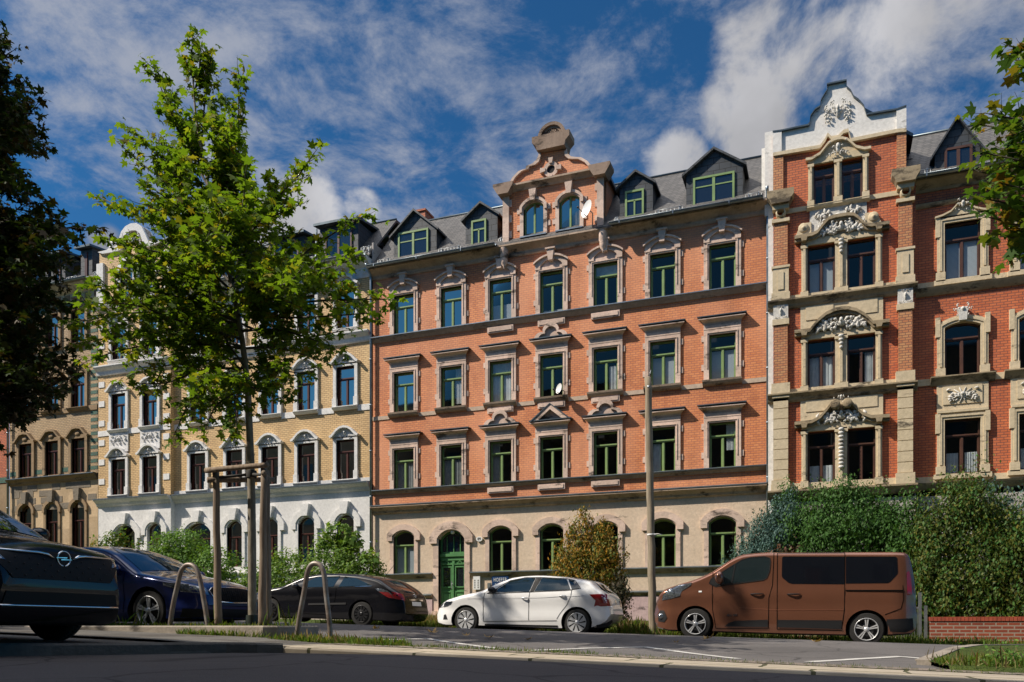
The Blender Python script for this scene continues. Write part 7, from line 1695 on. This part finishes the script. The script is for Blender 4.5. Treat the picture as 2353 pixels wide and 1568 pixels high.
black.patch('tail_light', q([(866, 1353), (880, 1353), (894, 1357.7), (902, 1364), (907.5, 1374), (898, 1375), (880, 1363)]), M_LAMPC, .008)
black.patch('tail_light', q([(876, 1360.5), (897, 1361.5), (903, 1368), (907, 1374), (897.5, 1374.6), (884, 1366)]), M_RED, .012)
z0_ = at(930, 1368, YN + .9).z
black.endpatch('rear_window', [(-.66, z0_ + .05), (.66, z0_ + .05), (.52, z0_ + .38), (-.52, z0_ + .38)], M_CGLB, 1, .006)
for sg in (-1, 1): black.endpatch('tail_light', [(sg * .62, z0_ - .18), (sg * .86, z0_ - .12), (sg * .86, z0_ + .06), (sg * .62, z0_ + .0)], M_RED, 1, .008)
black.endpatch('tailgate_strip', [(-.40, z0_ - .16), (.40, z0_ - .16), (.40, z0_ - .12), (-.40, z0_ - .12)], M_CHROME, 1, .012)
black.endpatch('number_plate', [(-.26, z0_ - .30), (.26, z0_ - .30), (.26, z0_ - .19), (-.26, z0_ - .19)], M_PLATE, 1, .008)
def ring_badge(car, y, z, front, r, bolt=True):
    x = car.endx(y, z, front, .012); mb = MB(); n = 28; pts = [(x, car.yc + y + r * math.cos(2 * math.pi * i / n), z + r * math.sin(2 * math.pi * i / n)) for i in range(n + 1)]; mb.tube(pts, r * .11, 6, False)
    if bolt:
        for b in ([(-1.2, .06), (.42, .08), (.50, .22), (-1.2, .11)], [(.50, .22), (.20, .08), (-.50, -.22), (-.20, -.08)], [(1.2, -.06), (-.42, -.08), (-.50, -.22), (1.2, -.11)]):
            vs = [(x + front * .006, car.yc + y + u * r, z + v * r) for u, v in b]; mb.add(vs, [(0, 1, 2, 3)])
    return mb.build('badge', M_CHROME, car.root, fix=False)
ring_badge(black, 0, z0_ - .03, 1, .055)
c = at(880, 1328, YN + .9); mb = MB(); mb.tube([(c.x, YCb, c.z - .04), (c.x + .38, YCb, c.z + .36)], .006, 5); mb.build('aerial', M_PLAS, black.root)
black.patch('headlight', q([(593.5, 1378), (595, 1367), (603, 1361), (619, 1359), (612, 1368), (602, 1377)]), M_LAMPC, .008); black.endpatch('grille', [(-.5, .18), (.5, .18), (.5, .40), (-.5, .40)], M_PLAS, -1, .006)
# ---- brown van
YN = 18.6; YCv = YN + .98
top = PX([(1508.7, 1412), (1509.5, 1400), (1512, 1386), (1515, 1374), (1519, 1364.5), (1532, 1353), (1560, 1343.5), (1590, 1334.5), (1614, 1325.5), (1638.6, 1314), (1660, 1300), (1681, 1286), (1697, 1278), (1711.6, 1273), (1742, 1270), (1769, 1268.6), (1936, 1267.8), (2060, 1267.8), (2077, 1268.5), (2086, 1273), (2091, 1283), (2096, 1310), (2100, 1340), (2103, 1380), (2104.5, 1420)], YN + .45)
bot = PX([(1508.7, 1412.5), (1510, 1430), (1516, 1443), (1545, 1450), (1640, 1453), (1800, 1458), (1940, 1461), (2040, 1461), (2090, 1458), (2103, 1448), (2104.5, 1420.5)], YN + .45)
brown_p = paint("copper_brown_paint", (.230, .095, .054), .55, .20, 0)
van = Car('parked_van', 'copper brown passenger van parked at the right in front of the conifers', top, bot, YCv, .98, -.40, at(1800, 1350, YN + .1).z, .10, brown_p, 'van', endr=.5, endk=.20, rr=.12, crown=.05, bulge=.03, group='cars parked along the kerb')
q = lambda pts: PX(pts, YN + .08)
whl = q([(1598, 1434), (1991, 1446.5)]); van.body(whl, .405); van.liner(.405)
van.wheel(*whl[0], .345, .235, 'twin', M_ALLOY, spokes=5, steer=0, wd=.22); van.wheel(*whl[1], .345, .235, 'twin', M_ALLOY, spokes=5, wd=.22)
van.patch('window', q([(1641, 1346), (1631, 1338), (1634, 1331), (1666, 1310.5), (1705.5, 1287), (1725, 1282), (1757, 1280.3), (1766, 1282), (1769, 1287), (1768, 1310), (1762, 1326), (1755, 1332)]), M_CGL, .006)
van.line('window_bar', q([(1689, 1298), (1681, 1341)]), M_PLAS, .03, .012); van.line('window_trim', q([(1630, 1341), (1634, 1331), (1666, 1310), (1705.5, 1286), (1725, 1281), (1757, 1279), (1768, 1282), (1770, 1290), (1768, 1312), (1762, 1328), (1754, 1333), (1644, 1348), (1630, 1341)]), M_PLAS, .02, .010)
van.patch('mirror_trim', q([(1629, 1341), (1634, 1331), (1652, 1320), (1650, 1345), (1642, 1347)]), M_PLAS, .010)
rw = lambda a, b, c, d, e: None
van.patch('window', q([(1797, 1281), (1800, 1278.8), (1940.5, 1278.8), (1940.5, 1343), (1819, 1342), (1811, 1339), (1798, 1328), (1796.4, 1324)]), M_CGLB, .006)
van.patch('window', q([(1943.5, 1278.8), (2058, 1279), (2062, 1282), (2063.3, 1316), (2060, 1322), (2046, 1337), (2040, 1340.5), (1943.5, 1341.4)]), M_CGLB, .006)
for pl in ([(1638, 1316), (1637, 1350), (1638, 1400), (1646, 1444)], [(1778, 1270), (1777, 1300), (1775, 1345), (1767, 1375), (1766, 1444)], [(1786, 1270), (1786, 1446)], [(1941.5, 1270), (1941, 1345), (1940, 1400), (1934, 1446)], [(1786, 1270.5), (1941, 1269.5)], [(1646, 1444.5), (1766, 1446)], [(1786, 1446.5), (1934, 1449)], [(2075, 1345), (2076, 1380), (2070, 1399), (2033, 1413)]):
    van.line('door_seam', q(pl), M_SEAM, .014)
van.line('sliding_rail', q([(1943, 1357.5), (2075, 1357.5)]), M_SEAM, .028, .008)
van.line('crease', q([(1700, 1397), (1786, 1402), (1940, 1402)]), paint("brown_crease", (.20, .075, .04), .5), .02, .004)
van.patch('side_cladding', q([(1666, 1440), (1675, 1432), (1690, 1427), (1765, 1424.5), (1765, 1441)]), M_PLAS, .018); van.patch('side_cladding', q([(1787, 1425), (1935, 1426), (1933, 1446), (1787, 1441.5)]), M_PLAS, .018)
van.patch('rear_bumper', q([(2036, 1424), (2098, 1421), (2100, 1447), (2080, 1454), (2045, 1452)]), M_PLAS, .018)
for x, z in q([(1739.5, 1365.5), (1824, 1366)]): van.handle(x, z, M_PLAS, .27)
van.mirror(*q([(1654, 1328)])[0], brown_p, h=.28)
van.patch('headlight', q([(1521, 1380), (1523, 1368), (1534, 1356), (1560, 1345), (1590, 1339), (1587, 1346), (1567, 1359), (1563, 1370), (1540, 1377)]), M_LAMPC, .010)
van.patch('side_indicator', q([(1606, 1358), (1613, 1358), (1613, 1361.5), (1606, 1361.5)]), M_PLATE, .012)
van.patch('fog_lamp_recess', q([(1512, 1428), (1512, 1412), (1517, 1403), (1526, 1403), (1534, 1420), (1527, 1430)]), M_PLAS, .012); mb = MB(); p_ = q([(1519, 1416)])[0]; mb.lathe([(.0, -.03), (.055, -.03), (.065, 0)], (p_[0], YCv - van.side(*p_) - .01, p_[1]), 'Y', 16); mb.build('fog_lamp', M_LAMPC, van.root)
van.patch('tail_light', q([(2084, 1316), (2090, 1311), (2095, 1330), (2097, 1368), (2085, 1367)]), M_RED, .010)
van.endpatch('rear_window', [(-.60, .95), (.60, .95), (.56, 1.38), (-.56, 1.38)], M_CGLB, 1, .006)
z_ = at(1512, 1388, YN + .6).z; van.endpatch('grille', [(-.75, z_ - .04), (.75, z_ - .04), (.70, z_ + .10), (-.70, z_ + .10)], M_PLAS, -1, .008); van.endpatch('grille', [(-.6, z_ - .55), (.6, z_ - .55), (.6, z_ - .25), (-.6, z_ - .25)], M_PLAS, -1, .008)
p_ = q([(1683, 1414)])[0]; text('lettering', 'dCi 145', (p_[0], YCv - van.side(*p_) - .008, p_[1]), .07, M_CHROME, van.root, bold=.001)
# windscreen between bonnet and roof
xa, xb = X_(1596, YCv), X_(1697, YCv); van.toppatch('windscreen', [(xa, -.62), (xb, -.60), (xb, .60), (xa, .62)], M_CGL, .006)
xa, xb = X_(1128, YCp), X_(1188, YCp); white.toppatch('windscreen', [(xa, -.60), (xb, -.50), (xb, .50), (xa, .60)], M_CGL, .006)
xa, xb = X_(682, YCb), X_(738, YCb); black.toppatch('windscreen', [(xa, -.60), (xb, -.50), (xb, .50), (xa, .60)], M_CGL, .006)
# ---- blue saloon, partly behind the bed
YN = 10.15; YC = YN + .90; s_ = 1
def X2(px, Y=YC): return X_(px, Y)
xf = at(537, 1370, YC).x; zb_ = -.09
def rel(l): return [(xf - a, zb_ + b) for a, b in l]
top = rel([(0, .42), (.005, .50), (.03, .62), (.08, .73), (.20, .79), (.45, .86), (.8, .93), (1.15, .985), (1.22, 1.0), (1.5, 1.16), (1.8, 1.32), (2.05, 1.41), (2.4, 1.46), (2.9, 1.47), (3.4, 1.42), (3.9, 1.27), (4.3, 1.11), (4.65, 1.08), (4.78, .95), (4.80, .5)])
bot = rel([(0, .415), (.01, .28), (.08, .20), (.3, .18), (1.4, .16), (3.5, .16), (4.5, .22), (4.75, .32), (4.80, .49)])
blue = Car('parked_car', 'dark blue saloon with black slatted grille behind the two left posts', top, bot, YC, .90, zb_, zb_ + .93, .42, paint("deep_blue_paint", (.005, .014, .10), .3, .28), endr=.75, endk=.34, rr=.14, crown=.10, group='cars parked along the kerb')
wx = X_(347, YN + .1); whl = [(wx, zb_ + .325), (wx - 2.75, zb_ + .325)]; blue.body(whl, .385); blue.liner(.385)
for x, z in whl: blue.wheel(x, z, .325, .235, 'twin', M_ALLOY, spokes=5)
blue.toppatch('windscreen', [(xf - 1.24, -.70), (xf - 2.02, -.52), (xf - 2.02, .52), (xf - 1.24, .70)], M_CGL, .006)
blue.patch('window', [(xf - 1.5, zb_ + .96), (xf - 1.85, zb_ + 1.17), (xf - 2.15, zb_ + 1.30), (xf - 2.45, zb_ + 1.34), (xf - 2.45, zb_ + .97)], M_CGL); blue.patch('window', [(xf - 2.53, zb_ + .97), (xf - 2.53, zb_ + 1.35), (xf - 3.1, zb_ + 1.33), (xf - 3.55, zb_ + 1.22), (xf - 3.65, zb_ + 1.0)], M_CGL)
for pl in ([(xf - 1.42, zb_ + .96), (xf - 1.42, zb_ + .30)], [(xf - 2.5, zb_ + .96), (xf - 2.5, zb_ + .26)]): blue.line('door_seam', pl, M_SEAM, .010)
blue.mirror(xf - 1.55, zb_ + 1.0, blue.pm); blue.handle(xf - 2.3, zb_ + .83, M_CHROME)
g0, g1 = zb_ + .47, zb_ + .70
blue.endpatch('grille', [(-.40, g0), (.40, g0), (.52, g1 - .06), (.42, g1), (-.42, g1), (-.52, g1 - .06)], M_PLAS, 1, .008)
for i in range(17):
    y = -.42 + .84 * i / 16; mb = MB(); mb.tube([(blue.endx(y, z, 1, .02), YC + y, z) for z in (g0 + .02, (g0 + g1) / 2, g1 - .02)], .008, 5); mb.build('grille_slat', M_PLAS, blue.root)
mb = MB(); out = [(-.40, g0), (-.52, g1 - .06), (-.42, g1), (-.15, g1 + .01), (.15, g1 + .01), (.42, g1), (.52, g1 - .06), (.40, g0), (0, g0 - .01), (-.40, g0)]
mb.tube([(blue.endx(y, z, 1, .012), YC + y, z) for y, z in out], .012, 6); mb.build('grille_frame', M_CHROME, blue.root)
for sg in (-1, 1):
    blue.endpatch('headlight', [(sg * .56, g1 - .13), (sg * .84, g1 - .08), (sg * .86, g1 + .03), (sg * .54, g1 + .0)], M_LAMPC, 1, .008)
    blue.endpatch('air_intake', [(sg * .45, zb_ + .22), (sg * .84, zb_ + .22), (sg * .84, zb_ + .36), (sg * .50, zb_ + .34)], M_PLAS, 1, .008)
blue.endpatch('air_intake', [(-.44, zb_ + .22), (.44, zb_ + .22), (.44, zb_ + .36), (-.44, zb_ + .36)], M_PLAS, 1, .008)
blue.patch('headlight', [(xf - .20, g1 - .08), (xf - .62, g1 + .02), (xf - .62, g1 + .07), (xf - .25, g1 + .04)], M_LAMPC, .008)
ring_badge(blue, 0, g1 + .055, 1, .042, False)
# ---- black car close by at the left edge
YC = 5.47; xf = -6.34; zb_ = -.15; hw = .93
def rel(l): return [(xf - a, zb_ + b) for a, b in l]
top = rel([(0, .50), (.005, .60), (.02, .74), (.06, .84), (.14, .885), (.30, .92), (.6, .97), (.95, 1.03), (1.15, 1.08), (1.5, 1.30), (1.85, 1.50), (2.2, 1.60), (2.9, 1.63), (3.6, 1.57), (4.1, 1.38), (4.4, 1.1), (4.45, .6)])
bot = rel([(0, .49), (.03, .26), (.10, .17), (.35, .15), (1.4, .17), (3.3, .2), (4.2, .28), (4.45, .59)])
near = Car('parked_car', 'near black car in deep shade at the left edge with a round chrome badge', top, bot, YC, hw, zb_, zb_ + 1.04, .42, paint("near_black_paint", (.005, .0055, .008), .1, .25, coat=.55), endr=.8, endk=.36, rr=.16, crown=.10, group='cars parked along the kerb')
whl = [(xf - 1.06, zb_ + .34), (xf - 3.55, zb_ + .34)]; near.body(whl, .40); near.liner(.40)
for x, z in whl: near.wheel(x, z, .34, .24, 'twin', M_ALLD, spokes=5)
near.toppatch('windscreen', [(xf - 1.18, -.74), (xf - 1.86, -.56), (xf - 1.86, .56), (xf - 1.18, .74)], M_CGL, .006)
near.patch('window', [(xf - 1.45, zb_ + 1.08), (xf - 1.85, zb_ + 1.32), (xf - 2.2, zb_ + 1.46), (xf - 2.5, zb_ + 1.47), (xf - 2.5, zb_ + 1.08)], M_CGL); near.patch('window', [(xf - 2.58, zb_ + 1.08), (xf - 2.58, zb_ + 1.47), (xf - 3.3, zb_ + 1.44), (xf - 3.7, zb_ + 1.12)], M_CGL)
near.mirror(xf - 1.5, zb_ + 1.12, near.pm)
ring_badge(near, 0, zb_ + .745, 1, .066)
near.endpatch('grille', [(-.50, zb_ + .55), (.50, zb_ + .55), (.66, zb_ + .74), (.64, zb_ + .80), (-.64, zb_ + .80), (-.66, zb_ + .74)], M_PLAS, 1, .006)
mb = MB()
for i in range(9):
    for j in range(4):
        y = -.52 + 1.04 * i / 8 + (j % 2) * .06; z = zb_ + .58 + j * .05
        if abs(y) < .55: x = near.endx(y, z, 1, .012); mb.blob((x, YC + y, z), .004, .008, .007, 4, 3)
mb.build('grille_mesh', M_ALLD, near.root)
for sg in (-1, 1):
    pts = [(y * sg, zb_ + zz) for y, zz in ((.10, .745), (.16, .775), (.24, .785), (.45, .785), (.62, .79), (.70, .78))]
    mb = MB(); mb.tube([(near.endx(y, z, 1, .014), YC + y, z) for y, z in pts], [.006, .016, .014, .010, .009, .006], 6); mb.build('chrome_wing', M_CHROME, near.root)
    near.endpatch('headlight', [(sg * .60, zb_ + .70), (sg * .82, zb_ + .74), (sg * .86, zb_ + .86), (sg * .66, zb_ + .80)], M_LAMPC, 1, .010)
    near.endpatch('fog_lamp', [(sg * .62, zb_ + .42), (sg * .80, zb_ + .44), (sg * .80, zb_ + .52), (sg * .64, zb_ + .50)], M_LAMPC, 1, .010)
near.endpatch('air_intake', [(-.60, zb_ + .30), (.60, zb_ + .30), (.56, zb_ + .44), (-.56, zb_ + .44)], M_PLAS, 1, .006)
mb = MB(); mb.tube([(near.endx(y, zb_ + .32, 1, .012), YC + y, zb_ + .32) for y in np.linspace(-.72, .72, 12)], .010, 6); mb.build('bumper_strip', M_CHROME, near.root)
